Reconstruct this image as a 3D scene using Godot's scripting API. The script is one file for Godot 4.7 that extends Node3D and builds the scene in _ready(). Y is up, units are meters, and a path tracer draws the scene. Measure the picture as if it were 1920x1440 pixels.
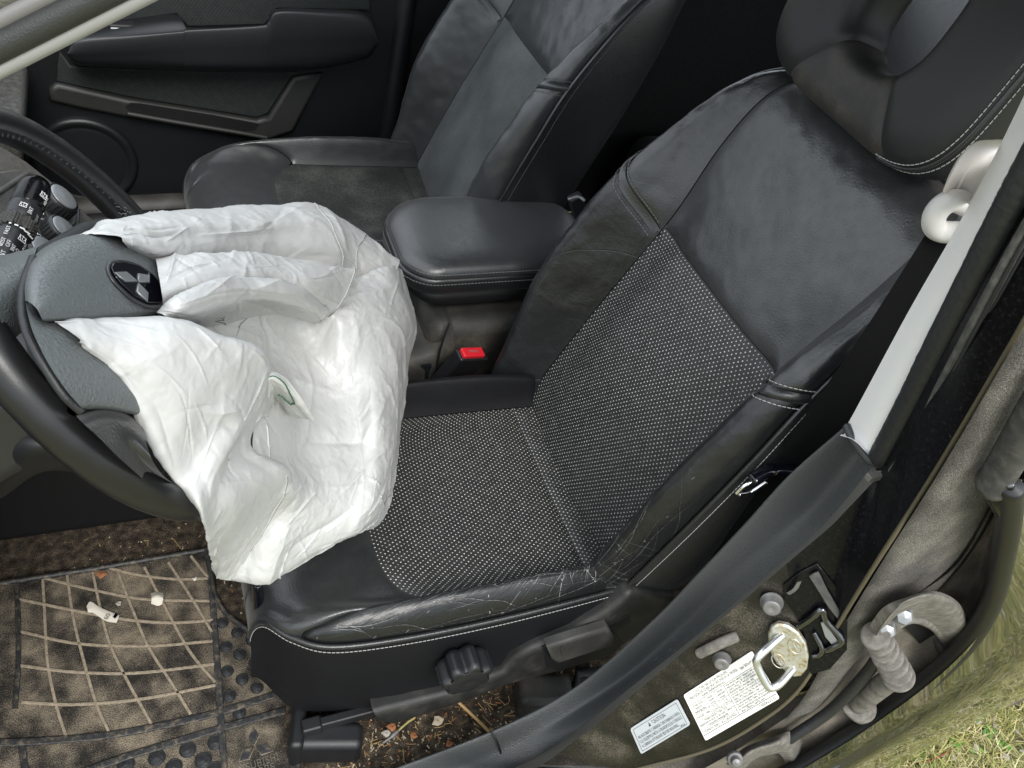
extends Node3D

# ---------------------------------------------------------------- helpers
var M := {}
var base := Vector3.ZERO
var taken := {}
var rng := RandomNumberGenerator.new()
var noise := FastNoiseLite.new()
var cell := FastNoiseLite.new()

func V(x: float, y: float, z: float) -> Vector3:
	return Vector3(x, y, z)

class MB:
	var v := PackedVector3Array()
	var n := PackedVector3Array()
	var uv := PackedVector2Array()
	var idx := PackedInt32Array()
	var col := PackedColorArray()

	func tri(a: Vector3, b: Vector3, c: Vector3) -> void:
		var nn: Vector3 = (c - a).cross(b - a).normalized()
		var k := v.size()
		for p in [a, b, c]:
			v.append(p); n.append(nn); uv.append(Vector2(p.x + p.z, p.y))
		idx.append(k); idx.append(k + 1); idx.append(k + 2)

	func quad(a: Vector3, b: Vector3, c: Vector3, d: Vector3) -> void:
		var nn: Vector3 = (c - a).cross(b - d).normalized()
		var k := v.size()
		var pts := [a, b, c, d]
		var us := [Vector2(0, 0), Vector2(1, 0), Vector2(1, 1), Vector2(0, 1)]
		for i in 4:
			v.append(pts[i]); n.append(nn); uv.append(us[i])
		for i in [0, 1, 2, 0, 2, 3]:
			idx.append(k + i)

	# rows of points; out = rough outward direction or ZERO
	func grid(rows: Array, out := Vector3.ZERO, closed := false, unit := false) -> void:
		var ni := rows.size()
		var nj: int = rows[0].size()
		var nn: Array = []
		var total := Vector3.ZERO
		for i in ni:
			var line := PackedVector3Array()
			for j in nj:
				var i0 := maxi(i - 1, 0)
				var i1 := mini(i + 1, ni - 1)
				var j0 := j - 1
				var j1 := j + 1
				if closed:
					j0 = (nj - 2) if j == 0 else j - 1
					j1 = 1 if j == nj - 1 else j + 1
				else:
					j0 = maxi(j0, 0); j1 = mini(j1, nj - 1)
				var di: Vector3 = rows[i1][j] - rows[i0][j]
				var dj: Vector3 = rows[i][j1] - rows[i][j0]
				var c := di.cross(dj)
				if c.length() < 1e-14:
					var ii := mini(i + 2, ni - 1) if i == 0 else maxi(i - 2, 0)
					di = (rows[ii][j] - rows[i][j]) * (1.0 if ii > i else -1.0)
					dj = rows[ii][j1] - rows[ii][j0]
					c = di.cross(dj)
				c = c.normalized()
				total += c
				line.append(c)
			nn.append(line)
		var flip := out != Vector3.ZERO and total.dot(out) < 0.0
		var k := v.size()
		var vv := 0.0
		for i in ni:
			if i > 0:
				vv += (rows[i][nj / 2] - rows[i - 1][nj / 2]).length()
			var uu := 0.0
			for j in nj:
				if j > 0:
					uu += (rows[i][j] - rows[i][j - 1]).length()
				v.append(rows[i][j])
				n.append(-nn[i][j] if flip else nn[i][j])
				uv.append(Vector2(float(j) / (nj - 1), float(i) / (ni - 1)) if unit else Vector2(uu, vv))
		for i in ni - 1:
			for j in nj - 1:
				var a := k + i * nj + j
				var q := [a, a + 1, a + nj, a + 1, a + nj + 1, a + nj]
				if flip:
					q = [a, a + nj, a + 1, a + 1, a + nj, a + nj + 1]
				for x in q:
					idx.append(x)

	func mesh() -> ArrayMesh:
		var arr := []
		arr.resize(Mesh.ARRAY_MAX)
		arr[Mesh.ARRAY_VERTEX] = v
		arr[Mesh.ARRAY_NORMAL] = n
		arr[Mesh.ARRAY_TEX_UV] = uv
		arr[Mesh.ARRAY_INDEX] = idx
		if col.size() == v.size(): arr[Mesh.ARRAY_COLOR] = col
		var m := ArrayMesh.new()
		m.add_surface_from_arrays(Mesh.PRIMITIVE_TRIANGLES, arr)
		return m

func mb() -> MB:
	return MB.new()

func numbered(called: String) -> String:
	var k: int = taken.get(called, 0)
	taken[called] = k + 1
	return called if k == 0 else "%s_%03d" % [called, k]

func tag(o: Node, label: String, category := "", group := "", kind := "") -> Node:
	if label: o.set_meta("label", label)
	if category: o.set_meta("category", category)
	if group: o.set_meta("group", group)
	if kind: o.set_meta("kind", kind)
	return o

# a thing: a Node3D at its base, children are parts
func thing(called: String, label: String, category: String, at: Vector3, group := "") -> Node3D:
	var o := Node3D.new()
	o.name = numbered(called)
	add_child(o, true)
	o.position = at
	base = at
	tag(o, label, category, group)
	return o

# one named mesh, points given in world coordinates, under parent (a thing or a part)
func obj(called: String, b: MB, m: Material, parent: Node = null, label := "") -> MeshInstance3D:
	var o := MeshInstance3D.new()
	var off := base if parent != null else Vector3.ZERO
	if parent == null:
		var lo := b.v[0]
		var hi := b.v[0]
		for p in b.v:
			lo = lo.min(p); hi = hi.max(p)
		off = Vector3((lo.x + hi.x) / 2, lo.y, (lo.z + hi.z) / 2)
		o.position = off
	for i in b.v.size():
		b.v[i] -= off
	o.mesh = b.mesh()
	o.material_override = m
	o.name = called if parent != null else numbered(called)
	if label: o.set_meta("label", label)
	(parent if parent != null else self).add_child(o, true)
	return o

func stuff(o: Node) -> Node:
	o.set_meta("kind", "stuff")
	return o

func cr(a: Vector3, b: Vector3, c: Vector3, d: Vector3, t: float) -> Vector3:
	return 0.5 * ((2.0 * b) + (c - a) * t + (2.0 * a - 5.0 * b + 4.0 * c - d) * t * t + (3.0 * b - 3.0 * c + d - a) * t * t * t)

func crf(a: float, b: float, c: float, d: float, t: float) -> float:
	return 0.5 * ((2.0 * b) + (c - a) * t + (2.0 * a - 5.0 * b + 4.0 * c - d) * t * t + (3.0 * b - 3.0 * c + d - a) * t * t * t)

# point at u (0..1) along a list
func along(p: Array, u: float, closed := false) -> Vector3:
	var n := p.size()
	var s := n if closed else n - 1
	var x := clampf(u, 0.0, 1.0) * s
	var i := mini(int(x), s - 1)
	var t := x - i
	if closed:
		return cr(p[(i - 1 + n) % n], p[i % n], p[(i + 1) % n], p[(i + 2) % n], t)
	var a: Vector3 = p[i - 1] if i > 0 else p[0] * 2.0 - p[1]
	var d: Vector3 = p[i + 2] if i + 2 < n else p[n - 1] * 2.0 - p[n - 2]
	return cr(a, p[i], p[i + 1], d, t)

func smooth(p: Array, n: int, closed := false) -> Array:
	var r: Array = []
	for i in n + 1:
		r.append(along(p, float(i) / n, closed))
	return r

func net_at(net: Array, u: float, w: float) -> Vector3:
	var col: Array = []
	for row in net:
		col.append(along(row, u))
	return along(col, w)

func net_rows(net: Array, nu: int, nw: int) -> Array:
	var tmp: Array = []
	for row in net:
		tmp.append(smooth(row, nu))
	var rows: Array = []
	for i in nw + 1:
		var line := PackedVector3Array()
		for j in nu + 1:
			var col: Array = []
			for r in tmp:
				col.append(r[j])
			line.append(along(col, float(i) / nw))
		rows.append(line)
	return rows

func normals_of(rows: Array) -> Array:
	var ni := rows.size()
	var nj: int = rows[0].size()
	var nn: Array = []
	for i in ni:
		var line := PackedVector3Array()
		for j in nj:
			var di: Vector3 = rows[mini(i + 1, ni - 1)][j] - rows[maxi(i - 1, 0)][j]
			var dj: Vector3 = rows[i][mini(j + 1, nj - 1)] - rows[i][maxi(j - 1, 0)]
			line.append(di.cross(dj).normalized())
		nn.append(line)
	return nn

# sinks the borders of a padded panel: sides = [first row, last row, first col, last col]
func pillow(rows: Array, out: Vector3, depth := 0.006, width := 0.010, sides := [1, 1, 1, 1], rough := 0.0) -> Array:
	var nn := normals_of(rows)
	var ni := rows.size()
	var nj: int = rows[0].size()
	var tot := Vector3.ZERO
	for l in nn:
		for x in l: tot += x
	var sg := 1.0 if tot.dot(out) > 0 else -1.0
	var res: Array = []
	for i in ni:
		var line := PackedVector3Array()
		for j in nj:
			var p: Vector3 = rows[i][j]
			var d := 9.0
			if sides[0]: d = minf(d, (p - rows[0][j]).length())
			if sides[1]: d = minf(d, (p - rows[ni - 1][j]).length())
			if sides[2]: d = minf(d, (p - rows[i][0]).length())
			if sides[3]: d = minf(d, (p - rows[i][nj - 1]).length())
			var off := -depth * exp(-d / width)
			if rough > 0.0:
				off += rough * (noise.get_noise_3dv(p * 7.0) + 0.45 * noise.get_noise_3dv(p * 22.0)) * minf(1.0, d / 0.02)
			line.append(p + nn[i][j] * sg * off)
		res.append(line)
	return res

func frames(path: Array, closed := false, up := Vector3.ZERO) -> Array:
	var n := path.size()
	var fr: Array = []
	var prev := Vector3.ZERO
	for i in n:
		var a: Vector3 = path[(i - 1 + n) % n] if closed else path[maxi(i - 1, 0)]
		var b: Vector3 = path[(i + 1) % n] if closed else path[mini(i + 1, n - 1)]
		var t := (b - a).normalized()
		var s: Vector3
		if up != Vector3.ZERO:
			s = t.cross(up).normalized()
		elif i == 0:
			s = t.cross(Vector3.UP if absf(t.y) < 0.9 else Vector3.RIGHT).normalized()
		else:
			s = (prev - t * prev.dot(t)).normalized()
		prev = s
		fr.append([s, s.cross(t).normalized(), t])
	return fr

# round tube; r is a radius or a list of radii along the path
func tube(b: MB, path: Array, r: Variant, sides := 10, closed := false, cap := true, flat := 1.0, up := Vector3.ZERO) -> void:
	var pts: Array = path.duplicate()
	if closed: pts.append(path[0])
	var fr := frames(path, closed, up)
	if closed: fr.append(fr[0])
	var rows: Array = []
	for i in pts.size():
		var rr: float = r if not (r is Array) else r[mini(i, r.size() - 1)]
		var line := PackedVector3Array()
		for k in sides + 1:
			var a := TAU * k / sides
			line.append(pts[i] + fr[i][0] * cos(a) * rr + fr[i][1] * sin(a) * rr * flat)
		rows.append(line)
	if cap and not closed:
		for e in [[0, 0.85, -0.35], [0, 0.0, -0.45]]:
			var line := PackedVector3Array()
			var rr: float = r if not (r is Array) else r[0]
			for k in sides + 1:
				var a := TAU * k / sides
				line.append(pts[0] + (fr[0][0] * cos(a) + fr[0][1] * sin(a) * flat) * rr * e[1] + fr[0][2] * rr * e[2])
			rows.push_front(line)
		var z := pts.size() - 1
		for e in [[0, 0.85, 0.35], [0, 0.0, 0.45]]:
			var line := PackedVector3Array()
			var rr: float = r if not (r is Array) else r[r.size() - 1]
			for k in sides + 1:
				var a := TAU * k / sides
				line.append(pts[z] + (fr[z][0] * cos(a) + fr[z][1] * sin(a) * flat) * rr * e[1] + fr[z][2] * rr * e[2])
			rows.append(line)
	var k0 := b.n.size()
	b.grid(rows, Vector3.ZERO, true)
	# make sure it faces outward
	var sgn := 0.0
	for i in rows.size():
		for j in sides:
			var c: Vector3 = rows[i][j] - (rows[i][0] + rows[i][sides / 2]) * 0.5
			sgn += c.dot(b.n[k0 + i * (sides + 1) + j])
	if sgn < 0.0:
		flip_from(b, k0)

func flip_from(b: MB, k0: int) -> void:
	for i in range(k0, b.n.size()):
		b.n[i] = -b.n[i]
	for t in range(0, b.idx.size(), 3):
		if b.idx[t] >= k0:
			var x := b.idx[t + 1]
			b.idx[t + 1] = b.idx[t + 2]
			b.idx[t + 2] = x

# flat profile (list of Vector2) swept along a path; x goes along t x up, y along up
func sweep(b: MB, path: Array, prof: Array, up: Vector3, out := Vector3.ZERO, closed_prof := false) -> void:
	var fr := frames(path, false, up)
	var rows: Array = []
	for i in path.size():
		var line := PackedVector3Array()
		for q in prof:
			line.append(path[i] + fr[i][0] * q.x + fr[i][1] * q.y)
		if closed_prof: line.append(line[0])
		rows.append(line)
	b.grid(rows, out, closed_prof)

# box with rounded edges
func rbox(b: MB, c: Vector3, half: Vector3, r: float, bs := Basis(), soft := 3) -> void:
	var cs: Array = []
	for ax in 3:
		var h: float = half[ax]
		var l: Array = []
		for i in soft + 1:
			l.append(-h + r * i / soft)
		for i in soft + 1:
			l.append(h - r + r * i / soft)
		cs.append(l)
	for ax in 3:
		var u := (ax + 1) % 3
		var w := (ax + 2) % 3
		for sg in [-1.0, 1.0]:
			var k := b.v.size()
			var nu: int = cs[u].size()
			var nw: int = cs[w].size()
			for i in nu:
				for j in nw:
					var q := Vector3.ZERO
					q[ax] = half[ax] * sg
					q[u] = cs[u][i]
					q[w] = cs[w][j]
					var inner := Vector3(clampf(q.x, -half.x + r, half.x - r), clampf(q.y, -half.y + r, half.y - r), clampf(q.z, -half.z + r, half.z - r))
					var d := (q - inner).normalized()
					b.v.append(c + bs * (inner + d * r))
					b.n.append(bs * d)
					b.uv.append(Vector2(cs[u][i], cs[w][j]))
			for i in nu - 1:
				for j in nw - 1:
					var a := k + i * nw + j
					var q := [a, a + 1, a + nw, a + 1, a + nw + 1, a + nw]
					if sg < 0: q = [a, a + nw, a + 1, a + 1, a + nw, a + nw + 1]
					for x in q: b.idx.append(x)

# planar polygon given in space, thickened along dir by t (front at +t), edges chamfered by bev
func slab(b: MB, pts: Array, dir: Vector3, t: float, bev := 0.0, steps := 3, dome := 0.0) -> void:
	var n := pts.size()
	var d := dir.normalized()
	var ex: Vector3 = (pts[1] - pts[0])
	ex = (ex - d * ex.dot(d)).normalized()
	var ey := d.cross(ex)
	var o: Vector3 = pts[0]
	var p2 := PackedVector2Array()
	for p in pts: p2.append(Vector2((p - o).dot(ex), (p - o).dot(ey)))
	var area := 0.0
	for i in n: area += p2[i].cross(p2[(i + 1) % n])
	var s := 1.0 if area > 0 else -1.0
	var inset: Array = []
	for i in n:
		var a := (p2[i] - p2[(i - 1 + n) % n]).normalized()
		var c := (p2[(i + 1) % n] - p2[i]).normalized()
		var na := Vector2(-a.y, a.x) * s
		var nc := Vector2(-c.y, c.x) * s
		var m := (na + nc)
		var q := maxf(0.35, 1.0 + na.dot(nc))
		inset.append(m / q)
	var rings: Array = []
	rings.append([0.0, 0.0])
	for i in steps + 1:
		var a := PI / 2 * i / steps
		rings.append([bev * (1 - cos(a)), t - bev + bev * sin(a)])
	var rows: Array = []
	for r in rings:
		var line := PackedVector3Array()
		for i in n + 1:
			var q: Vector2 = p2[i % n] + inset[i % n] * r[0]
			line.append(o + ex * q.x + ey * q.y + d * r[1])
		rows.append(line)
	var k0 := b.n.size()
	b.grid(rows, Vector3.ZERO, true)
	var sgn := 0.0
	for i in n:
		var out: Vector2 = -inset[i]
		sgn += b.n[k0 + i].dot(ex * out.x + ey * out.y)
	if sgn < 0: flip_from(b, k0)
	var top := PackedVector2Array()
	for i in n: top.append(p2[i] + inset[i] * bev)
	var ti := Geometry2D.triangulate_polygon(top)
	var k := b.v.size()
	for q in top:
		b.v.append(o + ex * q.x + ey * q.y + d * t); b.n.append(d); b.uv.append(q)
	for i in range(0, ti.size(), 3):
		var a := top[ti[i]]
		var q := top[ti[i + 1]]
		var c := top[ti[i + 2]]
		var ccw := (q - a).cross(c - a) > 0
		b.idx.append(k + ti[i])
		b.idx.append(k + (ti[i + 2] if ccw else ti[i + 1]))
		b.idx.append(k + (ti[i + 1] if ccw else ti[i + 2]))

# turned shape: prof = [[radius, height], ...] about axis from c
func lathe(b: MB, c: Vector3, axis: Vector3, prof: Array, sides := 24) -> void:
	var t := axis.normalized()
	var s := t.cross(Vector3.UP if absf(t.y) < 0.9 else Vector3.RIGHT).normalized()
	var w := s.cross(t)
	var rows: Array = []
	for q in prof:
		var line := PackedVector3Array()
		for k in sides + 1:
			var a := TAU * k / sides
			line.append(c + t * q[1] + (s * cos(a) + w * sin(a)) * q[0])
		rows.append(line)
	var k0 := b.n.size()
	b.grid(rows, Vector3.ZERO, true)
	var sgn := 0.0
	for i in rows.size():
		for j in sides:
			sgn += (rows[i][j] - c - t * prof[i][1]).dot(b.n[k0 + i * (sides + 1) + j])
	if sgn < 0: flip_from(b, k0)

func loopring(outline: Array, rings: Array, up := Vector3.UP) -> Array:
	# outline: closed list of points; rings: [inset, height]; smooth closed rows
	var n := outline.size()
	var c := Vector3.ZERO
	for p in outline: c += p / n
	var rows: Array = []
	for r in rings:
		var line := PackedVector3Array()
		for i in n + 1:
			var p: Vector3 = outline[i % n]
			var a: Vector3 = outline[(i - 1 + n) % n]
			var d: Vector3 = outline[(i + 1) % n]
			var nn := (d - a).cross(up).normalized()
			if nn.dot(c - p) < 0: nn = -nn
			var l := (c - p).length()
			line.append(p.lerp(c, minf(1.0, r[0] / 0.113)) + up * r[1])
		rows.append(line)
	return rows

# stitches: short thread pieces along a list of points, lying on normal nrm
func stitches(b: MB, path: Array, gap := 0.0062, len := 0.0042, r := 0.00075, lift := Vector3.ZERO) -> void:
	var acc := 0.0
	for i in path.size() - 1:
		var a: Vector3 = path[i]
		var c: Vector3 = path[i + 1]
		var l := (c - a).length()
		if l < 1e-6: continue
		var t := (c - a) / l
		while acc < l:
			var p := a + t * acc + lift
			bit(b, p, t, len, r)
			acc += gap
		acc -= l

func bit(b: MB, p: Vector3, t: Vector3, len: float, r: float) -> void:
	var s := t.cross(Vector3(0.3, 0.8, 0.52)).normalized()
	var w := s.cross(t)
	var ring: Array = []
	for k in 4:
		var a := TAU * k / 4.0 + 0.4
		ring.append((s * cos(a) + w * sin(a)) * r)
	var e := p + t * len
	for k in 4:
		b.quad(p + ring[k], p + ring[(k + 1) % 4], e + ring[(k + 1) % 4], e + ring[k])
	b.quad(e + ring[0], e + ring[1], e + ring[2], e + ring[3])

func letters(text: String, size: float, depth: float, font_name := "Droid Sans", bold := false) -> ArrayMesh:
	var t := TextMesh.new()
	var f := SystemFont.new()
	f.font_names = PackedStringArray([font_name])
	if bold: f.font_weight = 700
	t.font = f
	t.text = text
	t.font_size = 32
	t.pixel_size = size / 32.0
	t.depth = depth
	t.curve_step = 4.0
	t.horizontal_alignment = HORIZONTAL_ALIGNMENT_LEFT
	var st := SurfaceTool.new()
	st.append_from(t, 0, Transform3D())
	return st.commit()

# adds lettering to b: origin at text's left middle, x along ex, y along ey
func write_on(b: MB, text: String, size: float, o: Vector3, ex: Vector3, ey: Vector3, depth := 0.0004, fit := 0.0, bold := false, mid := false) -> void:
	var m := letters(text, size, depth, "Droid Sans", bold)
	if m.get_surface_count() == 0: return
	var arr := m.surface_get_arrays(0)
	var vs: PackedVector3Array = arr[Mesh.ARRAY_VERTEX]
	var ns: PackedVector3Array = arr[Mesh.ARRAY_NORMAL]
	var ids: PackedInt32Array = arr[Mesh.ARRAY_INDEX] if arr[Mesh.ARRAY_INDEX] != null else PackedInt32Array()
	var x := ex.normalized()
	var y := (ey - x * ey.dot(x)).normalized()
	var z := x.cross(y)
	var lo := 1e9
	var hi := -1e9
	for p in vs:
		lo = minf(lo, p.x); hi = maxf(hi, p.x)
	var sx := 1.0 if fit <= 0.0 else fit / maxf(hi - lo, 1e-6)
	var sh := (lo + hi) * 0.5 if mid else lo
	var k := b.v.size()
	for i in vs.size():
		b.v.append(o + x * (vs[i].x - sh) * sx + y * vs[i].y + z * vs[i].z)
		b.n.append((x * ns[i].x + y * ns[i].y + z * ns[i].z).normalized())
		b.uv.append(Vector2.ZERO)
	if ids.size() == 0:
		for i in vs.size(): b.idx.append(k + i)
	else:
		for i in ids: b.idx.append(k + i)

# ---------------------------------------------------------------- materials
func lin(r: float, g: float, bl: float, a := 1.0) -> Color:
	return Color(r, g, bl, a).linear_to_srgb()

func ntex(freq: float, kind := FastNoiseLite.TYPE_SIMPLEX_SMOOTH, size := 512, bump := 4.0, oct := 3, sd := 1) -> NoiseTexture2D:
	var nz := FastNoiseLite.new()
	nz.seed = sd
	nz.noise_type = kind
	nz.frequency = freq
	nz.fractal_octaves = oct
	if kind == FastNoiseLite.TYPE_CELLULAR:
		nz.cellular_return_type = FastNoiseLite.RETURN_DISTANCE2_SUB
	var t := NoiseTexture2D.new()
	t.noise = nz
	t.width = size; t.height = size
	t.seamless = true
	t.as_normal_map = true
	t.bump_strength = bump
	return t

func ctex(freq: float, stops: Array, kind := FastNoiseLite.TYPE_SIMPLEX_SMOOTH, oct := 4, sd := 2, size := 512, gain := 0.68) -> NoiseTexture2D:
	var nz := FastNoiseLite.new()
	nz.seed = sd
	nz.noise_type = kind
	nz.frequency = freq
	nz.fractal_octaves = oct
	nz.fractal_gain = gain
	var g := Gradient.new()
	g.offsets = PackedFloat32Array()
	g.colors = PackedColorArray()
	var offs := PackedFloat32Array()
	var cols := PackedColorArray()
	for s in stops:
		offs.append(s[0]); cols.append(s[1])
	g.offsets = offs
	g.colors = cols
	var t := NoiseTexture2D.new()
	t.noise = nz
	t.width = size; t.height = size
	t.seamless = true
	t.color_ramp = g
	return t

# dust lies thicker on one side of a sheet: tint(row fraction) scales the dirt colour
func tinted(called: String, rows: Array, m: StandardMaterial3D, parent: Node, out: Vector3, tint: Callable, label := "") -> MeshInstance3D:
	m.vertex_color_use_as_albedo = true
	var b := mb()
	b.grid(rows, out)
	for i in rows.size():
		for j in rows[i].size():
			var k: float = tint.call(float(i) / (rows.size() - 1), rows[i][j])
			b.col.append(Color(k, k, k))
	return obj(called, b, m, parent, label)

func mat(called: String, c: Color, rough: float, metal := 0.0, nt: Texture2D = null, ns := 0.5, sc := 10.0, ct: Texture2D = null, spec := 0.5) -> StandardMaterial3D:
	var m := StandardMaterial3D.new()
	m.resource_name = called
	m.albedo_color = c
	m.roughness = rough
	m.metallic = metal
	m.metallic_specular = spec
	m.cull_mode = BaseMaterial3D.CULL_DISABLED
	if nt != null:
		m.normal_enabled = true
		m.normal_texture = nt
		m.normal_scale = ns
	if ct != null:
		m.albedo_texture = ct
		m.albedo_color = Color.WHITE
	if nt != null or ct != null:
		m.uv1_triplanar = true
		m.uv1_scale = Vector3(sc, sc, sc)
		m.uv1_triplanar_sharpness = 4.0
	M[called] = m
	return m

func seg(im: Image, a: Vector2, b: Vector2, w: float, c: Color, al: float) -> void:
	var n := int((b - a).length()) + 1
	var r := int(ceil(w))
	for i in n + 1:
		var p := a.lerp(b, float(i) / n)
		for dx in range(-r, r + 1):
			for dy in range(-r, r + 1):
				var x := int(p.x) + dx
				var y := int(p.y) + dy
				if x < 0 or y < 0 or x >= im.get_width() or y >= im.get_height(): continue
				var d := Vector2(x, y).distance_to(p)
				var k := clampf(w - d + 0.3, 0.0, 1.0) * al
				if k <= 0.0: continue
				im.set_pixel(x, y, im.get_pixel(x, y).lerp(c, k * 0.5))

# worn leather: pale cracks drawn on black and sunk into the surface
func worn(m: StandardMaterial3D, w: int, h: int, basec: Color, sd: int, count: int, cross: int, u0: float, u1: float, v0 := 0.0, v1 := 1.0, al := 0.9) -> void:
	var r := RandomNumberGenerator.new()
	r.seed = sd
	var im := Image.create(w, h, false, Image.FORMAT_RGB8)
	im.fill(basec)
	var nz := FastNoiseLite.new()
	nz.seed = sd
	nz.frequency = 0.012
	nz.fractal_octaves = 5
	var fz := FastNoiseLite.new()
	fz.noise_type = FastNoiseLite.TYPE_CELLULAR
	fz.cellular_return_type = FastNoiseLite.RETURN_DISTANCE2_SUB
	fz.frequency = 0.09
	var bm := Image.create(w, h, false, Image.FORMAT_RGB8)
	for y in h:
		for x in w:
			var q := 0.55 + 0.35 * nz.get_noise_2d(x, y) + 0.10 * fz.get_noise_2d(x, y)
			bm.set_pixel(x, y, Color(q, q, q))
	var pale := lin(0.50, 0.49, 0.48)
	for q in count + cross:
		var is_cross := q >= count
		var x := (q - count + r.randf_range(-0.4, 0.4)) / maxf(cross, 1) if is_cross else r.randf()
		if is_cross: x = pow(clampf(x, 0.0, 1.0), 0.72)
		var p := Vector2(lerpf(u0, u1, x) * w, lerpf(v0, v1, r.randf_range(0.0, 0.45) if is_cross else r.randf()) * h)
		var ang: float
		if is_cross: ang = (r.randf_range(1.15, 1.45) + 0.35 * (0.5 - x)) if r.randf() < 0.8 else -r.randf_range(0.9, 1.3)
		else: ang = r.randf_range(-0.14, 0.06)
		var curve := r.randf_range(-0.004, 0.020) if is_cross else r.randf_range(-0.002, 0.005)
		var steps := int(r.randf_range(0.16, 0.7) * h / 6.0) if is_cross else r.randi_range(20, 90)
		var a2 := al * pow(r.randf(), 0.8)
		var lw := r.randf_range(0.45, 1.0)
		for k in steps:
			ang += curve + r.randf_range(-0.06, 0.06)
			var e := p + Vector2(cos(ang), sin(ang)) * 6.0
			var f := sin(PI * (k + 0.5) / steps)
			seg(bm, p, e, lw + 1.2, Color(0.2, 0.2, 0.2), 0.5 * f)
			seg(im, p, e, lw * (0.6 + 0.4 * f), pale, a2 * f * (0.25 if r.randf() < 0.25 else 1.0))
			if r.randf() < 0.02:
				seg(im, p, p + Vector2(r.randf_range(-9, 9), r.randf_range(-9, 9)), 1.0, pale, al)
			p = e
	for q in count:
		var p := Vector2(lerpf(u0, u1, r.randf()) * w, lerpf(v0, v1, r.randf()) * h)
		seg(im, p, p + Vector2(r.randf_range(-2, 2), r.randf_range(-2, 2)), 0.9, pale, al)
	m.albedo_texture = ImageTexture.create_from_image(im)
	bm.bump_map_to_normal_map(7.0)
	m.normal_enabled = true
	m.normal_texture = ImageTexture.create_from_image(bm)
	m.normal_scale = 0.5

func dots(hole: Color, ground: Color, ground2: Color, sd: int) -> ImageTexture:
	# eight by eight pitches with slight unevenness; each tile has two staggered holes
	var w := 1024
	var h := 1280
	var im := Image.create(w, h, false, Image.FORMAT_RGB8)
	var nz := FastNoiseLite.new()
	nz.seed = sd
	nz.frequency = 0.006
	nz.fractal_octaves = 4
	var r := RandomNumberGenerator.new()
	r.seed = sd
	for y in h:
		for x in w:
			im.set_pixel(x, y, ground.lerp(ground2, clampf(0.5 + nz.get_noise_2d(x, y) + 0.10 * r.randf_range(-1, 1), 0, 1)))
	for j in 32:
		for i in 16:
			var c := Vector2((i + 0.5 * (j % 2) + 0.25) * 64.0, (j + 0.5) * 40.0) + Vector2(r.randf_range(-1.2, 1.2), r.randf_range(-1.2, 1.2))
			var k := clampf(r.randf_range(0.8, 1.0) + 0.4 * nz.get_noise_2d(c.x * 1.3 + 500.0, c.y * 1.3), 0.3, 1.0)
			var rad := r.randf_range(8.2, 9.0)
			for dx in range(-11, 12):
				for dy in range(-11, 12):
					var d := Vector2(dx, dy).length()
					var al := clampf(rad - d, 0.0, 1.0) * k
					if al > 0.0:
						var x := (int(c.x) + dx + w) % w
						var y := (int(c.y) + dy + h) % h
						im.set_pixel(x, y, im.get_pixel(x, y).lerp(hole, al))
	return ImageTexture.create_from_image(im)

# dirt: broad patches, fine mottle and single grains mixed, coloured by stops
func grime(size: int, sd: int, f_low: float, f_hi: float, wl: float, wh: float, wr: float, stops: Array) -> ImageTexture:
	var a := FastNoiseLite.new()
	a.seed = sd
	a.frequency = f_low
	a.fractal_octaves = 5
	a.fractal_gain = 0.55
	var b := FastNoiseLite.new()
	b.seed = sd + 5
	b.frequency = f_hi
	b.fractal_octaves = 3
	b.fractal_gain = 0.7
	var da := a.get_seamless_image(size, size).get_data()
	var db := b.get_seamless_image(size, size).get_data()
	var g := Gradient.new()
	var offs := PackedFloat32Array()
	var cols := PackedColorArray()
	for q in stops:
		offs.append(q[0]); cols.append(q[1])
	g.offsets = offs
	g.colors = cols
	var lut := PackedByteArray()
	for i in 256:
		var c := g.sample(i / 255.0)
		lut.append(int(c.r * 255)); lut.append(int(c.g * 255)); lut.append(int(c.b * 255))
	var r := RandomNumberGenerator.new()
	r.seed = sd
	var out := PackedByteArray()
	out.resize(size * size * 3)
	var m := (wl + wh) * 0.5
	for i in size * size:
		var v := 0.5 + wl * (da[i] / 255.0 - 0.5) + wh * (db[i] / 255.0 - 0.5) + wr * (r.randf() - 0.5)
		var k := clampi(int(v * 255.0), 0, 255) * 3
		out[i * 3] = lut[k]; out[i * 3 + 1] = lut[k + 1]; out[i * 3 + 2] = lut[k + 2]
	return ImageTexture.create_from_image(Image.create_from_data(size, size, false, Image.FORMAT_RGB8, out))

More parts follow.
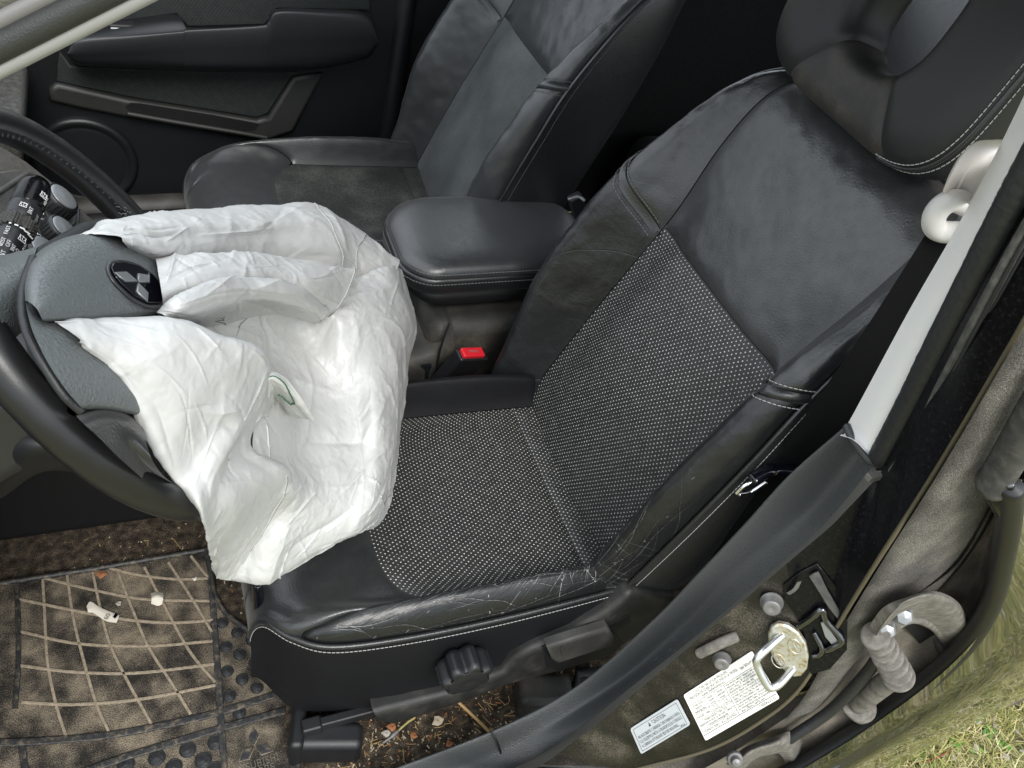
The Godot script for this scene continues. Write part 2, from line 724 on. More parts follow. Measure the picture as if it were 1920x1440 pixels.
func materials() -> void:
	var grain := ntex(0.055, FastNoiseLite.TYPE_CELLULAR, 512, 3.0, 2, 3)
	var fine := ntex(0.16, FastNoiseLite.TYPE_SIMPLEX_SMOOTH, 512, 3.0, 2, 4)
	var wrinkle := ntex(0.022, FastNoiseLite.TYPE_SIMPLEX_SMOOTH, 512, 6.0, 5, 5)
	var pebble := ntex(0.09, FastNoiseLite.TYPE_CELLULAR, 512, 6.0, 1, 6)
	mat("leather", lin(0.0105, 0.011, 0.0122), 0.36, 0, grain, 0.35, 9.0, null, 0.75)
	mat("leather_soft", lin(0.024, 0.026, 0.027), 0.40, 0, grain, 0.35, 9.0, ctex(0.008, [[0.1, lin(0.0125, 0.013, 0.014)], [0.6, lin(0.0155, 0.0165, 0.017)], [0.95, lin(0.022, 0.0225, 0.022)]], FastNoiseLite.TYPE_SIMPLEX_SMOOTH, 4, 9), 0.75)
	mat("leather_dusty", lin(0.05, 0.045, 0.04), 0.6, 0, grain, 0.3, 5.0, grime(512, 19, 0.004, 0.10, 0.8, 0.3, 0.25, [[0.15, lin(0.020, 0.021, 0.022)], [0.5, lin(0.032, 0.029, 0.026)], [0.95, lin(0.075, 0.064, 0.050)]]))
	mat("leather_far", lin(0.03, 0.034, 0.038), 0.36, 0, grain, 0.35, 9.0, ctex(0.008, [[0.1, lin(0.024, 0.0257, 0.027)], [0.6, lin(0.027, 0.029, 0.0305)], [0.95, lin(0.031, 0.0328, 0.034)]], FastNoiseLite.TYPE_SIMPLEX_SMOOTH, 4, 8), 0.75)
	var sheen := ctex(0.012, [[0.1, Color(0.29, 0.29, 0.29)], [0.5, Color(0.34, 0.34, 0.34)], [0.9, Color(0.41, 0.41, 0.41)]], FastNoiseLite.TYPE_SIMPLEX_SMOOTH, 6, 51)
	for q in ["leather", "leather_soft", "leather_far"]:
		M[q].roughness_texture = sheen
		M[q].roughness = 1.0
		M[q].metallic_specular = 0.62
	mat("rim_leather", lin(0.010, 0.010, 0.0105), 0.34, 0, grain, 0.12, 16.0)
	for q in ["leather", "leather_soft", "leather_far"]:
		M[q].rim_enabled = true
		M[q].rim = 0.22
		M[q].rim_tint = 0.3
	mat("vinyl", lin(0.018, 0.019, 0.0197), 0.46, 0, grain, 0.25, 11.0, null, 0.42)
	mat("console_dusty", lin(0.05, 0.045, 0.04), 0.6, 0, fine, 0.3, 4.0, grime(512, 63, 0.004, 0.12, 0.9, 0.3, 0.3, [[0.12, lin(0.022, 0.022, 0.021)], [0.5, lin(0.042, 0.040, 0.036)], [0.75, lin(0.085, 0.076, 0.060)], [0.98, lin(0.17, 0.15, 0.115)]]))
	mat("trim_dark", lin(0.02, 0.02, 0.02), 0.55, 0, fine, 0.3, 6.0, grime(512, 61, 0.006, 0.14, 0.7, 0.4, 0.4, [[0.1, lin(0.010, 0.010, 0.010)], [0.55, lin(0.017, 0.0165, 0.0155)], [0.95, lin(0.075, 0.066, 0.054)]]))
	mat("leather_matte_shade", lin(0.009, 0.0092, 0.0105), 0.52, 0, grain, 0.3, 9.0, null, 0.26)  # dull dark copy of leather, with a bystander shade put in; also for skirts
	mat("pad_grey", lin(0.115, 0.126, 0.128), 0.45, 0, ntex(0.035, FastNoiseLite.TYPE_CELLULAR, 512, 5.0, 3, 12), 1.0, 11.0)
	mat("plastic", lin(0.011, 0.0115, 0.013), 0.42, 0, fine, 0.35, 12.0)
	mat("plastic_deep", lin(0.006, 0.0062, 0.007), 0.55, 0, fine, 0.3, 12.0)
	mat("door_skin", lin(0.008, 0.0092, 0.0105), 0.42, 0, fine, 0.25, 10.0)
	mat("door_band", lin(0.024, 0.025, 0.024), 0.5, 0, fine, 0.25, 10.0)
	mat("door_dusty", lin(0.05, 0.05, 0.045), 0.6, 0, fine, 0.3, 12.0, ctex(0.02, [[0.2, lin(0.035, 0.033, 0.03)], [0.8, lin(0.085, 0.075, 0.06)]], FastNoiseLite.TYPE_SIMPLEX_SMOOTH, 5, 21))
	mat("plastic_dusty", lin(0.05, 0.05, 0.05), 0.58, 0, fine, 0.3, 6.0, grime(512, 22, 0.004, 0.14, 0.6, 0.35, 0.4, [[0.1, lin(0.018, 0.018, 0.018)], [0.5, lin(0.033, 0.0315, 0.029)], [0.95, lin(0.10, 0.09, 0.075)]]))
	mat("trim_pebble", lin(0.042, 0.045, 0.046), 0.42, 0, pebble, 0.5, 9.0)
	mat("trim_lip", lin(0.12, 0.115, 0.10), 0.55, 0, pebble, 0.3, 9.0)
	mat("pillar_light", lin(0.74, 0.725, 0.705), 0.6, 0, fine, 0.25, 7.0)
	mat("belt_cover", lin(0.52, 0.505, 0.485), 0.6, 0, fine, 0.08, 7.0)
	mat("rubber", lin(0.016, 0.017, 0.0185), 0.5, 0, wrinkle, 0.5, 12.0)
	mat("rubber_dusty", lin(0.06, 0.058, 0.055), 0.6, 0, wrinkle, 0.25, 10.0, grime(512, 23, 0.012, 0.12, 0.7, 0.4, 0.3, [[0.15, lin(0.035, 0.035, 0.035)], [0.5, lin(0.06, 0.059, 0.056)], [0.95, lin(0.12, 0.115, 0.105)]]))
	var pb := mat("paint_black", lin(0.003, 0.0035, 0.005), 0.04)
	pb.metallic_specular = 0.9
	pb.clearcoat_enabled = true
	pb.clearcoat = 1.0
	pb.clearcoat_roughness = 0.04
	mat("paint_film", lin(0.01, 0.01, 0.01), 0.22, 0, null, 0, 6.0, ctex(0.05, [[0.5, lin(0.004, 0.004, 0.005)], [0.8, lin(0.012, 0.012, 0.012)], [0.98, lin(0.05, 0.048, 0.045)]], FastNoiseLite.TYPE_SIMPLEX_SMOOTH, 6, 24), 0.35)
	mat("paint_dirty", lin(0.1, 0.09, 0.08), 0.34, 0, fine, 0.2, 3.5, grime(1024, 25, 0.003, 0.13, 0.8, 0.6, 0.7, [[0.15, lin(0.003, 0.003, 0.003)], [0.50, lin(0.006, 0.0055, 0.0048)], [0.72, lin(0.022, 0.0185, 0.0145)], [0.98, lin(0.20, 0.17, 0.13)]]))
	mat("paint_grit", lin(0.1, 0.09, 0.08), 0.7, 0, fine, 0.25, 4.0, grime(1024, 26, 0.003, 0.16, 0.35, 0.8, 1.2, [[0.1, lin(0.012, 0.0115, 0.011)], [0.45, lin(0.050, 0.047, 0.042)], [0.68, lin(0.115, 0.108, 0.095)], [0.95, lin(0.50, 0.47, 0.41)]]))
	mat("dust_brown", lin(0.2, 0.17, 0.13), 0.85, 0, fine, 0.3, 4.0, grime(512, 27, 0.004, 0.12, 0.7, 0.4, 0.35, [[0.1, lin(0.055, 0.049, 0.040)], [0.5, lin(0.125, 0.110, 0.088)], [0.9, lin(0.26, 0.225, 0.18)]]))
	mat("boot_rubber", lin(0.2, 0.19, 0.17), 0.8, 0, fine, 0.25, 9.0, grime(512, 28, 0.012, 0.12, 0.7, 0.4, 0.35, [[0.1, lin(0.075, 0.069, 0.06)], [0.5, lin(0.15, 0.138, 0.12)], [0.95, lin(0.27, 0.25, 0.22)]]))
	mat("seam_tan", lin(0.085, 0.072, 0.045), 0.35)
	mat("zinc", lin(0.6, 0.58, 0.5), 0.38, 0.75, fine, 0.15, 20.0, ctex(0.012, [[0.2, lin(0.62, 0.63, 0.62)], [0.55, lin(0.55, 0.53, 0.43)], [0.72, lin(0.42, 0.30, 0.15)], [0.85, lin(0.30, 0.16, 0.06)]], FastNoiseLite.TYPE_SIMPLEX_SMOOTH, 5, 29))
	mat("zinc_clean", lin(0.68, 0.69, 0.69), 0.27, 0.9)
	mat("seal_grey", lin(0.30, 0.30, 0.29), 0.6)
	mat("bolt_grey", lin(0.20, 0.195, 0.19), 0.5, 0.5)
	mat("chrome", lin(0.75, 0.75, 0.76), 0.12, 1.0)
	mat("alloy_soft", lin(0.26, 0.27, 0.275), 0.35, 0.5)
	mat("emblem_black", lin(0.003, 0.003, 0.006), 0.06)
	mat("white_print", lin(0.75, 0.75, 0.75), 0.6)
	mat("grey_print", lin(0.32, 0.32, 0.32), 0.6)
	mat("dark_print", lin(0.06, 0.06, 0.065), 0.6)
	mat("thread_white", lin(0.40, 0.395, 0.38), 0.8)
	mat("thread_grey", lin(0.16, 0.16, 0.16), 0.8)
	mat("thread_dark", lin(0.05, 0.05, 0.045), 0.8)
	mat("thread_green", lin(0.035, 0.13, 0.06), 0.8)
	mat("sticker_white", lin(0.78, 0.77, 0.72), 0.35)
	mat("sticker_silver", lin(0.50, 0.53, 0.57), 0.32, 0.25)
	var cl := mat("bag_cloth", lin(0.515, 0.517, 0.505), 0.40, 0, ntex(0.02, FastNoiseLite.TYPE_SIMPLEX_SMOOTH, 512, 5.0, 4, 31), 0.22, 5.0)
	cl.metallic_specular = 0.55
	mat("bag_seam", lin(0.74, 0.73, 0.69), 0.7)
	mat("buckle_red", lin(0.62, 0.02, 0.03), 0.3)
	mat("webbing", lin(0.006, 0.006, 0.0065), 0.9, 0, ntex(0.12, FastNoiseLite.TYPE_CELLULAR, 256, 5.0, 1, 33), 0.6, 22.0, null, 0.2)
	mat("carpet", lin(0.04, 0.035, 0.03), 0.95, 0, ntex(0.2, FastNoiseLite.TYPE_SIMPLEX, 512, 8.0, 2, 34), 1.0, 4.0, grime(1024, 35, 0.012, 0.16, 0.6, 0.9, 0.5, [[0.15, lin(0.02, 0.0165, 0.014)], [0.5, lin(0.062, 0.051, 0.040)], [0.75, lin(0.16, 0.125, 0.09)], [0.98, lin(0.34, 0.27, 0.18)]]), 0.2)
	mat("mat_rubber", lin(0.1, 0.08, 0.05), 0.8, 0, ntex(0.14, FastNoiseLite.TYPE_CELLULAR, 512, 5.0, 1, 36), 0.4, 4.0, grime(1024, 37, 0.0035, 0.13, 0.8, 0.85, 0.6, [[0.16, lin(0.008, 0.008, 0.0085)], [0.38, lin(0.026, 0.0235, 0.0205)], [0.54, lin(0.115, 0.096, 0.072)], [0.9, lin(0.28, 0.232, 0.168)]]), 0.3)
	mat("mat_rib", lin(0.26, 0.195, 0.125), 0.85, 0, fine, 0.5, 10.0, ctex(0.02, [[0.2, lin(0.20, 0.163, 0.118)], [0.8, lin(0.34, 0.282, 0.205)]], FastNoiseLite.TYPE_SIMPLEX_SMOOTH, 5, 38))
	mat("mat_black", lin(0.022, 0.023, 0.025), 0.5, 0, fine, 0.4, 8.0, ctex(0.015, [[0.4, lin(0.018, 0.019, 0.021)], [0.62, lin(0.05, 0.045, 0.038)], [0.85, lin(0.15, 0.12, 0.08)]], FastNoiseLite.TYPE_SIMPLEX_SMOOTH, 6, 39))
	mat("paper", lin(0.62, 0.58, 0.50), 0.8)
	mat("straw", lin(0.42, 0.28, 0.12), 0.7)
	mat("leaf_brown", lin(0.30, 0.12, 0.05), 0.8)
	mat("leaf_yellow", lin(0.55, 0.36, 0.10), 0.8)
	mat("chip_pale", lin(0.45, 0.38, 0.28), 0.85)
	mat("stone_grey", lin(0.38, 0.35, 0.31), 0.8)
	mat("red_stem", lin(0.30, 0.06, 0.04), 0.6)
	mat("soil", lin(0.2, 0.17, 0.09), 0.95, 0, ntex(0.1, FastNoiseLite.TYPE_SIMPLEX, 512, 8.0, 4, 40), 1.0, 2.0, grime(1024, 41, 0.010, 0.10, 0.9, 0.6, 0.5, [[0.1, lin(0.07, 0.06, 0.04)], [0.4, lin(0.22, 0.20, 0.085)], [0.65, lin(0.36, 0.36, 0.15)], [0.95, lin(0.58, 0.53, 0.38)]]))
	for q in [["grass_a", lin(0.24, 0.27, 0.07)], ["grass_b", lin(0.47, 0.43, 0.16)], ["grass_c", lin(0.62, 0.54, 0.32)], ["leaf_green", lin(0.14, 0.32, 0.05)]]:
		var g := mat(q[0], q[1], 0.6)
		g.backlight_enabled = true
		g.backlight = q[1] * 0.5
	var pd := mat("perforated", Color.WHITE, 0.55)
	pd.albedo_texture = dots(lin(0.60, 0.60, 0.57), lin(0.014, 0.014, 0.0135), lin(0.026, 0.0255, 0.024), 5)
	pd.uv1_scale = Vector3(1.0 / 0.110, 1.0 / 0.165, 1)
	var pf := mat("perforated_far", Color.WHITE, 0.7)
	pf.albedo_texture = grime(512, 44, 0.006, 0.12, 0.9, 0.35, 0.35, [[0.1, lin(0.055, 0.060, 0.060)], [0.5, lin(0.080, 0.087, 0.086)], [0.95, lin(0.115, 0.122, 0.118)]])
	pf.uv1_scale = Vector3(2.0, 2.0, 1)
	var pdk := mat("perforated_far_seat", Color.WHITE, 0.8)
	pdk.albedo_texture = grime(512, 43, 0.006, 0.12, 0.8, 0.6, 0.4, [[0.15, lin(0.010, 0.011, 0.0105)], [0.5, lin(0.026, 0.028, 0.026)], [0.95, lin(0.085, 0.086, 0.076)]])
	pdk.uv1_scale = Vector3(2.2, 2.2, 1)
	var pk := mat("door_cloth", Color.WHITE, 0.8)
	pk.albedo_texture = dots(lin(0.05, 0.052, 0.046), lin(0.007, 0.012, 0.012), lin(0.016, 0.018, 0.017), 7)
	pk.uv1_scale = Vector3(1.0 / 0.12, 1.0 / 0.14, 1)
	var b0 := lin(0.0105, 0.011, 0.012)
	worn(mat("worn_cushion", Color.WHITE, 0.33), 1200, 300, b0, 11, 60, 130, 0.02, 0.98, 0.10, 0.95, 2.0)
	worn(mat("worn_back", Color.WHITE, 0.35), 400, 1000, b0, 12, 26, 40, 0.25, 1.0, 0.0, 0.34, 1.3)
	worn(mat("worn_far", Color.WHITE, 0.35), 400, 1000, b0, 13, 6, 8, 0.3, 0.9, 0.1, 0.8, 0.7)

# ---------------------------------------------------------------- seats
func seat_back_net(zc: float) -> Array:
	var rows := [
		[-0.05, 0.0, [0.165, 0.0], [0.20, 0.055], [0.232, 0.008], [0.225, -0.09], [0.18, -0.115]],
		[0.06, 0.006, [0.163, 0.004], [0.207, 0.07], [0.240, 0.02], [0.24, -0.09], [0.19, -0.115]],
		[0.18, 0.014, [0.160, 0.006], [0.215, 0.09], [0.252, 0.04], [0.25, -0.085], [0.20, -0.115]],
		[0.30, 0.012, [0.157, 0.004], [0.217, 0.088], [0.253, 0.045], [0.25, -0.08], [0.20, -0.115]],
		[0.40, 0.004, [0.158, 0.0], [0.213, 0.072], [0.247, 0.042], [0.242, -0.08], [0.20, -0.115]],
		[0.51, -0.002, [0.172, -0.002], [0.212, 0.036], [0.236, 0.018], [0.230, -0.08], [0.19, -0.115]],
		[0.595, -0.010, [0.174, -0.012], [0.203, 0.004], [0.222, -0.014], [0.215, -0.08], [0.17, -0.115]],
		[0.640, -0.034, [0.164, -0.038], [0.184, -0.034], [0.200, -0.05], [0.195, -0.085], [0.16, -0.115]],
		[0.652, -0.080, [0.148, -0.08], [0.164, -0.08], [0.176, -0.08], [0.17, -0.10], [0.15, -0.12]]]
	var net: Array = []
	for r in rows:
		var line: Array = []
		var f := [[0.0, r[1]], [0.085, r[1] - 0.002], r[2], r[3], r[4], r[5], r[6]]
		for k in range(-6, 7):
			var q: Array = f[absi(k)]
			line.append(Vector3(0, 0.6, zc) + Vector3(0.38, 0.925, 0) * r[0] + Vector3(-0.925, 0.38, 0) * q[1] + Vector3(0, 0, q[0] * signf(k)))
		net.append(line)
	return net

func seat_base_net(zc: float) -> Array:
	var rows := [
		[0.04, 0.595, [0.16, 0.597], [0.184, 0.634], [0.212, 0.614], [0.216, 0.52], [0.21, 0.43]],
		[-0.08, 0.600, [0.16, 0.602], [0.188, 0.650], [0.216, 0.611], [0.220, 0.50], [0.21, 0.44]],
		[-0.20, 0.604, [0.16, 0.606], [0.190, 0.654], [0.217, 0.607], [0.221, 0.48], [0.208, 0.405]],
		[-0.32, 0.612, [0.158, 0.613], [0.188, 0.650], [0.215, 0.607], [0.219, 0.48], [0.204, 0.395]],
		[-0.41, 0.622, [0.142, 0.623], [0.178, 0.638], [0.206, 0.608], [0.208, 0.49], [0.19, 0.40]],
		[-0.455, 0.618, [0.122, 0.619], [0.156, 0.622], [0.182, 0.608], [0.184, 0.50], [0.18, 0.42]],
		[-0.485, 0.600, [0.095, 0.600], [0.125, 0.602], [0.150, 0.602], [0.152, 0.50], [0.14, 0.43]],
		[-0.500, 0.560, [0.085, 0.560], [0.115, 0.558], [0.140, 0.556], [0.142, 0.49], [0.13, 0.43]],
		[-0.495, 0.470, [0.085, 0.470], [0.115, 0.468], [0.140, 0.466], [0.142, 0.44], [0.13, 0.43]]]
	var net: Array = []
	for r in rows:
		var line: Array = []
		var f := [[0.0, r[1] - 0.006], [0.085, r[1] - 0.004], r[2], r[3], r[4], r[5], r[6]]
		for k in range(-6, 7):
			var q: Array = f[absi(k)]
			line.append(Vector3(r[0], q[1], zc + q[0] * signf(k)))
		net.append(line)
	return net

# position on a seat net: u from -6 to 6 across, w = row number
func on(net: Array, u: float, w: float) -> Vector3:
	return net_at(net, (u + 6.0) / 12.0, w / (net.size() - 1.0))

# a padded panel: f(s, t) -> Vector2(u, w)
func panel(net: Array, f: Callable, ns: int, nt: int) -> Array:
	var rows: Array = []
	for i in nt + 1:
		var line := PackedVector3Array()
		for j in ns + 1:
			var q: Vector2 = f.call(float(j) / ns, float(i) / nt)
			line.append(on(net, q.x, q.y))
		rows.append(line)
	return rows

func curve_on(net: Array, f: Callable, n: int, lift: Vector3) -> Array:
	var r: Array = []
	for i in n + 1:
		var q: Vector2 = f.call(float(i) / n)
		r.append(on(net, q.x, q.y) + lift)
	return r

func one(called: String, rows: Array, m: Material, parent: Node, out: Vector3, unit := false, label := "") -> MeshInstance3D:
	var b := mb()
	b.grid(rows, out, false, unit)
	return obj(called, b, m, parent, label)

func make_seat(called: String, label: String, zc: float, zb: float, driver: bool) -> Node3D:
	var t := thing(called, label, "car seat", V(-0.2, 0.33, zc))
	var bk := seat_back_net(zc)
	var cu := seat_base_net(zb)
	var fw := V(-0.9, 0.4, 0)
	var side := signf(1.0)
	var lt: Material = M.leather_soft if driver else M.leather_far
	var lb: Material = M.leather if driver else M.leather_far
	# backrest
	one("backrest_insert", pillow(panel(bk, func(s, q): return Vector2(lerpf(-2, 2, s), lerpf(0.0, 3.72, q)), 40, 60), fw, 0.005, 0.008, [1, 1, 1, 1], 0.0012), M.perforated if driver else M.perforated_far, t, fw)
	one("backrest_upper_panel", pillow(panel(bk, func(s, q): return Vector2(lerpf(-2, 2, s), lerpf(3.72, 7.1, q)), 48, 54), fw, 0.006, 0.010, [1, 0, 1, 1], 0.0022), lt, t, fw)
	one("backrest_top_strip", pillow(panel(bk, func(s, q): return Vector2(lerpf(-2, 2, s), lerpf(7.1, 8.0, q)), 48, 14), fw, 0.006, 0.010, [0, 0, 1, 1], 0.0022), M.leather_dusty if driver else lt, t, fw, false, "dusty top edge of the backrest under the headrest" if driver else "")
	for sd in [-1.0, 1.0]:
		var out := V(-0.6, 0.3, 0.7 * sd)
		var lower := func(s, q): return Vector2(sd * lerpf(2, 4, s), lerpf(0.0, lerpf(3.58, 4.02 if sd > 0 else 4.30, s), q))
		var upper := func(s, q): return Vector2(sd * lerpf(2, 4, s), lerpf(lerpf(3.58, 4.02 if sd > 0 else 4.30, s), 8.0, q))
		var strip := func(s, q): return Vector2(sd * lerpf(2, 4, s), lerpf(3.58, 4.02 if sd > 0 else 4.30, s) + lerpf(-0.07, 0.07, q))
		one("backrest_bolster", pillow(panel(bk, lower, 26, 64), out, 0.005, 0.009, [1, 1, 1, 1], 0.0028), (M.worn_back if sd > 0 else M.worn_far) if driver else lb, t, out, true, "worn bolster with pale scuffs on its lower edge" if driver and sd > 0 else "")
		one("shoulder_bolster", pillow(panel(bk, upper, 26, 56), out, 0.005, 0.009, [1, 0, 1, 1], 0.0034), lb, t, out)
		# the raised strap over the cross seam
		var sr := panel(bk, strip, 22, 6)
		for i in sr.size():
			for j in sr[i].size():
				sr[i][j] += out.normalized() * 0.0035 * sin(PI * i / 6.0)
		one("seam_strap", sr, lb, t, out)
		one("backrest_side", panel(bk, func(s, q): return Vector2(sd * lerpf(4, 6, s), lerpf(0.0, 8.0, q)), 14, 50), M.leather, t, V(0, 0, sd))
		var pip := mb()
		tube(pip, curve_on(bk, func(s): return Vector2(sd * 4.0, lerpf(0.02, 7.9, s)), 70, V(0, 0, 0)), 0.0032, 8)
		obj("piping", pip, M.leather, t)
		var st := mb()
		stitches(st, curve_on(bk, func(s): return Vector2(sd * 4.13, lerpf(0.05, 7.7, s)), 160, out.normalized() * 0.0016), 0.0058, 0.0043, 0.00055 if driver else 0.0004)
		for o in [-0.13, 0.13]:
			stitches(st, curve_on(bk, func(s): return Vector2(sd * lerpf(2.1, 3.95, s), lerpf(3.60, 4.0 if sd > 0 else 4.28, s) + o), 40, out.normalized() * 0.0012), 0.0058, 0.0042, 0.0006)
		stuff(obj("stitching", st, M.thread_white if driver and sd > 0 else M.thread_grey, t))
	var bb := mb()
	bb.grid(panel(bk, func(s, q): return Vector2(6.0 if s < 0.5 else -6.0, lerpf(0.0, 8.0, q)), 1, 20), V(1, 0, 0))
	obj("backrest_shell", bb, M.plastic_deep, t)
	# cushion
	var up := V(0, 1, 0)
	var front := func(s): return 3.06 - 0.42 * pow(absf(s * 2 - 1), 5.0)
	one("cushion_insert", pillow(panel(cu, func(s, q): return Vector2(lerpf(-2, 2, s), lerpf(front.call(s), 0.62, q)), 44, 44), up, 0.005, 0.009, [1, 1, 1, 1], 0.002), M.perforated if driver else M.perforated_far_seat, t, up)
	one("cushion_rear_strip", pillow(panel(cu, func(s, q): return Vector2(lerpf(-2, 2, s), lerpf(0.62, -0.0, q)), 40, 10), up, 0.005, 0.006, [1, 0, 1, 1], 0.001), M.perforated if driver else M.perforated_far_seat, t, up)
	one("cushion_front", pillow(panel(cu, func(s, q): return Vector2(lerpf(-4, 4, s), lerpf(lerpf(front.call(clampf((lerpf(-4, 4, s) + 2) / 4.0, 0, 1)), 4.75, smoothstep(2.0, 4.0, absf(lerpf(-4, 4, s)))), 8.0, q)), 70, 50), V(-0.6, 0.8, 0), 0.005, 0.008, [1, 0, 0, 0], 0.0018), lt, t, V(-0.5, 0.8, 0))
	for sd in [-1.0, 1.0]:
		var out := V(0, 0.8, 0.6 * sd)
		one("cushion_bolster", pillow(panel(cu, func(s, q): return Vector2(sd * lerpf(2, 4, q), lerpf(lerpf(2.62, 4.72, smoothstep(0, 1, q)), 0.28, s)), 90, 26), out, 0.005, 0.009, [1, 1, 1, 1], 0.0016), (M.worn_cushion if sd > 0 else M.leather_matte_shade) if driver else lb, t, out, true, "bolster cracked all over with pale crease lines" if driver and sd > 0 else "")  # far driver bolster: shade of a person outside is put into its material
		one("cushion_rear_corner", pillow(panel(cu, func(s, q): return Vector2(sd * lerpf(2, 4, q), lerpf(0.28, -0.0, s)), 8, 20), out, 0.004, 0.006, [1, 1, 1, 0]), M.leather_matte_shade if sd < 0 else lb, t, out)
		one("cushion_skirt", pillow(panel(cu, func(s, q): return Vector2(sd * lerpf(4, 6, q), lerpf(7.0, 0.0, s)), 70, 24), V(0, 0.2, sd), 0.004, 0.006, [1, 0, 0, 0], 0.0016), M.leather_matte_shade, t, V(0, 0.1, sd))
		var pip := mb()
		tube(pip, curve_on(cu, func(s): return Vector2(sd * 4.0, lerpf(0.1, 7.0, s)), 90, V(0, 0.001, 0)), 0.0034, 8)
		obj("piping", pip, M.leather, t)
		var st := mb()
		stitches(st, curve_on(cu, func(s): return Vector2(sd * 4.10, lerpf(0.1, 7.0, s)), 200, V(0, 0.0005, sd * 0.0018)), 0.0055, 0.0042, 0.00052)
		stuff(obj("stitching", st, M.thread_white if driver else M.thread_grey, t))
	return t

func headrest(t: Node3D, z0: float, m: Material) -> void:
	var up := V(0.27, 0.96, 0).normalized()
	var fw := V(-0.96, 0.27, 0).normalized()
	var o := V(0.268, 1.178, z0)
	# outlines as (z, height): hole and outside, at equal angles from straight down
	var n := 96
	var ring := func(a: float, p: float) -> Vector3:
		# a: angle round the hole, p: angle round the padding
		var s := sin(a)
		var c := -cos(a)
		var ri: float = 1.0 / pow(pow(absf(s) / 0.060, 2.6) + pow(absf(c) / 0.074, 2.6), 1.0 / 2.6)
		var ro: float = 1.0 / pow(pow(absf(s) / 0.182, 4.2) + pow(absf(c) / (0.152 if c < 0 else 0.137), 4.2), 1.0 / 4.2)
		var mid := (ri + ro) * 0.5
		var hw := (ro - ri) * 0.5
		var cp := cos(p)
		var sp := sin(p)
		var ex := signf(cp) * pow(absf(cp), 0.66 if cp > 0 else 0.42)
		var ey := signf(sp) * pow(absf(sp), 0.75)
		var r := mid + hw * ex
		var low := exp(-pow(a if a < PI else TAU - a, 2.0) / 0.45)
		var thick := lerpf(0.050, 0.045, low)
		var curl := -0.16 * pow(s * r, 2.0) * 6.0
		return o + up * (0.150 + c * r) + V(0, 0, s * r) + fw * (0.012 + thick * ey + curl * -0.4)
	var parts := [["headrest_lower_pad", -0.62, 0.62], ["headrest_side_pad", 0.62, 2.5], ["headrest_upper_pad", 2.5, TAU - 2.5], ["headrest_side_pad", TAU - 2.5, TAU - 0.62]]
	for q in parts:
		var rows: Array = []
		var k := int((q[2] - q[1]) * 16.0) + 6
		for i in k + 1:
			var line := PackedVector3Array()
			for j in 49:
				line.append(ring.call(lerpf(q[1], q[2], float(i) / k), TAU * j / 48.0))
			rows.append(line)
		var nn := normals_of(rows)
		var mid := Vector3.ZERO
		var fixed: Array = []
		for i in k + 1:
			var c := Vector3.ZERO
			for j in 48: c += rows[i][j] / 48.0
			var line := PackedVector3Array()
			var e := minf((rows[i][0] - rows[0][0]).length(), (rows[i][0] - rows[k][0]).length())
			e = mini(i, k - i) * 0.0095
			for j in 49:
				var p: Vector3 = rows[i][j]
				line.append(p + (c - p).normalized() * 0.0035 * exp(-e / 0.006))
			fixed.append(line)
		var b := mb()
		b.grid(fixed, Vector3.ZERO, true)
		var sg := 0.0
		for i in fixed.size():
			var c := Vector3.ZERO
			for j in 48: c += fixed[i][j] / 48.0
			for j in 48: sg += (fixed[i][j] - c).dot(b.n[i * 49 + j])
		if sg < 0: flip_from(b, 0)
		obj(q[0], b, M.vinyl if q[0] != "headrest_lower_pad" else m, t, "dusty brownish lower pad of the headrest" if q[0] == "headrest_lower_pad" else "")
	# seam welt and two rows of white stitching on the outer edge
	for sd in [1.0]:
		var st := mb()
		for p in [0.62, 0.28]:
			var path: Array = []
			for i in 120:
				var a := lerpf(0.55, 2.6, i / 119.0)
				path.append(ring.call(a if sd > 0 else TAU - a, p) + fw * 0.001 + V(0, 0, 0.0012 * sd))
			stitches(st, path, 0.0062, 0.0046, 0.00065)
		stuff(obj("headrest_stitching", st, M.thread_white, t))
		var w := mb()
		var path2: Array = []
		for i in 60:
			var a := lerpf(0.55, 2.6, i / 59.0)
			path2.append(ring.call(a if sd > 0 else TAU - a, 0.45))
		tube(w, path2, 0.0028, 6)
		obj("headrest_welt", w, M.leather, t)
	for z in [-0.072, 0.074]:
		var g := mb()
		rbox(g, o + V(0.004, -0.026, z), V(0.015, 0.012, 0.020), 0.005, Basis(V(0.96, -0.27, 0).normalized(), up, V(0, 0, 1)))
		obj("headrest_guide", g, M.plastic_deep, t)
		var rod := mb()
		tube(rod, [o + V(0.004, -0.03, z), o + V(0.012, 0.04, z)], 0.006, 10)
		obj("headrest_post", rod, M.plastic_deep, t)

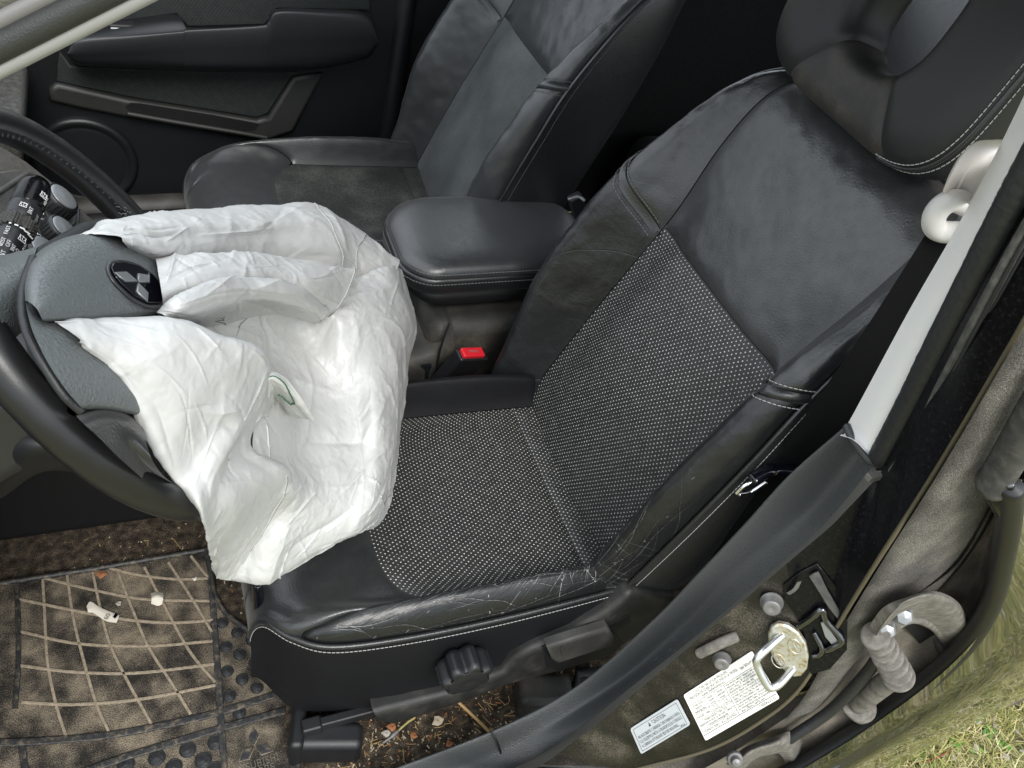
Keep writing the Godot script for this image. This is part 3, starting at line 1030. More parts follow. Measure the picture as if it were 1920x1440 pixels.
func driver_extras(t: Node3D) -> void:
	# buckle beside the inner bolster
	var b := mb()
	var c := V(-.0803,0.6255,-.238)
	var bs := Basis(V(0.86, -0.25, -0.2).normalized(), V(0.1, 0.95, 0.25).normalized(), V(0, 0, 1)).orthonormalized()
	rbox(b, c + bs.y * -0.045, V(0.031, 0.05, 0.013), 0.004, bs)
	var bu := obj("belt_buckle", b, M.plastic, t, "black seat belt buckle with a red release button")
	var r := mb()
	rbox(r, c + bs.y * 0.006 + bs.x * -0.003, V(0.023, 0.006, 0.0095), 0.003, bs)
	var rbn := obj("release_button", r, M.buckle_red, bu)
	var pr := mb()
	write_on(pr, "PRESS", 0.006, c + bs.y * 0.0125 + bs.x * -0.013, bs.x, bs.z * -1.0, 0.0003, 0.02)
	obj("button_print", pr, M.thread_grey, bu)
	# side trim under the cushion, running back to the hinge of the backrest
	var tr := mb()
	var pts := [V(-.3519,0.4544,0.266),V(-.2435,0.4579,0.266),V(-.167,0.4829,0.266),V(-.1597,0.5196,0.266),V(-.133,0.5378,0.266),V(-.0757,0.5608,0.266),V(-.0331,0.5954,0.266),V(-.0163,0.6276,0.266),V(-.0043,0.6368,0.266),V(0.0797,0.5936,0.266),V(0.0842,0.5366,0.266),V(0.0085,0.4582,0.266),V(-.0719,0.442,0.266),V(-.1532,0.4378,0.266),V(-.2391,0.4111,0.266),V(-.3209,0.4008,0.266),V(-.3435,0.4235,0.266)]
	for i in pts.size(): pts[i].z -= 0.026
	slab(tr, pts, V(0, 0, 1), 0.026, 0.010, 4)
	var trim := obj("side_trim", tr, M.trim_dark, t, "dusty grey plastic trim along the cushion's lower edge")
	var rc := mb()
	slab(rc, [V(-.1207,0.5403,0.2662),V(-.0248,0.5671,0.2662),V(0.0219,0.4943,0.2662),V(0.0164,0.4648,0.2662),V(-.0759,0.4508,0.2662),V(-.0995,0.4776,0.2662)], V(0, 0, 1), 0.0012, 0.0005)
	obj("lever_gap_shade", rc, M.plastic_deep, trim)  # dark slab on the trim stands in for shade in the lever gap
	var lv := mb()
	var lpts := [V(-.1246,0.5656,0.282),V(-.0359,0.5809,0.282),V(-.0095,0.538,0.282),V(-.0102,0.5232,0.282),V(-.0944,0.5077,0.282),V(-.1062,0.5221,0.282)]
	for i in lpts.size(): lpts[i].z -= 0.016
	slab(lv, lpts, V(0, 0, 1), 0.016, 0.006, 4)
	var lever := obj("recline_lever", lv, M.plastic_dusty, t)
	var mk := mb()
	slab(mk, [V(-.105,0.5635,0.2822),V(-.0917,0.5651,0.2822),V(-.0817,0.5359,0.2822),V(-.0953,0.5343,0.2822)], V(0, 0, 1), 0.0008)
	obj("lever_mark", mk, M.plastic_dusty, lever)
	var gp := mb()
	slab(gp, [V(-.0183,0.5505,0.2665),V(0.0012,0.5819,0.2665),V(0.017,0.5543,0.2665),V(-.0064,0.5339,0.2665)], V(0, 0, 1), 0.0012)
	obj("lever_slot", gp, M.plastic_deep, trim)
	# lobed tilt knob
	var kc := V(-.2391,0.5482,0.292) - V(0, 0, 0.036)
	var prof := [[0.0, 0.0], [0.8, 0.0], [0.94, 0.004], [1.0, 0.010], [1.0, 0.030], [0.95, 0.036], [0.82, 0.0395], [0.74, 0.037], [0.68, 0.0395], [0.3, 0.041], [0.24, 0.039], [0.0, 0.039]]
	var rows: Array = []
	for q in prof:
		var line := PackedVector3Array()
		for k in 113:
			var a := TAU * k / 112.0
			var lobe: float = 0.0365 - 0.0085 * pow(0.5 + 0.5 * cos(a * 7.0), 1.5) * (1.0 if q[0] > 0.78 else 0.0)
			line.append(kc + V(cos(a) * q[0] * lobe, sin(a) * q[0] * lobe, q[1]))
		rows.append(line)
	var kb := mb()
	kb.grid(rows, Vector3.ZERO, true)
	var sg := 0.0
	for i in kb.v.size(): sg += (kb.v[i] - kc - V(0, 0, 0.02)).dot(kb.n[i])
	if sg < 0: flip_from(kb, 0)
	var knob := obj("tilt_knob", kb, M.plastic, t, "black lobed hand wheel on the side of the cushion")
	var ribs := mb()
	for k in 7:
		for d in [-0.06, 0.0, 0.06]:
			var a = TAU * (k + 0.5) / 7.0 + d
			tube(ribs, [kc + V(cos(a) * 0.0366, sin(a) * 0.0366, 0.008), kc + V(cos(a) * 0.0366, sin(a) * 0.0366, 0.031)], 0.0007, 5)
	stuff(obj("grip_ribs", ribs, M.plastic, knob))
	# rail end cover in front: a tray with two raised sides, two rails end in it
	var rb := Basis(V(0.968, 0, 0.25).normalized(), V(0, 1, 0), V(-0.25, 0, 0.968).normalized())
	var fr := mb()
	rbox(fr, V(-.4102,0.362,0.2489), V(0.052, 0.030, 0.020), 0.012, rb)
	var cover := obj("rail_cover", fr, M.plastic, t, "black moulded cover over the front end of the seat rail")
	var ce := mb()
	rbox(ce, V(-.4377,0.366,0.1978), V(0.010, 0.036, 0.066), 0.008, rb)
	obj("cover_end", ce, M.plastic, cover)
	var cs := mb()
	rbox(cs, V(-.4124,0.372,0.1746), V(0.040, 0.030, 0.010), 0.008, rb)
	obj("cover_side", cs, M.plastic, cover)
	var tray := mb()
	rbox(tray, V(-.4081,0.345,0.1994), V(0.05, 0.008, 0.05), 0.004, rb)
	obj("cover_tray", tray, M.carpet, cover)
	for q in [[V(-.4331,0.398,0.2372), V(-.3248,0.398,0.2346), 0.0115], [V(-.4327,0.392,0.201), V(-.364,0.392,0.2018), 0.0085]]:
		var d: Vector3 = (q[1] - q[0]).normalized()
		var rl := mb()
		rbox(rl, (q[0] + q[1]) * 0.5 + d * 0.012, V((q[1] - q[0]).length() * 0.5, q[2] * 0.8, q[2] * 0.6), 0.003, Basis(d, V(0, 1, 0), d.cross(V(0, 1, 0))))
		var rail := obj("seat_rail", rl, M.plastic, t)
		var cp := mb()
		rbox(cp, q[0] + d * 0.004, V(0.014, q[2], q[2] * 0.9), 0.004, Basis(d, V(0, 1, 0), d.cross(V(0, 1, 0))))
		obj("rail_cap", cp, M.plastic, rail)
	var lr := mb()
	slab(lr, [V(-.3213,0.2825,0.19),V(-.1801,0.2803,0.19),V(-.0824,0.2606,0.19),V(-.0715,0.2065,0.19),V(-.1673,0.1962,0.19),V(-.2799,0.2079,0.19)], V(0, 0, 1), 0.05, 0.008)
	obj("rail_frame", lr, M.plastic_deep, t)
	var ft := mb()
	rbox(ft, V(-.0726,0.352,0.2585), V(0.043, 0.030, 0.026), 0.012, Basis(V(0.97, 0, 0.22).normalized(), V(0, 1, 0), V(-0.22, 0, 0.97).normalized()))
	obj("rail_foot", ft, M.plastic_dusty, t, "rounded dusty cover over the rear foot of the seat rail")
	var cupb := mb()
	tube(cupb, [V(0.0507,0.345,0.2664), V(0.026,0.36,0.2466), V(-.0043,0.36,0.2391), V(-.0102,0.345,0.2513), V(0.0108,0.34,0.2725)], 0.010, 10)
	obj("rear_bracket", cupb, M.plastic_deep, t)
	var ed := mb()
	tube(ed, smooth([V(-.4864,0.6441,0.15),V(-.4854,0.575,0.15),V(-.478,0.4969,0.15),V(-.4623,0.4459,0.15)], 20), 0.007, 8)
	obj("front_edge_strip", ed, M.emblem_black, t)

# ---------------------------------------------------------------- steering wheel, stalk, airbag
func wheel() -> void:
	var wc := V(-0.6031, 1.0315, 0.0783)
	var wn := V(0.8281, 0.5606, 0)
	var wt := V(-0.5606, 0.8281, 0)
	var wz := V(0, 0, 1)
	var t := thing("steering_wheel", "black leather steering wheel with burst grey hub pad and round emblem", "steering wheel", wc)
	var path: Array = []
	var rad: Array = []
	for i in 160:
		var a := TAU * i / 160.0
		path.append(wc + (wt * cos(a) + wz * sin(a)) * 0.200)
		rad.append(0.0158 + 0.0011 * sin(a * 2.0 + 0.6) + 0.0005 * noise.get_noise_1d(i * 0.35))
	var rim := mb()
	tube(rim, path, rad, 22, true, false, 1.12, wn)
	obj("rim", rim, M.rim_leather, t)
	# laced seam along the inside of the rim
	var lace := mb()
	var worn := mb()
	for i in 260:
		var a := TAU * i / 260.0
		var d := wt * cos(a) + wz * sin(a)
		var e := wt * -sin(a) + wz * cos(a)
		var p := wc + d * (0.200 - 0.0152) + wn * 0.0085
		bit(lace, p + d * 0.002 * (1 if i % 2 else -1), (e + d * (0.8 if i % 2 else -0.8)).normalized(), 0.005, 0.0009)
	stuff(obj("rim_lacing", lace, M.rubber, t))
	var sc := mb()
	rng.seed = 71
	for i in 26:
		var a := deg_to_rad(263.0 + rng.randf_range(-4, 4))
		var d := wt * cos(a) + wz * sin(a)
		var e := wt * -sin(a) + wz * cos(a)
		var ph := rng.randf_range(0.1, 0.9)
		var p := wc + d * (0.200 - 0.0160 * cos(ph)) + wn * 0.0178 * sin(ph)
		bit(sc, p, (e * rng.randf_range(-1, 1) + wn * rng.randf_range(-0.6, 0.6)).normalized(), rng.randf_range(0.002, 0.006), 0.00035)
	stuff(obj("rim_scuffs", sc, M.thread_grey, t))
	# back plate and spokes
	var bp := mb()
	slab(bp, [V(-.667,1.1259,0.1512),V(-.6567,1.1108,0.0821),V(-.6335,1.0765,0.003),V(-.591,1.0137,-.0947),V(-.5565,0.9627,-.1133),V(-.5452,0.9461,-.0447),V(-.5537,0.9586,0.0893),V(-.5717,0.9852,0.1785),V(-.6104,1.0423,0.232),V(-.6357,1.0798,0.246),V(-.6535,1.106,0.2237)], wn, 0.02, 0.008)
	obj("hub_back", bp, M.plastic_deep, t)
	var spoke := mb()
	spoke.grid(net_rows([
		[V(-.6272,1.0885,0.2586),V(-.6163,1.0725,0.2391),V(-.6029,1.0527,0.222),V(-.5861,1.0279,0.2133)],
		[V(-.6192,1.1159,0.294),V(-.6078,1.0992,0.2703),V(-.5963,1.0822,0.2574),V(-.5823,1.0615,0.2545)],
		[V(-.6094,1.1051,0.3011),V(-.6001,1.0913,0.2821),V(-.5904,1.0771,0.276),V(-.5791,1.0604,0.2824)],
		[V(-.5987,1.0751,0.2972),V(-.5903,1.0626,0.2813),V(-.5836,1.0528,0.2816),V(-.5734,1.0377,0.2833)],
		[V(-.5858,1.031,0.2838),V(-.5801,1.0226,0.2722),V(-.5746,1.0144,0.2692),V(-.5652,1.0006,0.267)]], 16, 24), wn)
	obj("spoke", spoke, M.leather_soft, t, "lower spoke with a creased leather corner")
	var sp2 := mb()
	sp2.grid(net_rows([
		[V(-.683,1.1567,0.1431),V(-.6725,1.1412,0.1283),V(-.6615,1.125,0.1013),V(-.6526,1.1119,0.0778)],
		[V(-.6734,1.1712,0.1955),V(-.6664,1.1607,0.1775),V(-.6573,1.1473,0.1501),V(-.6502,1.1368,0.1297)],
		[V(-.6666,1.1718,0.221),V(-.6611,1.1637,0.2043),V(-.6553,1.155,0.1859),V(-.652,1.1502,0.1833)],
		[V(-.6644,1.1578,0.2278),V(-.6602,1.1516,0.215),V(-.6558,1.1451,0.2016),V(-.6536,1.1418,0.2028)],
		[V(-.6631,1.1309,0.2203),V(-.6607,1.1273,0.2118),V(-.6571,1.1221,0.2002),V(-.6549,1.1187,0.2003)]], 14, 18), wn)
	obj("spoke_cover", sp2, M.pad_grey, t, "smooth grey upper spoke cover beside the pad")
	# pad, torn open along two lines
	var pad := mb()
	pad.grid(net_rows([
		[V(-.6533,1.145,0.1931),V(-.6539,1.1459,0.1712),V(-.6507,1.1412,0.1369),V(-.6416,1.1277,0.0989),V(-.6251,1.1033,0.0503),V(-.6021,1.0693,-.0019),V(-.5847,1.0437,-.0318),V(-.5585,1.005,-.0536)],
		[V(-.645,1.1756,0.2303),V(-.6453,1.1759,0.211),V(-.6424,1.1717,0.1819),V(-.6341,1.1595,0.1471),V(-.6194,1.1377,0.1025),V(-.5987,1.1071,0.0558),V(-.5843,1.0859,0.0316),V(-.5593,1.0489,0.0082)],
		[V(-.6394,1.185,0.2459),V(-.6383,1.1834,0.2254),V(-.6345,1.1778,0.1989),V(-.6269,1.1666,0.169),V(-.6147,1.1487,0.1329),V(-.5975,1.1233,0.0937),V(-.5823,1.1007,0.0691),V(-.5595,1.067,0.0482)],
		[V(-.6357,1.1867,0.254),V(-.6308,1.1796,0.2314),V(-.6251,1.1711,0.2061),V(-.6171,1.1592,0.18),V(-.6077,1.1454,0.1545),V(-.5954,1.1272,0.1271),V(-.5797,1.104,0.1021),V(-.5582,1.0723,0.0751)],
		[V(-.6341,1.1843,0.258),V(-.6265,1.1731,0.2374),V(-.6182,1.1609,0.2139),V(-.6098,1.1486,0.1918),V(-.6008,1.1352,0.1728),V(-.5905,1.12,0.1547),V(-.5753,1.0975,0.1243),V(-.5557,1.0685,0.0959)],
		[V(-.6335,1.18,0.2574),V(-.6252,1.1677,0.2405),V(-.6157,1.1537,0.2213),V(-.6066,1.1403,0.2025),V(-.5969,1.1258,0.1849),V(-.5857,1.1093,0.1662),V(-.5726,1.09,0.143),V(-.5611,1.073,0.1252)],
		[V(-.6335,1.1693,0.2465),V(-.6255,1.1575,0.233),V(-.6158,1.1431,0.216),V(-.6065,1.1294,0.1997),V(-.5966,1.1147,0.1822),V(-.5859,1.0989,0.1633),V(-.5751,1.0829,0.1442),V(-.5633,1.0656,0.122)]], 60, 46), wn)
	obj("hub_pad", pad, M.pad_grey, t, "upper flap of the grey hub pad carrying the emblem")
	var low := mb()
	low.grid(net_rows([
		[V(-.6441,1.1813,0.2386),V(-.6409,1.1766,0.2435),V(-.634,1.1665,0.2437),V(-.626,1.1546,0.2301),V(-.6162,1.1401,0.2137),V(-.6036,1.1216,0.1921),V(-.5862,1.0958,0.1638)],
		[V(-.6416,1.1848,0.2566),V(-.637,1.178,0.258),V(-.6303,1.1681,0.2551),V(-.6222,1.1562,0.2435),V(-.6125,1.1417,0.2282),V(-.6,1.1233,0.2104),V(-.5828,1.0979,0.1868)],
		[V(-.6383,1.1798,0.2719),V(-.6332,1.1724,0.2706),V(-.6265,1.1624,0.2658),V(-.6183,1.1504,0.2563),V(-.6079,1.1349,0.2435),V(-.5953,1.1164,0.2297),V(-.5796,1.0932,0.2116)],
		[V(-.6314,1.1661,0.2873),V(-.6262,1.1585,0.2831),V(-.6198,1.149,0.2772),V(-.612,1.1374,0.2694),V(-.6025,1.1234,0.2595),V(-.5911,1.1066,0.2484),V(-.5767,1.0853,0.2334)],
		[V(-.6233,1.1471,0.2947),V(-.6185,1.1399,0.2892),V(-.6129,1.1316,0.2828),V(-.6053,1.1204,0.2749),V(-.5973,1.1086,0.2666),V(-.5875,1.0942,0.2572),V(-.5743,1.0746,0.2436)],
		[V(-.6179,1.1248,0.2891),V(-.6139,1.1189,0.284),V(-.6086,1.111,0.2772),V(-.6018,1.1011,0.2697),V(-.5948,1.0907,0.263),V(-.5861,1.0778,0.2554),V(-.5741,1.06,0.2451)],
		[V(-.6225,1.0959,0.2626),V(-.6177,1.0888,0.2564),V(-.6121,1.0805,0.2492),V(-.6049,1.0699,0.2413),V(-.5974,1.0589,0.2343),V(-.5882,1.0453,0.2263),V(-.5755,1.0264,0.2155)]], 50, 50), wn)
	obj("hub_pad_lower", low, M.pad_grey, t, "lower flap of the grey hub pad below the tear")
	var edge := mb()
	tube(edge, smooth([V(-.6457,1.1587,0.1581),V(-.6495,1.1643,0.1952),V(-.65,1.165,0.218),V(-.6481,1.1622,0.2383),V(-.6435,1.1555,0.2548),V(-.6358,1.1441,0.2698),V(-.6271,1.1312,0.2824),V(-.6187,1.1189,0.2864)], 50), 0.0035, 8)
	obj("pad_edge", edge, M.rubber, t)
	var gap := mb()
	gap.grid([smooth([V(-.6538,1.1529,0.2172),V(-.6513,1.1491,0.2319),V(-.6466,1.1422,0.2476),V(-.6388,1.1307,0.2629),V(-.6299,1.1175,0.2737),V(-.6213,1.1049,0.2768)], 20), smooth([V(-.6507,1.1519,0.2134),V(-.6483,1.1482,0.2254),V(-.6431,1.1405,0.2405),V(-.6351,1.1288,0.2571),V(-.6266,1.1163,0.2687),V(-.6192,1.1052,0.2743)], 20)])
	obj("pad_gap", gap, M.plastic_deep, t)
	for q in [[V(-.6378,1.122,0.2429), 0.010], [V(-.6303,1.111,0.2517), 0.008], [V(-.625,1.1032,0.2648), 0.012]]:
		var tab := mb()
		rbox(tab, q[0], V(0.004, 0.004, q[1] * 0.6), 0.0015, Basis(wt, wn, wz))
		obj("clip_tab", tab, M.pillar_light, t)
	# round emblem of three lozenges
	var em := mb()
	slab(em, [V(-.5961,1.1292,0.137),V(-.5953,1.128,0.1304),V(-.5935,1.1253,0.1248),V(-.5876,1.1166,0.1128),V(-.5768,1.1007,0.098),V(-.5662,1.085,0.0924),V(-.5593,1.0748,0.0972),V(-.558,1.0729,0.1027),V(-.5588,1.0741,0.1102),V(-.5601,1.076,0.12),V(-.5628,1.08,0.1268),V(-.571,1.0921,0.1407),V(-.5808,1.1065,0.1481),V(-.5902,1.1205,0.1469),V(-.5942,1.1264,0.1428)], wn, 0.003, 0.001, 2)
	var disc := obj("emblem", em, M.emblem_black, t, "glossy black oval badge with three silver lozenges")
	var ring := mb()
	tube(ring, smooth([V(-.5967,1.1318,0.1411),V(-.5959,1.1306,0.1338),V(-.5937,1.1274,0.126),V(-.5874,1.1181,0.1126),V(-.5763,1.1016,0.097),V(-.5652,1.0854,0.0914),V(-.5579,1.0745,0.0962),V(-.5562,1.072,0.1018),V(-.5571,1.0734,0.111),V(-.5589,1.076,0.1224),V(-.5625,1.0813,0.1314),V(-.5715,1.0946,0.1458),V(-.5815,1.1094,0.1536),V(-.5912,1.1237,0.1523),V(-.5955,1.1301,0.1481)], 80, true), 0.0016, 8, true)
	obj("emblem_ring", ring, M.leather, disc)
	for q in [[V(-.5925,1.1293,0.1425),V(-.5844,1.1174,0.1269),V(-.5765,1.1057,0.1264),V(-.5848,1.118,0.1411)], [V(-.5759,1.1048,0.1134),V(-.5673,1.0921,0.1004),V(-.5678,1.0929,0.1125),V(-.5759,1.1049,0.1255)], [V(-.5764,1.1056,0.1278),V(-.5695,1.0955,0.1297),V(-.5705,1.0969,0.1433),V(-.5777,1.1076,0.1414)]]:
		var dm := mb()
		slab(dm, q, wn, 0.0014, 0.0005, 1)
		obj("lozenge", dm, M.alloy_soft, disc)

func stalk() -> void:
	var a := V(-.7102,1.0327,0.045)
	var e := V(-.6648,1.0733,-.075)
	var d := (e - a).normalized()
	var l := (e - a).length()
	var t := thing("wiper_stalk", "black wiper control stalk printed with FAST, MIST, OFF and INT", "control stalk", a)
	var tocam := (V(-0.5536, 1.6008, 0.7617) - (a + e) * 0.5).normalized()
	var s := d.cross(tocam).normalized()
	var w := s.cross(d)
	var mk := func(f0: float, f1: float, r0: float, r1: float, called: String, m: Material) -> void:
		var b := mb()
		var p: Array = []
		var rr: Array = []
		for i in 9:
			p.append(a + d * l * lerpf(f0, f1, i / 8.0))
			rr.append(lerpf(r0, r1, i / 8.0) * (1.0 - 0.06 * pow(absf(i / 4.0 - 1.0), 6.0)))
		tube(b, p, rr, 26, false, true, 0.86, s)
		obj(called, b, m, t)
	mk.call(0.0, 0.575, 0.0165, 0.0175, "stalk_body", M.plastic)
	mk.call(0.58, 0.665, 0.0172, 0.0172, "stalk_grip", M.rubber)
	mk.call(0.67, 0.805, 0.0178, 0.0180, "stalk_collar", M.plastic)
	mk.call(0.81, 1.0, 0.0185, 0.0178, "stalk_tip", M.paint_film)
	var kn := mb()
	for i in 7:
		for k in 16:
			var an := TAU * (k + 0.5 * (i % 2)) / 16.0
			var c := a + d * l * lerpf(0.587, 0.658, i / 6.0) + (s * cos(an) * 0.86 + w * sin(an)) * 0.0172
			rbox(kn, c, V(0.0022, 0.0022, 0.0022), 0.0008, Basis(d, PI / 4).rotated(d, an) , 1)
	stuff(obj("grip_knurl", kn, M.plastic_dusty, t))
	var put := func(txt: String, f: float, ang: float, size: float, m: Material) -> void:
		var n := (w * cos(ang) + s * sin(ang)).normalized()
		var ey := (d.cross(n)) * -1.0
		var o := a + d * l * f + (w * cos(ang) + s * sin(ang) * 0.86) * (0.0176 if f < 0.6 else 0.0188)
		var b := mb()
		write_on(b, txt, size, o, d, -ey if false else n.cross(d), 0.0002)
		obj("print", b, m, t)
	put.call("FRONT", 0.22, -0.10, 0.0052, M.white_print)
	put.call("MIST", 0.365, -0.40, 0.0046, M.white_print)
	put.call("OFF", 0.375, -0.05, 0.0046, M.white_print)
	put.call("INT", 0.36, 0.28, 0.0046, M.white_print)
	put.call("LO", 0.36, 0.58, 0.0046, M.white_print)
	put.call("FAST", 0.47, -0.42, 0.0046, M.white_print)
	put.call("PULL", 0.425, 0.95, 0.0040, M.white_print)
	put.call("INT", 0.69, 0.28, 0.0049, M.white_print)
	put.call("OFF", 0.675, 0.85, 0.0046, M.grey_print)
	put.call("REAR", 0.84, 0.95, 0.0043, M.white_print)
	# wiper pictograms: a small screen with a fan of lines
	for q in [[0.735, -0.18, 0.0032], [0.485, 0.55, 0.0040], [0.89, 0.60, 0.0038]]:
		var b := mb()
		var n := (w * cos(q[1]) + s * sin(q[1])).normalized()
		var x: Vector3 = n.cross(d)
		var o: Vector3 = a + d * l * q[0] + (w * cos(q[1]) + s * sin(q[1]) * 0.86) * (0.0178 if q[0] < 0.6 else 0.0190)
		var r: float = q[2]
		var box := [o - x * r - d * r * 0.6, o + x * r - d * r * 0.6, o + x * r * 0.8 + d * r * 0.7, o - x * r * 0.8 + d * r * 0.7]
		for i in 4: bit(b, box[i], (box[(i + 1) % 4] - box[i]).normalized(), (box[(i + 1) % 4] - box[i]).length(), 0.00032)
		for i in 3: bit(b, o - d * r * 0.5 + x * (i - 1) * r * 0.3, (d + x * (i - 1) * 0.5).normalized(), r * 1.5, 0.00025)
		obj("wiper_symbol", b, M.white_print, t)
	var mkr := mb()
	for i in 5:
		var ang := lerpf(-0.5, 0.75, i / 4.0)
		bit(mkr, a + d * l * lerpf(0.565, 0.55, i / 4.0) + (w * cos(ang) + s * sin(ang) * 0.86) * 0.0178, s * cos(ang) - w * sin(ang), 0.0022 + 0.0012 * i, 0.0009)
	obj("interval_marks", mkr, M.white_print, t)

var bag_nets: Array = []
var bag_folds: Array = []

func bag_point(k: int, p: Vector3, u: float, w: float, size: Vector2) -> float:
	# crumpled cloth: straight pressed creases, soft puckers and facets
	var q := Vector2(u * size.x, w * size.y)
	var h := 0.0
	for f in bag_folds[k]:
		var r: Vector2 = q - f[0]
		var a: float = r.dot(f[1])
		var c: float = absf(r.x * f[1].y - r.y * f[1].x)
		if absf(a) < f[2]:
			h += f[3] * exp(-c / f[4]) * (1.0 - pow(absf(a) / f[2], 2.0))
	var p2 := p + Vector3(1, 2, 3) * (0.02 * noise.get_noise_3dv(p * 9.0))
	var r1 := 1.0 - absf(noise.get_noise_3dv(p2 * 5.0 + Vector3(k * 5.0, 0, 0))) * 2.2
	var r2 := 1.0 - absf(noise.get_noise_3dv(p2 * Vector3(13.0, 8.0, 15.0) + Vector3(0, k * 5.0, 0))) * 2.2
	h += 0.0022 * r1 + 0.0012 * r2 * absf(r1)
	h += 0.0008 * cell.get_noise_3dv(p2 * 10.0)
	return h

func bag_rows(k: int, nu: int, nw: int, amp := 1.0) -> Array:
	var rows := net_rows(bag_nets[k], nu, nw)
	var size := Vector2(0, 0)
	for j in nu: size.x += (rows[nw / 2][j + 1] - rows[nw / 2][j]).length()
	for i in nw: size.y += (rows[i + 1][nu / 2] - rows[i][nu / 2]).length()
	var nn := normals_of(rows)
	rng.seed = 100 + k * 17
	var fl: Array = []
	for i in 60:
		var an := rng.randf_range(0, PI)
		var wide := rng.randf() < 0.3
		fl.append([Vector2(rng.randf() * size.x, rng.randf() * size.y), Vector2(cos(an), sin(an)), rng.randf_range(0.03, 0.13) if wide else rng.randf_range(0.015, 0.06), rng.randf_range(-0.004, 0.005) if wide else rng.randf_range(-0.0018, 0.0030), rng.randf_range(0.005, 0.012) if wide else rng.randf_range(0.0009, 0.0024)])
	bag_folds.append(fl)
	var cam := V(-0.5536, 1.6008, 0.7617)
	var res: Array = []
	for i in nw + 1:
		var line := PackedVector3Array()
		for j in nu + 1:
			var p: Vector3 = rows[i][j]
			var n: Vector3 = nn[i][j]
			if n.dot(cam - p) < 0: n = -n
			line.append(p + n * amp * bag_point(k, p, float(j) / nu, float(i) / nw, size))
		res.append(line)
	return res

func line_on(rows: Array, pts: Array, n: int, lift := 0.0012) -> Array:
	# a line over a finished sheet, pts = [[u, w], ...]
	var nn := normals_of(rows)
	var cam := V(-0.5536, 1.6008, 0.7617)
	var r: Array = []
	for i in n + 1:
		var x := float(i) / n * (pts.size() - 1)
		var k := mini(int(x), pts.size() - 2)
		var u: float = lerpf(pts[k][0], pts[k + 1][0], x - k)
		var w: float = lerpf(pts[k][1], pts[k + 1][1], x - k)
		var fi := clampf(w, 0, 1) * (rows.size() - 1)
		var fj: float = clampf(u, 0, 1) * (rows[0].size() - 1)
		var i0 := mini(int(fi), rows.size() - 2)
		var j0 := mini(int(fj), rows[0].size() - 2)
		var a: Vector3 = rows[i0][j0].lerp(rows[i0][j0 + 1], fj - j0)
		var b: Vector3 = rows[i0 + 1][j0].lerp(rows[i0 + 1][j0 + 1], fj - j0)
		var m: Vector3 = nn[i0][j0]
		var p := a.lerp(b, fi - i0)
		if m.dot(cam - p) < 0: m = -m
		r.append(p + m * lift)
	return r

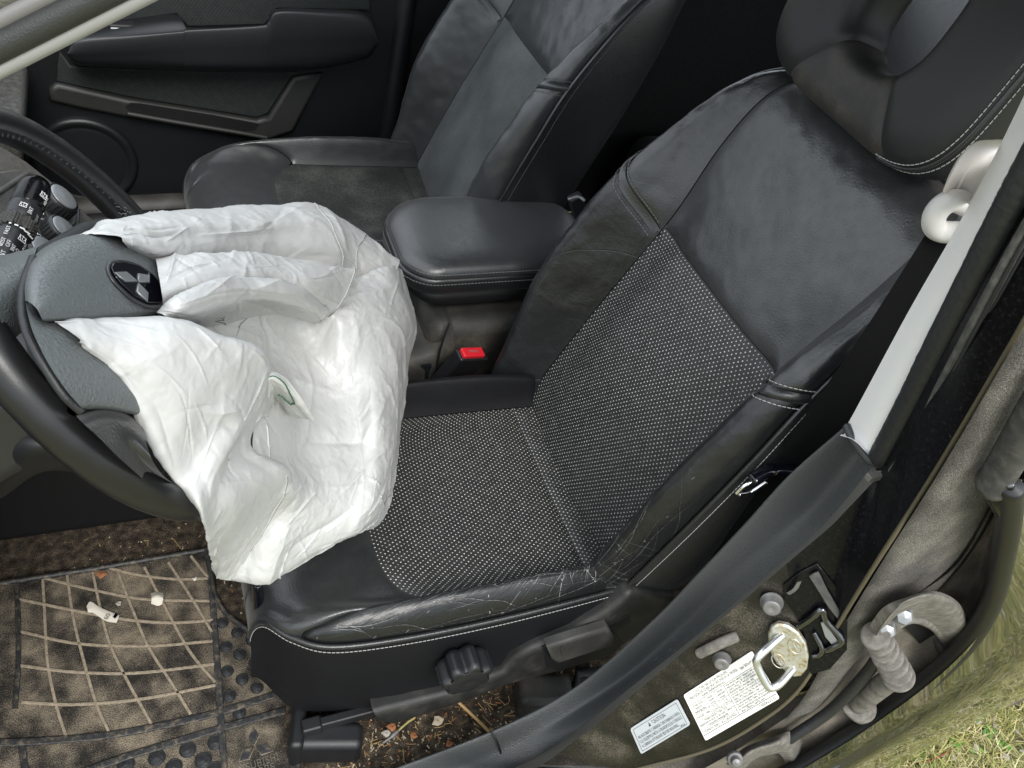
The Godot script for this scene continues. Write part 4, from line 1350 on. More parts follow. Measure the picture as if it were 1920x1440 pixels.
func airbag() -> void:
	var t := thing("airbag", "crumpled white deflated airbag hanging out of the steering wheel", "airbag", V(-.5206,0.66,0.1605))
	bag_nets = [
		# far layer lying over the rim
		[[V(-.6246,1.02,-.0605),V(-.5949,1,-.1046),V(-.5527,0.97,-.1671),V(-.4846,0.9,-.2791),V(-.402,0.84,-.3699),V(-.3179,0.8,-.4225),V(-.2468,0.76,-.4004),V(-.1975,0.73,-.36)],
		[V(-.6192,1.115,0.0696),V(-.5929,1.09,0.0118),V(-.5521,1.06,-.0461),V(-.4935,1,-.1404),V(-.4202,0.94,-.2335),V(-.3372,0.885,-.3116),V(-.2635,0.83,-.3142),V(-.2103,0.79,-.2956)],
		[V(-.6096,1.125,0.0844),V(-.5828,1.11,0.0493),V(-.5486,1.085,0.0115),V(-.4933,1.03,-.0703),V(-.4244,0.97,-.1553),V(-.3433,0.91,-.2412),V(-.2778,0.85,-.2625),V(-.2221,0.8,-.2655)],
		[V(-.5972,1.125,0.0868),V(-.5766,1.11,0.0629),V(-.5452,1.08,0.0268),V(-.4926,1.025,-.0523),V(-.4276,0.965,-.1332),V(-.3455,0.91,-.206),V(-.2916,0.85,-.2347),V(-.2349,0.8,-.2439)],
		[V(-.585,1.12,0.0846),V(-.5689,1.1,0.0675),V(-.5417,1.07,0.0349),V(-.4911,1.015,-.0444),V(-.4297,0.955,-.1186),V(-.3417,0.895,-.1849),V(-.2971,0.84,-.2205),V(-.2443,0.79,-.2251)],
		[V(-.5792,1.08,0.05),V(-.5599,1.05,0.0298),V(-.5325,1.03,0.0083),V(-.4843,0.97,-.07),V(-.4221,0.915,-.1267),V(-.3497,0.865,-.174),V(-.3042,0.82,-.2032),V(-.2601,0.77,-.2131)]],
		# second fold
		[[V(-.5618,1.03,0.0058),V(-.5263,1.01,-.0205),V(-.4775,0.965,-.0792),V(-.4224,0.92,-.1246),V(-.3602,0.87,-.165),V(-.3146,0.83,-.1928)],
		[V(-.5606,1.075,0.0563),V(-.5248,1.06,0.0296),V(-.4832,1.03,-.0117),V(-.4317,0.985,-.0619),V(-.3739,0.94,-.1027),V(-.3135,0.885,-.1565)],
		[V(-.5594,1.09,0.0972),V(-.5271,1.075,0.0683),V(-.4873,1.045,0.0284),V(-.4369,0.995,-.0269),V(-.381,0.95,-.0656),V(-.3263,0.89,-.1246)],
		[V(-.5584,1.095,0.119),V(-.5302,1.08,0.0924),V(-.492,1.05,0.0487),V(-.4427,1,-.0064),V(-.3912,0.95,-.0439),V(-.3375,0.885,-.1029)],
		[V(-.5583,1.09,0.1314),V(-.5361,1.075,0.1036),V(-.4967,1.045,0.0572),V(-.4472,0.99,-.0036),V(-.3993,0.94,-.0391),V(-.352,0.875,-.0904)],
		[V(-.561,1.05,0.1052),V(-.5444,1.04,0.0833),V(-.4983,1,0.0178),V(-.4473,0.95,-.0375),V(-.4032,0.9,-.0711),V(-.36,0.84,-.1134)]],
		# rolled hood over the hollow
		[[V(-.5638,1.05,0.1064),V(-.5445,1.05,0.0883),V(-.5095,1.02,0.0329),V(-.467,0.98,-.0182),V(-.4104,0.93,-.0577),V(-.3678,0.86,-.1058)],
		[V(-.5634,1.085,0.1444),V(-.5483,1.1,0.1419),V(-.5126,1.075,0.0908),V(-.4724,1.03,0.0324),V(-.4128,0.97,-.0208),V(-.3665,0.89,-.075)],
		[V(-.5587,1.095,0.159),V(-.5436,1.105,0.1586),V(-.512,1.08,0.1107),V(-.4724,1.035,0.0537),V(-.4173,0.975,-.0015),V(-.3714,0.892,-.0637)],
		[V(-.5538,1.09,0.1557),V(-.5389,1.095,0.1555),V(-.5093,1.07,0.1118),V(-.4711,1.025,0.0543),V(-.4193,0.965,-.0026),V(-.3744,0.885,-.064)],
		[V(-.547,1.07,0.1357),V(-.5317,1.07,0.1353),V(-.5036,1.045,0.0937),V(-.4669,1,0.0353),V(-.4203,0.945,-.0165),V(-.376,0.87,-.0777)],
		[V(-.5387,1,0.0615),V(-.521,0.98,0.0453),V(-.4901,0.94,-.0057),V(-.4494,0.9,-.0609),V(-.4073,0.86,-.0995),V(-.3683,0.82,-.1267)]],
		# front flap from the tear down to the lower corner
		[[V(-.6364,1.1,0.1656),V(-.5847,1.05,0.1101),V(-.5303,1.01,0.0886),V(-.4895,0.97,0.074),V(-.4619,0.92,0.0661),V(-.4658,0.87,0.0746),V(-.4812,0.82,0.0883),V(-.4659,0.79,0.1103),V(-.5034,0.68,0.1507)],
		[V(-.6288,1.166,0.2429),V(-.5976,1.125,0.1943),V(-.5511,1.1,0.1707),V(-.5109,1.065,0.1611),V(-.4727,1.02,0.1382),V(-.4716,0.965,0.1387),V(-.4921,0.93,0.1724),V(-.4503,0.85,0.1612),V(-.5192,0.705,0.1731)],
		[V(-.6265,1.168,0.2475),V(-.5943,1.135,0.2165),V(-.5543,1.115,0.2045),V(-.52,1.08,0.1914),V(-.4898,1.025,0.1692),V(-.4872,0.98,0.1731),V(-.5042,0.955,0.2029),V(-.4736,0.885,0.1943),V(-.522,0.71,0.1788)],
		[V(-.6241,1.166,0.2489),V(-.5926,1.135,0.2338),V(-.559,1.11,0.2226),V(-.531,1.075,0.2144),V(-.5101,1.025,0.203),V(-.5052,0.995,0.2119),V(-.5161,0.97,0.2271),V(-.4945,0.905,0.2201),V(-.5267,0.715,0.181)],
		[V(-.62,1.162,0.2505),V(-.5921,1.128,0.2415),V(-.5647,1.1,0.2388),V(-.543,1.065,0.2353),V(-.5295,1.02,0.2277),V(-.5247,1,0.242),V(-.5287,0.98,0.2551),V(-.5152,0.915,0.2454),V(-.5311,0.72,0.1805)],
		[V(-.6155,1.158,0.2533),V(-.5931,1.12,0.2434),V(-.5728,1.085,0.2481),V(-.5568,1.05,0.2516),V(-.5467,1.01,0.2487),V(-.5387,0.995,0.2656),V(-.538,0.97,0.2723),V(-.5308,0.89,0.2469),V(-.5341,0.725,0.1774)],
		[V(-.6142,1.15,0.249),V(-.5961,1.112,0.2392),V(-.5836,1.07,0.2506),V(-.5723,1.035,0.2601),V(-.5613,0.995,0.2655),V(-.5485,0.985,0.2831),V(-.5443,0.945,0.2744),V(-.5404,0.855,0.2389),V(-.537,0.73,0.1743)],
		[V(-.6166,1.11,0.2051),V(-.5968,1.06,0.1919),V(-.5809,1,0.1909),V(-.567,0.96,0.2016),V(-.5545,0.92,0.2075),V(-.5398,0.88,0.2031),V(-.5363,0.84,0.1991),V(-.5326,0.77,0.1827),V(-.5307,0.7,0.1568)]],
		# back of the hollow, and all that lies on the seat
		[[V(-.5376,1,0.0483),V(-.4915,0.95,-.0107),V(-.4424,0.9,-.0753),V(-.3905,0.87,-.1115),V(-.3452,0.87,-.1381),V(-.2813,0.835,-.213),V(-.2296,0.81,-.2596),V(-.2018,0.765,-.3056)],
		[V(-.5287,0.98,0.0611),V(-.4877,0.93,0.0004),V(-.4413,0.88,-.0613),V(-.3901,0.84,-.1103),V(-.3518,0.862,-.0951),V(-.297,0.845,-.132),V(-.2347,0.8,-.2077),V(-.1908,0.73,-.2854)],
		[V(-.5058,0.95,0.0707),V(-.4685,0.9,0.0186),V(-.429,0.85,-.0358),V(-.3843,0.82,-.0685),V(-.3414,0.83,-.0687),V(-.2964,0.825,-.1013),V(-.2343,0.78,-.1625),V(-.1917,0.71,-.229)],
		[V(-.4889,0.95,0.1172),V(-.4522,0.895,0.0699),V(-.4145,0.82,-.0014),V(-.3751,0.79,-.0296),V(-.3373,0.795,-.0371),V(-.3056,0.8,-.0522),V(-.2594,0.765,-.094),V(-.2195,0.69,-.1568)],
		[V(-.4869,0.935,0.1486),V(-.4535,0.88,0.1066),V(-.4149,0.815,0.0479),V(-.3776,0.785,0.0212),V(-.3405,0.775,0.0043),V(-.3175,0.785,0.0117),V(-.2826,0.745,-.0163),V(-.2507,0.68,-.0659)],
		[V(-.4894,0.925,0.1827),V(-.4548,0.86,0.1343),V(-.4174,0.8,0.087),V(-.3804,0.775,0.0664),V(-.3465,0.76,0.05),V(-.3233,0.76,0.0522),V(-.2986,0.73,0.0374),V(-.272,0.665,-.0092)],
		[V(-.4742,0.89,0.1912),V(-.4508,0.85,0.1678),V(-.4183,0.79,0.1298),V(-.3864,0.765,0.113),V(-.3562,0.75,0.0987),V(-.333,0.745,0.0937),V(-.3145,0.715,0.0795),V(-.2935,0.66,0.046)],
		[V(-.4757,0.8,0.1593),V(-.4524,0.79,0.16),V(-.4258,0.765,0.1485),V(-.3969,0.745,0.1389),V(-.3699,0.735,0.13),V(-.3482,0.728,0.1247),V(-.3322,0.7,0.1122),V(-.3144,0.65,0.0845)],
		[V(-.4968,0.755,0.1739),V(-.47,0.755,0.1795),V(-.4402,0.735,0.1639),V(-.4101,0.72,0.153),V(-.3834,0.712,0.1446),V(-.3628,0.705,0.137),V(-.3449,0.685,0.1181),V(-.3294,0.645,0.094)],
		[V(-.529,0.705,0.171),V(-.4855,0.71,0.1911),V(-.4573,0.7,0.1772),V(-.4313,0.692,0.1612),V(-.4053,0.688,0.1471),V(-.3776,0.68,0.1307),V(-.356,0.67,0.1159),V(-.3384,0.64,0.0903)],
		[V(-.5261,0.68,0.1504),V(-.4823,0.675,0.1643),V(-.4545,0.665,0.148),V(-.4264,0.655,0.1293),V(-.3992,0.65,0.1148),V(-.3709,0.645,0.0997),V(-.3496,0.64,0.088),V(-.3383,0.632,0.0789)]],
		# curled vent lobe with the green stitching
		[[V(-.4889,0.93,0.1473),V(-.4832,0.96,0.1395),V(-.4784,0.985,0.1367),V(-.4666,0.99,0.1329),V(-.4516,0.975,0.1303),V(-.4351,0.945,0.1305),V(-.4196,0.905,0.1243)],
		[V(-.4834,0.945,0.1549),V(-.4799,0.965,0.1465),V(-.4754,0.985,0.1447),V(-.4666,0.99,0.1405),V(-.4548,0.975,0.1375),V(-.4407,0.945,0.1312),V(-.4232,0.905,0.1253)],
		[V(-.4753,0.935,0.1407),V(-.4729,0.95,0.1358),V(-.4696,0.965,0.1352),V(-.4628,0.965,0.1277),V(-.4542,0.955,0.1274),V(-.4441,0.93,0.1198),V(-.4287,0.9,0.1181)],
		[V(-.4644,0.9,0.1076),V(-.4635,0.915,0.1094),V(-.4611,0.925,0.1083),V(-.457,0.925,0.1025),V(-.4515,0.92,0.1032),V(-.4465,0.905,0.1007),V(-.4371,0.885,0.1009)],
		[V(-.4526,0.87,0.0808),V(-.4518,0.875,0.0791),V(-.4509,0.88,0.0773),V(-.4493,0.88,0.0742),V(-.4472,0.88,0.0762),V(-.4452,0.875,0.0784),V(-.4422,0.87,0.0825)]]]
	var names := ["far_fold", "upper_fold", "rolled_edge", "front_flap", "inner_panel", "vent_lobe"]
	var dens := [[170, 90], [170, 90], [140, 70], [220, 160], [220, 230], [90, 45]]
	var amps := [1.0, 0.8, 0.6, 0.9, 1.15, 0.35]
	var sheets: Array = []
	var host: Array = []
	for k in 6:
		var rows := bag_rows(k, dens[k][0], dens[k][1], amps[k])
		sheets.append(rows)
		host.append(one(names[k], rows, M.bag_cloth, t, V(0, 0.8, 0.5)))
	# seams: a welt and its dark stitches
	var seams := [[0, [[0.70, 0.2], [0.735, 0.45], [0.76, 0.75], [0.77, 0.95]]], [1, [[0.985, 0.22], [0.985, 0.5], [0.985, 0.8], [0.985, 0.98]]], [3, [[0.86, 0.20], [0.92, 0.205], [0.985, 0.21]]], [4, [[0.97, 0.62], [0.88, 0.66], [0.80, 0.64]]], [4, [[0.24, 0.0], [0.17, 0.07], [0.10, 0.16], [0.06, 0.24]]], [4, [[0.06, 0.40], [0.07, 0.47], [0.05, 0.54]]], [0, [[0.86, 0.2], [0.84, 0.5], [0.86, 0.8]]]]
	for q in seams:
		var path := line_on(sheets[q[0]], q[1], 50, 0.0006)
		var w := mb()
		tube(w, path, 0.0008, 6)
		obj("seam", w, M.bag_cloth, host[q[0]])
		var st := mb()
		stitches(st, line_on(sheets[q[0]], q[1], 60, 0.0011), 0.0032, 0.0020, 0.0006)
		stuff(obj("seam_stitching", st, M.thread_dark, host[q[0]]))
	var gs := mb()
	var gp := line_on(sheets[5], [[0.02, 0.22], [0.15, 0.24], [0.33, 0.22], [0.5, 0.2], [0.68, 0.22], [0.84, 0.3], [0.84, 0.5], [0.6, 0.62]], 90, 0.0012)
	tube(gs, gp, 0.0005, 5)
	stitches(gs, gp, 0.0034, 0.002, 0.0008)
	obj("green_stitching", gs, M.thread_green, host[5])
	# stamped code
	var tx := mb()
	var c := V(-.5084,0.985,0.0475)
	var ex := (V(-.5029,0.985,0.0256) - c).normalized()
	var tocam := (V(-0.5536, 1.6008, 0.7617) - c).normalized()
	var lift := tocam * 0.024
	write_on(tx, "J6f01", 0.016, c + lift, ex, tocam.cross(ex), 0.0003, 0.022)
	write_on(tx, "78", 0.013, c + lift + ex * 0.021 + tocam.cross(ex) * -0.004, ex, tocam.cross(ex), 0.0003, 0.012)
	obj("stamped_code", tx, M.dark_print, host[4])

# ---------------------------------------------------------------- dash, console, passenger door
func flat(called: String, pts: Array, dir: Vector3, t: float, bev: float, m: Material, parent: Node, label := "", steps := 3) -> MeshInstance3D:
	var b := mb()
	slab(b, pts, dir, t, bev, steps)
	return obj(called, b, m, parent, label)

func pipe(called: String, pts: Array, r: Variant, m: Material, parent: Node, n := 24, sides := 10, flatness := 1.0, up := Vector3.ZERO, label := "") -> MeshInstance3D:
	var b := mb()
	tube(b, smooth(pts, n), r, sides, false, true, flatness, up)
	return obj(called, b, m, parent, label)

func block(called: String, c: Vector3, half: Vector3, r: float, m: Material, parent: Node, bs := Basis(), label := "") -> MeshInstance3D:
	var b := mb()
	rbox(b, c, half, r, bs)
	return obj(called, b, m, parent, label)

func sheet(called: String, net: Array, nu: int, nw: int, m: Material, parent: Node, out: Vector3, label := "") -> MeshInstance3D:
	return one(called, net_rows(net, nu, nw), m, parent, out, false, label)

func dash() -> void:
	var kn := V(0.7507, 0.6606, 0)
	var kz := V(0, 0, 1)
	var ku := kz.cross(kn)
	var t := thing("dashboard", "dusty dark dashboard with climate knobs behind the steering wheel", "dashboard", V(-0.8, 0.6, -0.35))
	var face := [V(-.7565,0.9942,-.3225),V(-.7298,0.9638,-.3479),V(-.7053,0.936,-.3563),V(-.679,0.9062,-.3524),V(-.6515,0.8749,-.3405),V(-.6252,0.845,-.3269),V(-.6518,0.8752,-.2405),V(-.6806,0.9079,-.1058),V(-.7342,0.9689,0.0746)]
	for i in face.size(): face[i] -= kn * 0.16
	flat("centre_stack", face, kn, 0.16, 0.004, M.door_dusty, t, "brown grey dusty face of the centre stack")
	var pl := flat("knob_panel", [V(-.7513,0.9898,-.2343),V(-.7138,0.9472,-.3148),V(-.7002,0.9318,-.3271),V(-.6513,0.8762,-.3232),V(-.6459,0.87,-.2947),V(-.6569,0.8825,-.2515),V(-.6935,0.9241,-.0872),V(-.7363,0.9728,0.0335)], kn, 0.004, 0.003, M.plastic_dusty, t)
	pipe("panel_groove", [V(-.6523,0.8833,-.3226),V(-.6529,0.884,-.287),V(-.6551,0.8865,-.2504)], 0.0016, M.plastic_deep, t, 10, 6)
	pipe("panel_ridge", [V(-.7322,0.9727,-.2139),V(-.7122,0.9499,-.2859),V(-.701,0.9372,-.3234),V(-.6997,0.9358,-.2934)], 0.004, M.plastic_dusty, t, 14, 8)
	flat("stack_vent", [V(-.6491,0.8745,-.2909),V(-.639,0.8629,-.3119),V(-.6333,0.8564,-.3109),V(-.6459,0.8708,-.2742)], kn, 0.003, 0.001, M.plastic_deep, t)
	for q in [[V(-.6765,0.9124,-.2898), 0.0235], [V(-.6757,0.9115,-.2234), 0.0205], [V(-.6913,0.9291,-.155), 0.0235]]:
		var c: Vector3 = q[0]
		var r: float = q[1]
		var bz := mb()
		lathe(bz, c - kn * 0.004, kn, [[r * 1.45, 0.0], [r * 1.42, 0.004], [r * 1.32, 0.005], [r * 1.2, 0.002], [r * 1.0, 0.001]], 36)
		var bezel := obj("knob_bezel", bz, M.plastic_dusty, t)
		var k := mb()
		lathe(k, c, kn, [[r, 0.0], [r, 0.014], [r * 0.94, 0.017], [r * 0.86, 0.018]], 40)
		var body := obj("climate_knob", k, M.plastic, t)
		var cap := mb()
		lathe(cap, c, kn, [[r * 0.80, 0.0172], [r * 0.77, 0.0190], [r * 0.60, 0.0186], [r * 0.57, 0.0194], [0.0, 0.0196]], 36)
		obj("knob_cap", cap, M.alloy_soft, body)
		var gr := mb()
		for i in 26:
			var a := TAU * i / 26.0
			var d := kz * cos(a) + ku * sin(a)
			tube(gr, [c + d * r + kn * 0.002, c + d * r + kn * 0.0135], 0.0011, 5)
		stuff(obj("knob_grips", gr, M.plastic, body))
	# scale marks and little button symbols beside the knobs
	var sc := mb()
	for i in 9:
		var a := lerpf(1.9, 4.0, i / 8.0)
		bit(sc, V(-.6756,0.9121,-.2225) + (kz * cos(a) + ku * sin(a)) * 0.0245, (kz * -sin(a) + ku * cos(a)), 0.0042, 0.0009)
	obj("scale_marks", sc, M.white_print, t)
	for q in [[V(-.6886,0.9254,-.2518), 0.006], [V(-.6905,0.9275,-.1995), 0.0065], [V(-.6816,0.9174,-.1849), 0.007]]:
		var c: Vector3 = q[0]
		var b := mb()
		rbox(b, c, V(0.0025, q[1] * 0.8, q[1]), 0.002, Basis(kn, ku, kz).orthonormalized())
		var bt := obj("panel_button", b, M.plastic, t)
		var s := mb()
		for i in 3: bit(s, c + kn * 0.0028 + kz * -0.003 + ku * (i - 1) * 0.002, kz, 0.006, 0.0004)
		obj("button_symbol", s, M.white_print, bt)
	flat("dash_end", [V(-.8737,0.7803,-1),V(-.7601,0.7704,-1),V(-.7566,0.739,-1),V(-.7741,0.6594,-1),V(-.7984,0.6271,-1),V(-.9127,0.6035,-1)], V(0, 0, 1), 0.26, 0.02, M.rubber_dusty, t)
	block("dash_top", V(-1.13, 0.90, -0.36), V(0.30, 0.06, 0.72), 0.04, M.plastic, t)
	block("dash_lower", V(-1.15, 0.66, -0.36), V(0.26, 0.24, 0.72), 0.04, M.plastic_deep, t)
	sheet("knee_panel", [[V(-.7707,0.8785,-.0336), V(-.7091,0.9204,0.0506), V(-.6651,0.9227,0.1043), V(-.6194,0.8618,0.1009)], [V(-.7625,0.8837,0.0592), V(-.7028,0.936,0.1314), V(-.6668,0.937,0.1506), V(-.629,0.8692,0.1188)], [V(-.7729,0.8281,0.081), V(-.7188,0.8757,0.1236), V(-.682,0.8896,0.1297), V(-.6438,0.8289,0.0907)], [V(-.8069,0.694,0.0163), V(-.7507,0.7519,0.0492), V(-.7034,0.7821,0.0441), V(-.6601,0.7393,0.0201)]], 24, 24, M.plastic_deep, t, V(0.5, 0.5, 0.5))
	var wc := V(-0.6031, 1.0315, 0.0783)
	var wn := V(0.8281, 0.5606, 0)
	block("column_shroud", wc - wn * 0.13 - V(0.0, 0.02, 0.0), V(0.10, 0.055, 0.062), 0.03, M.door_band, t, Basis(wn, V(-0.5606, 0.8281, 0), V(0, 0, 1)), "smooth dark grey shroud round the steering column")

func console() -> void:
	var t := thing("centre_console", "dark centre console with a padded leather armrest lid between the seats", "car console", V(0.0, 0.33, -0.38))
	block("console_body", V(0.06, 0.48, -0.375), V(0.20, 0.17, 0.085), 0.03, M.console_dusty, t, Basis(), "console flank smeared with brownish dust")
	block("console_front", V(-0.40, 0.455, -0.36), V(0.28, 0.135, 0.085), 0.02, M.door_skin, t)
	sheet("gear_surround", [[V(-0.35, 0.592, -0.44), V(-0.2, 0.592, -0.44), V(-0.14, 0.60, -0.44), V(-0.10, 0.66, -0.44)], [V(-0.35, 0.594, -0.36), V(-0.2, 0.594, -0.36), V(-0.14, 0.603, -0.36), V(-0.105, 0.66, -0.36)], [V(-0.35, 0.588, -0.282), V(-0.2, 0.588, -0.282), V(-0.135, 0.595, -0.285), V(-0.10, 0.64, -0.288)], [V(-0.35, 0.53, -0.272), V(-0.2, 0.53, -0.272), V(-0.13, 0.53, -0.275), V(-0.09, 0.53, -0.28)]], 30, 20, M.console_dusty, t, V(0, 1, 0.3))
	pipe("console_seam", [V(-0.112, 0.66, -0.285), V(-0.122, 0.62, -0.277), V(-0.125, 0.58, -0.273), V(-0.12, 0.50, -0.272)], 0.002, M.plastic_deep, t, 14, 6)
	# rounded lid: outline at the height of the seam
	var ol: Array = []
	var x0 := -0.195
	var x1 := 0.175
	var z0 := -0.525
	var z1 := -0.298
	for q in [[x1, z1, 0.055, 0.0], [x0, z1, 0.062, PI / 2], [x0, z0, 0.085, PI], [x1, z0, 0.085, 1.5 * PI]]:
		for i in 9:
			var a: float = q[3] + PI / 2 * i / 8.0
			var cx: float = q[0] - signf(q[0]) * q[2]
			var cz: float = q[1] + (q[2] if q[1] < -0.4 else -q[2])
			ol.append(V(cx + cos(a) * q[2], 0, cz + sin(a) * q[2]))
	var b := mb()
	var rows := loopring(ol, [[0.016, 0.708], [0.004, 0.712], [0.0, 0.718], [0.0, 0.738], [0.003, 0.7425], [0.007, 0.7435]])
	b.grid(rows, V(0, 0, 0), true)
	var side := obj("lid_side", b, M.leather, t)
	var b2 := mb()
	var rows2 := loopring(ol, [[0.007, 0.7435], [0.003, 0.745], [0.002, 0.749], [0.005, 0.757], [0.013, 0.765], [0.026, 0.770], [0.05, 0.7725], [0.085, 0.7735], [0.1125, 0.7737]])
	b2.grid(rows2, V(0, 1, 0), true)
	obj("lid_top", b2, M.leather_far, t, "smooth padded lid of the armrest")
	var b3 := mb()
	b3.grid(loopring(ol, [[0.05, 0.668], [0.022, 0.672], [0.014, 0.685], [0.012, 0.7075], [0.03, 0.7085]]), V(0, 0, 0), true)
	obj("lid_base", b3, M.plastic_deep, t)
	var st := mb()
	for q in loopring(ol, [[0.0035, 0.7515], [0.0, 0.734]]):
		stitches(st, Array(q).slice(0, 20), 0.006, 0.0042, 0.0007, V(0, 0.0006, 0.0008))
	stuff(obj("lid_stitching", st, M.thread_grey, side))

func passenger_side() -> void:
	var t := thing("passenger_door", "closed front passenger door with armrest, speaker and cloth inserts seen from inside", "car door", V(-0.4, 0.4, -1.05))
	flat("door_panel", [V(-.845,0.9467,-1.1),V(-.0285,1.0138,-1.1),V(-.0247,0.8831,-1.1),V(-.0322,0.6995,-1.1),V(-.0397,0.5125,-1.1),V(-.1231,0.4432,-1.1),V(-.4033,0.4008,-1.1),V(-.582,0.3894,-1.1),V(-.9759,0.3524,-1.1)], V(0, 0, 1), 0.05, 0.01, M.door_skin, t)
	flat("cloth_insert", [V(-.7171,0.7048,-1.05),V(-.7003,0.7644,-1.05),V(-.6857,0.7368,-1.05),V(-.4168,0.7344,-1.05),V(-.241,0.74,-1.05),V(-.2578,0.7274,-1.05),V(-.3067,0.6418,-1.05),V(-.332,0.6313,-1.05),V(-.5875,0.6748,-1.05)], V(0, 0, 1), 0.006, 0.003, M.door_cloth, t, "dark cloth insert below the armrest")
	flat("cloth_insert", [V(-.4715,0.9849,-1.05),V(-.1091,1.0141,-1.05),V(-.0946,0.879,-1.05),V(-.2862,0.8726,-1.05),V(-.3118,0.8385,-1.05),V(-.4612,0.8266,-1.05),V(-.4814,0.851,-1.05),V(-.6383,0.8198,-1.05),V(-.695,0.7752,-1.05),V(-.6562,0.8251,-1.05),V(-.5676,0.8606,-1.05)], V(0, 0, 1), 0.006, 0.003, M.door_cloth, t, "dark cloth insert above the armrest")
	flat("trim_band", [V(-.7306,0.691,-1.05),V(-.7136,0.7026,-1.05),V(-.5879,0.6712,-1.05),V(-.332,0.6274,-1.05),V(-.3067,0.6354,-1.05),V(-.2545,0.73,-1.05),V(-.1905,0.7392,-1.05),V(-.2278,0.6559,-1.05),V(-.2528,0.6008,-1.05),V(-.3094,0.5792,-1.05),V(-.3898,0.5908,-1.05),V(-.5973,0.6316,-1.05),V(-.6805,0.6506,-1.05),V(-.7346,0.6659,-1.05)], V(0, 0, 1), 0.014, 0.008, M.door_band, t, "grey moulded band round the map pocket")
	var slot := flat("map_pocket_shade", [V(-.595,0.6572,-1.0358),V(-.5848,0.6668,-1.0358),V(-.5666,0.666,-1.0358),V(-.4226,0.6415,-1.0358),V(-.3248,0.6211,-1.0358),V(-.3365,0.6055,-1.0358),V(-.3662,0.6027,-1.0358),V(-.499,0.6269,-1.0358),V(-.5852,0.6442,-1.0358)], V(0, 0, 1), 0.001, 0.0005, M.plastic_deep, t)  # dark raised slab stands in for the shade inside the pocket opening
	pipe("pocket_lip", [V(-.5915,0.6448,-1.03),V(-.4995,0.6264,-1.03),V(-.3691,0.602,-1.03),V(-.3121,0.5905,-1.03)], 0.005, M.door_band, t, 20, 8)
	var sp := mb()
	var c := V(-.6881,0.5225,-1.05)
	lathe(sp, c, V(0, 0, 1), [[0.104, 0.0], [0.104, 0.006], [0.100, 0.012], [0.092, 0.014], [0.086, 0.008], [0.080, 0.007], [0.074, 0.010], [0.0, 0.012]], 48)
	obj("speaker_cover", sp, M.door_skin, t, "round black speaker cover low on the door")
	var xs := [130, 140, 160, 260, 350, 420, 480, 500, 520, 600, 680, 700, 706]
	var net: Array = []
	var rows := [
		[V(-.6834,0.7714,-1.05),V(-.674,0.7909,-1.05),V(-.6485,0.813,-1.05),V(-.5508,0.8378,-1.05),V(-.4816,0.8489,-1.05),V(-.4634,0.8243,-1.05),V(-.3289,0.831,-1.05),V(-.3075,0.8409,-1.05),V(-.2904,0.8691,-1.05),V(-.1998,0.8742,-1.05),V(-.1102,0.8736,-1.05),V(-.0877,0.8499,-1.05),V(-.0784,0.8201,-1.05)],
		[V(-.6803,0.7968,-.99),V(-.6714,0.8146,-.99),V(-.6465,0.831,-.99),V(-.552,0.8519,-.99),V(-.477,0.864,-.99),V(-.4646,0.847,-.99),V(-.3343,0.8577,-.99),V(-.3136,0.8683,-.99),V(-.2971,0.8924,-.99),V(-.2115,0.8972,-.99),V(-.1225,0.8957,-.99),V(-.0982,0.8683,-.99),V(-.0905,0.8439,-.99)],
		[V(-.6799,0.8052,-.965),V(-.6716,0.8187,-.965),V(-.6466,0.8319,-.965),V(-.554,0.8433,-.965),V(-.4729,0.8543,-.965),V(-.4632,0.8558,-.965),V(-.3354,0.8694,-.965),V(-.315,0.8788,-.965),V(-.2987,0.8995,-.965),V(-.2162,0.902,-.965),V(-.126,0.8984,-.965),V(-.102,0.8734,-.965),V(-.0947,0.8525,-.965)],
		[V(-.6798,0.8053,-.958),V(-.6728,0.8107,-.958),V(-.6481,0.8208,-.958),V(-.5549,0.8371,-.958),V(-.4737,0.8491,-.958),V(-.4641,0.8506,-.958),V(-.3364,0.8629,-.958),V(-.316,0.8713,-.958),V(-.2977,0.8911,-.958),V(-.2171,0.8933,-.958),V(-.1269,0.8894,-.958),V(-.1034,0.8708,-.958),V(-.0964,0.8533,-.958)],
		[V(-.6795,0.8012,-.958),V(-.6738,0.7974,-.958),V(-.6512,0.7982,-.958),V(-.5579,0.807,-.958),V(-.4763,0.8123,-.958),V(-.4664,0.8138,-.958),V(-.3369,0.8222,-.958),V(-.3163,0.8252,-.958),V(-.2976,0.8358,-.958),V(-.2153,0.8415,-.958),V(-.1242,0.8521,-.958),V(-.1022,0.8553,-.958),V(-.096,0.8488,-.958)],
		[V(-.6802,0.7906,-.972),V(-.6743,0.7815,-.972),V(-.6543,0.7748,-.972),V(-.5606,0.7737,-.972),V(-.4779,0.7732,-.972),V(-.468,0.7724,-.972),V(-.3357,0.7756,-.972),V(-.3146,0.7763,-.972),V(-.2954,0.7781,-.972),V(-.2109,0.7855,-.972),V(-.1181,0.8096,-.972),V(-.0993,0.831,-.972),V(-.094,0.8358,-.972)],
		[V(-.6853,0.752,-1.05),V(-.6783,0.7414,-1.05),V(-.6572,0.7355,-1.05),V(-.5612,0.7343,-1.05),V(-.4746,0.7337,-1.05),V(-.4643,0.7329,-1.05),V(-.326,0.7349,-1.05),V(-.3039,0.7356,-1.05),V(-.2838,0.7387,-1.05),V(-.1953,0.7464,-1.05),V(-.0984,0.7716,-1.05),V(-.0787,0.794,-1.05),V(-.0743,0.799,-1.05)]]
	sheet("door_armrest", rows, 80, 34, M.door_skin, t, V(0, 0.3, 1), "long black armrest moulded onto the door")
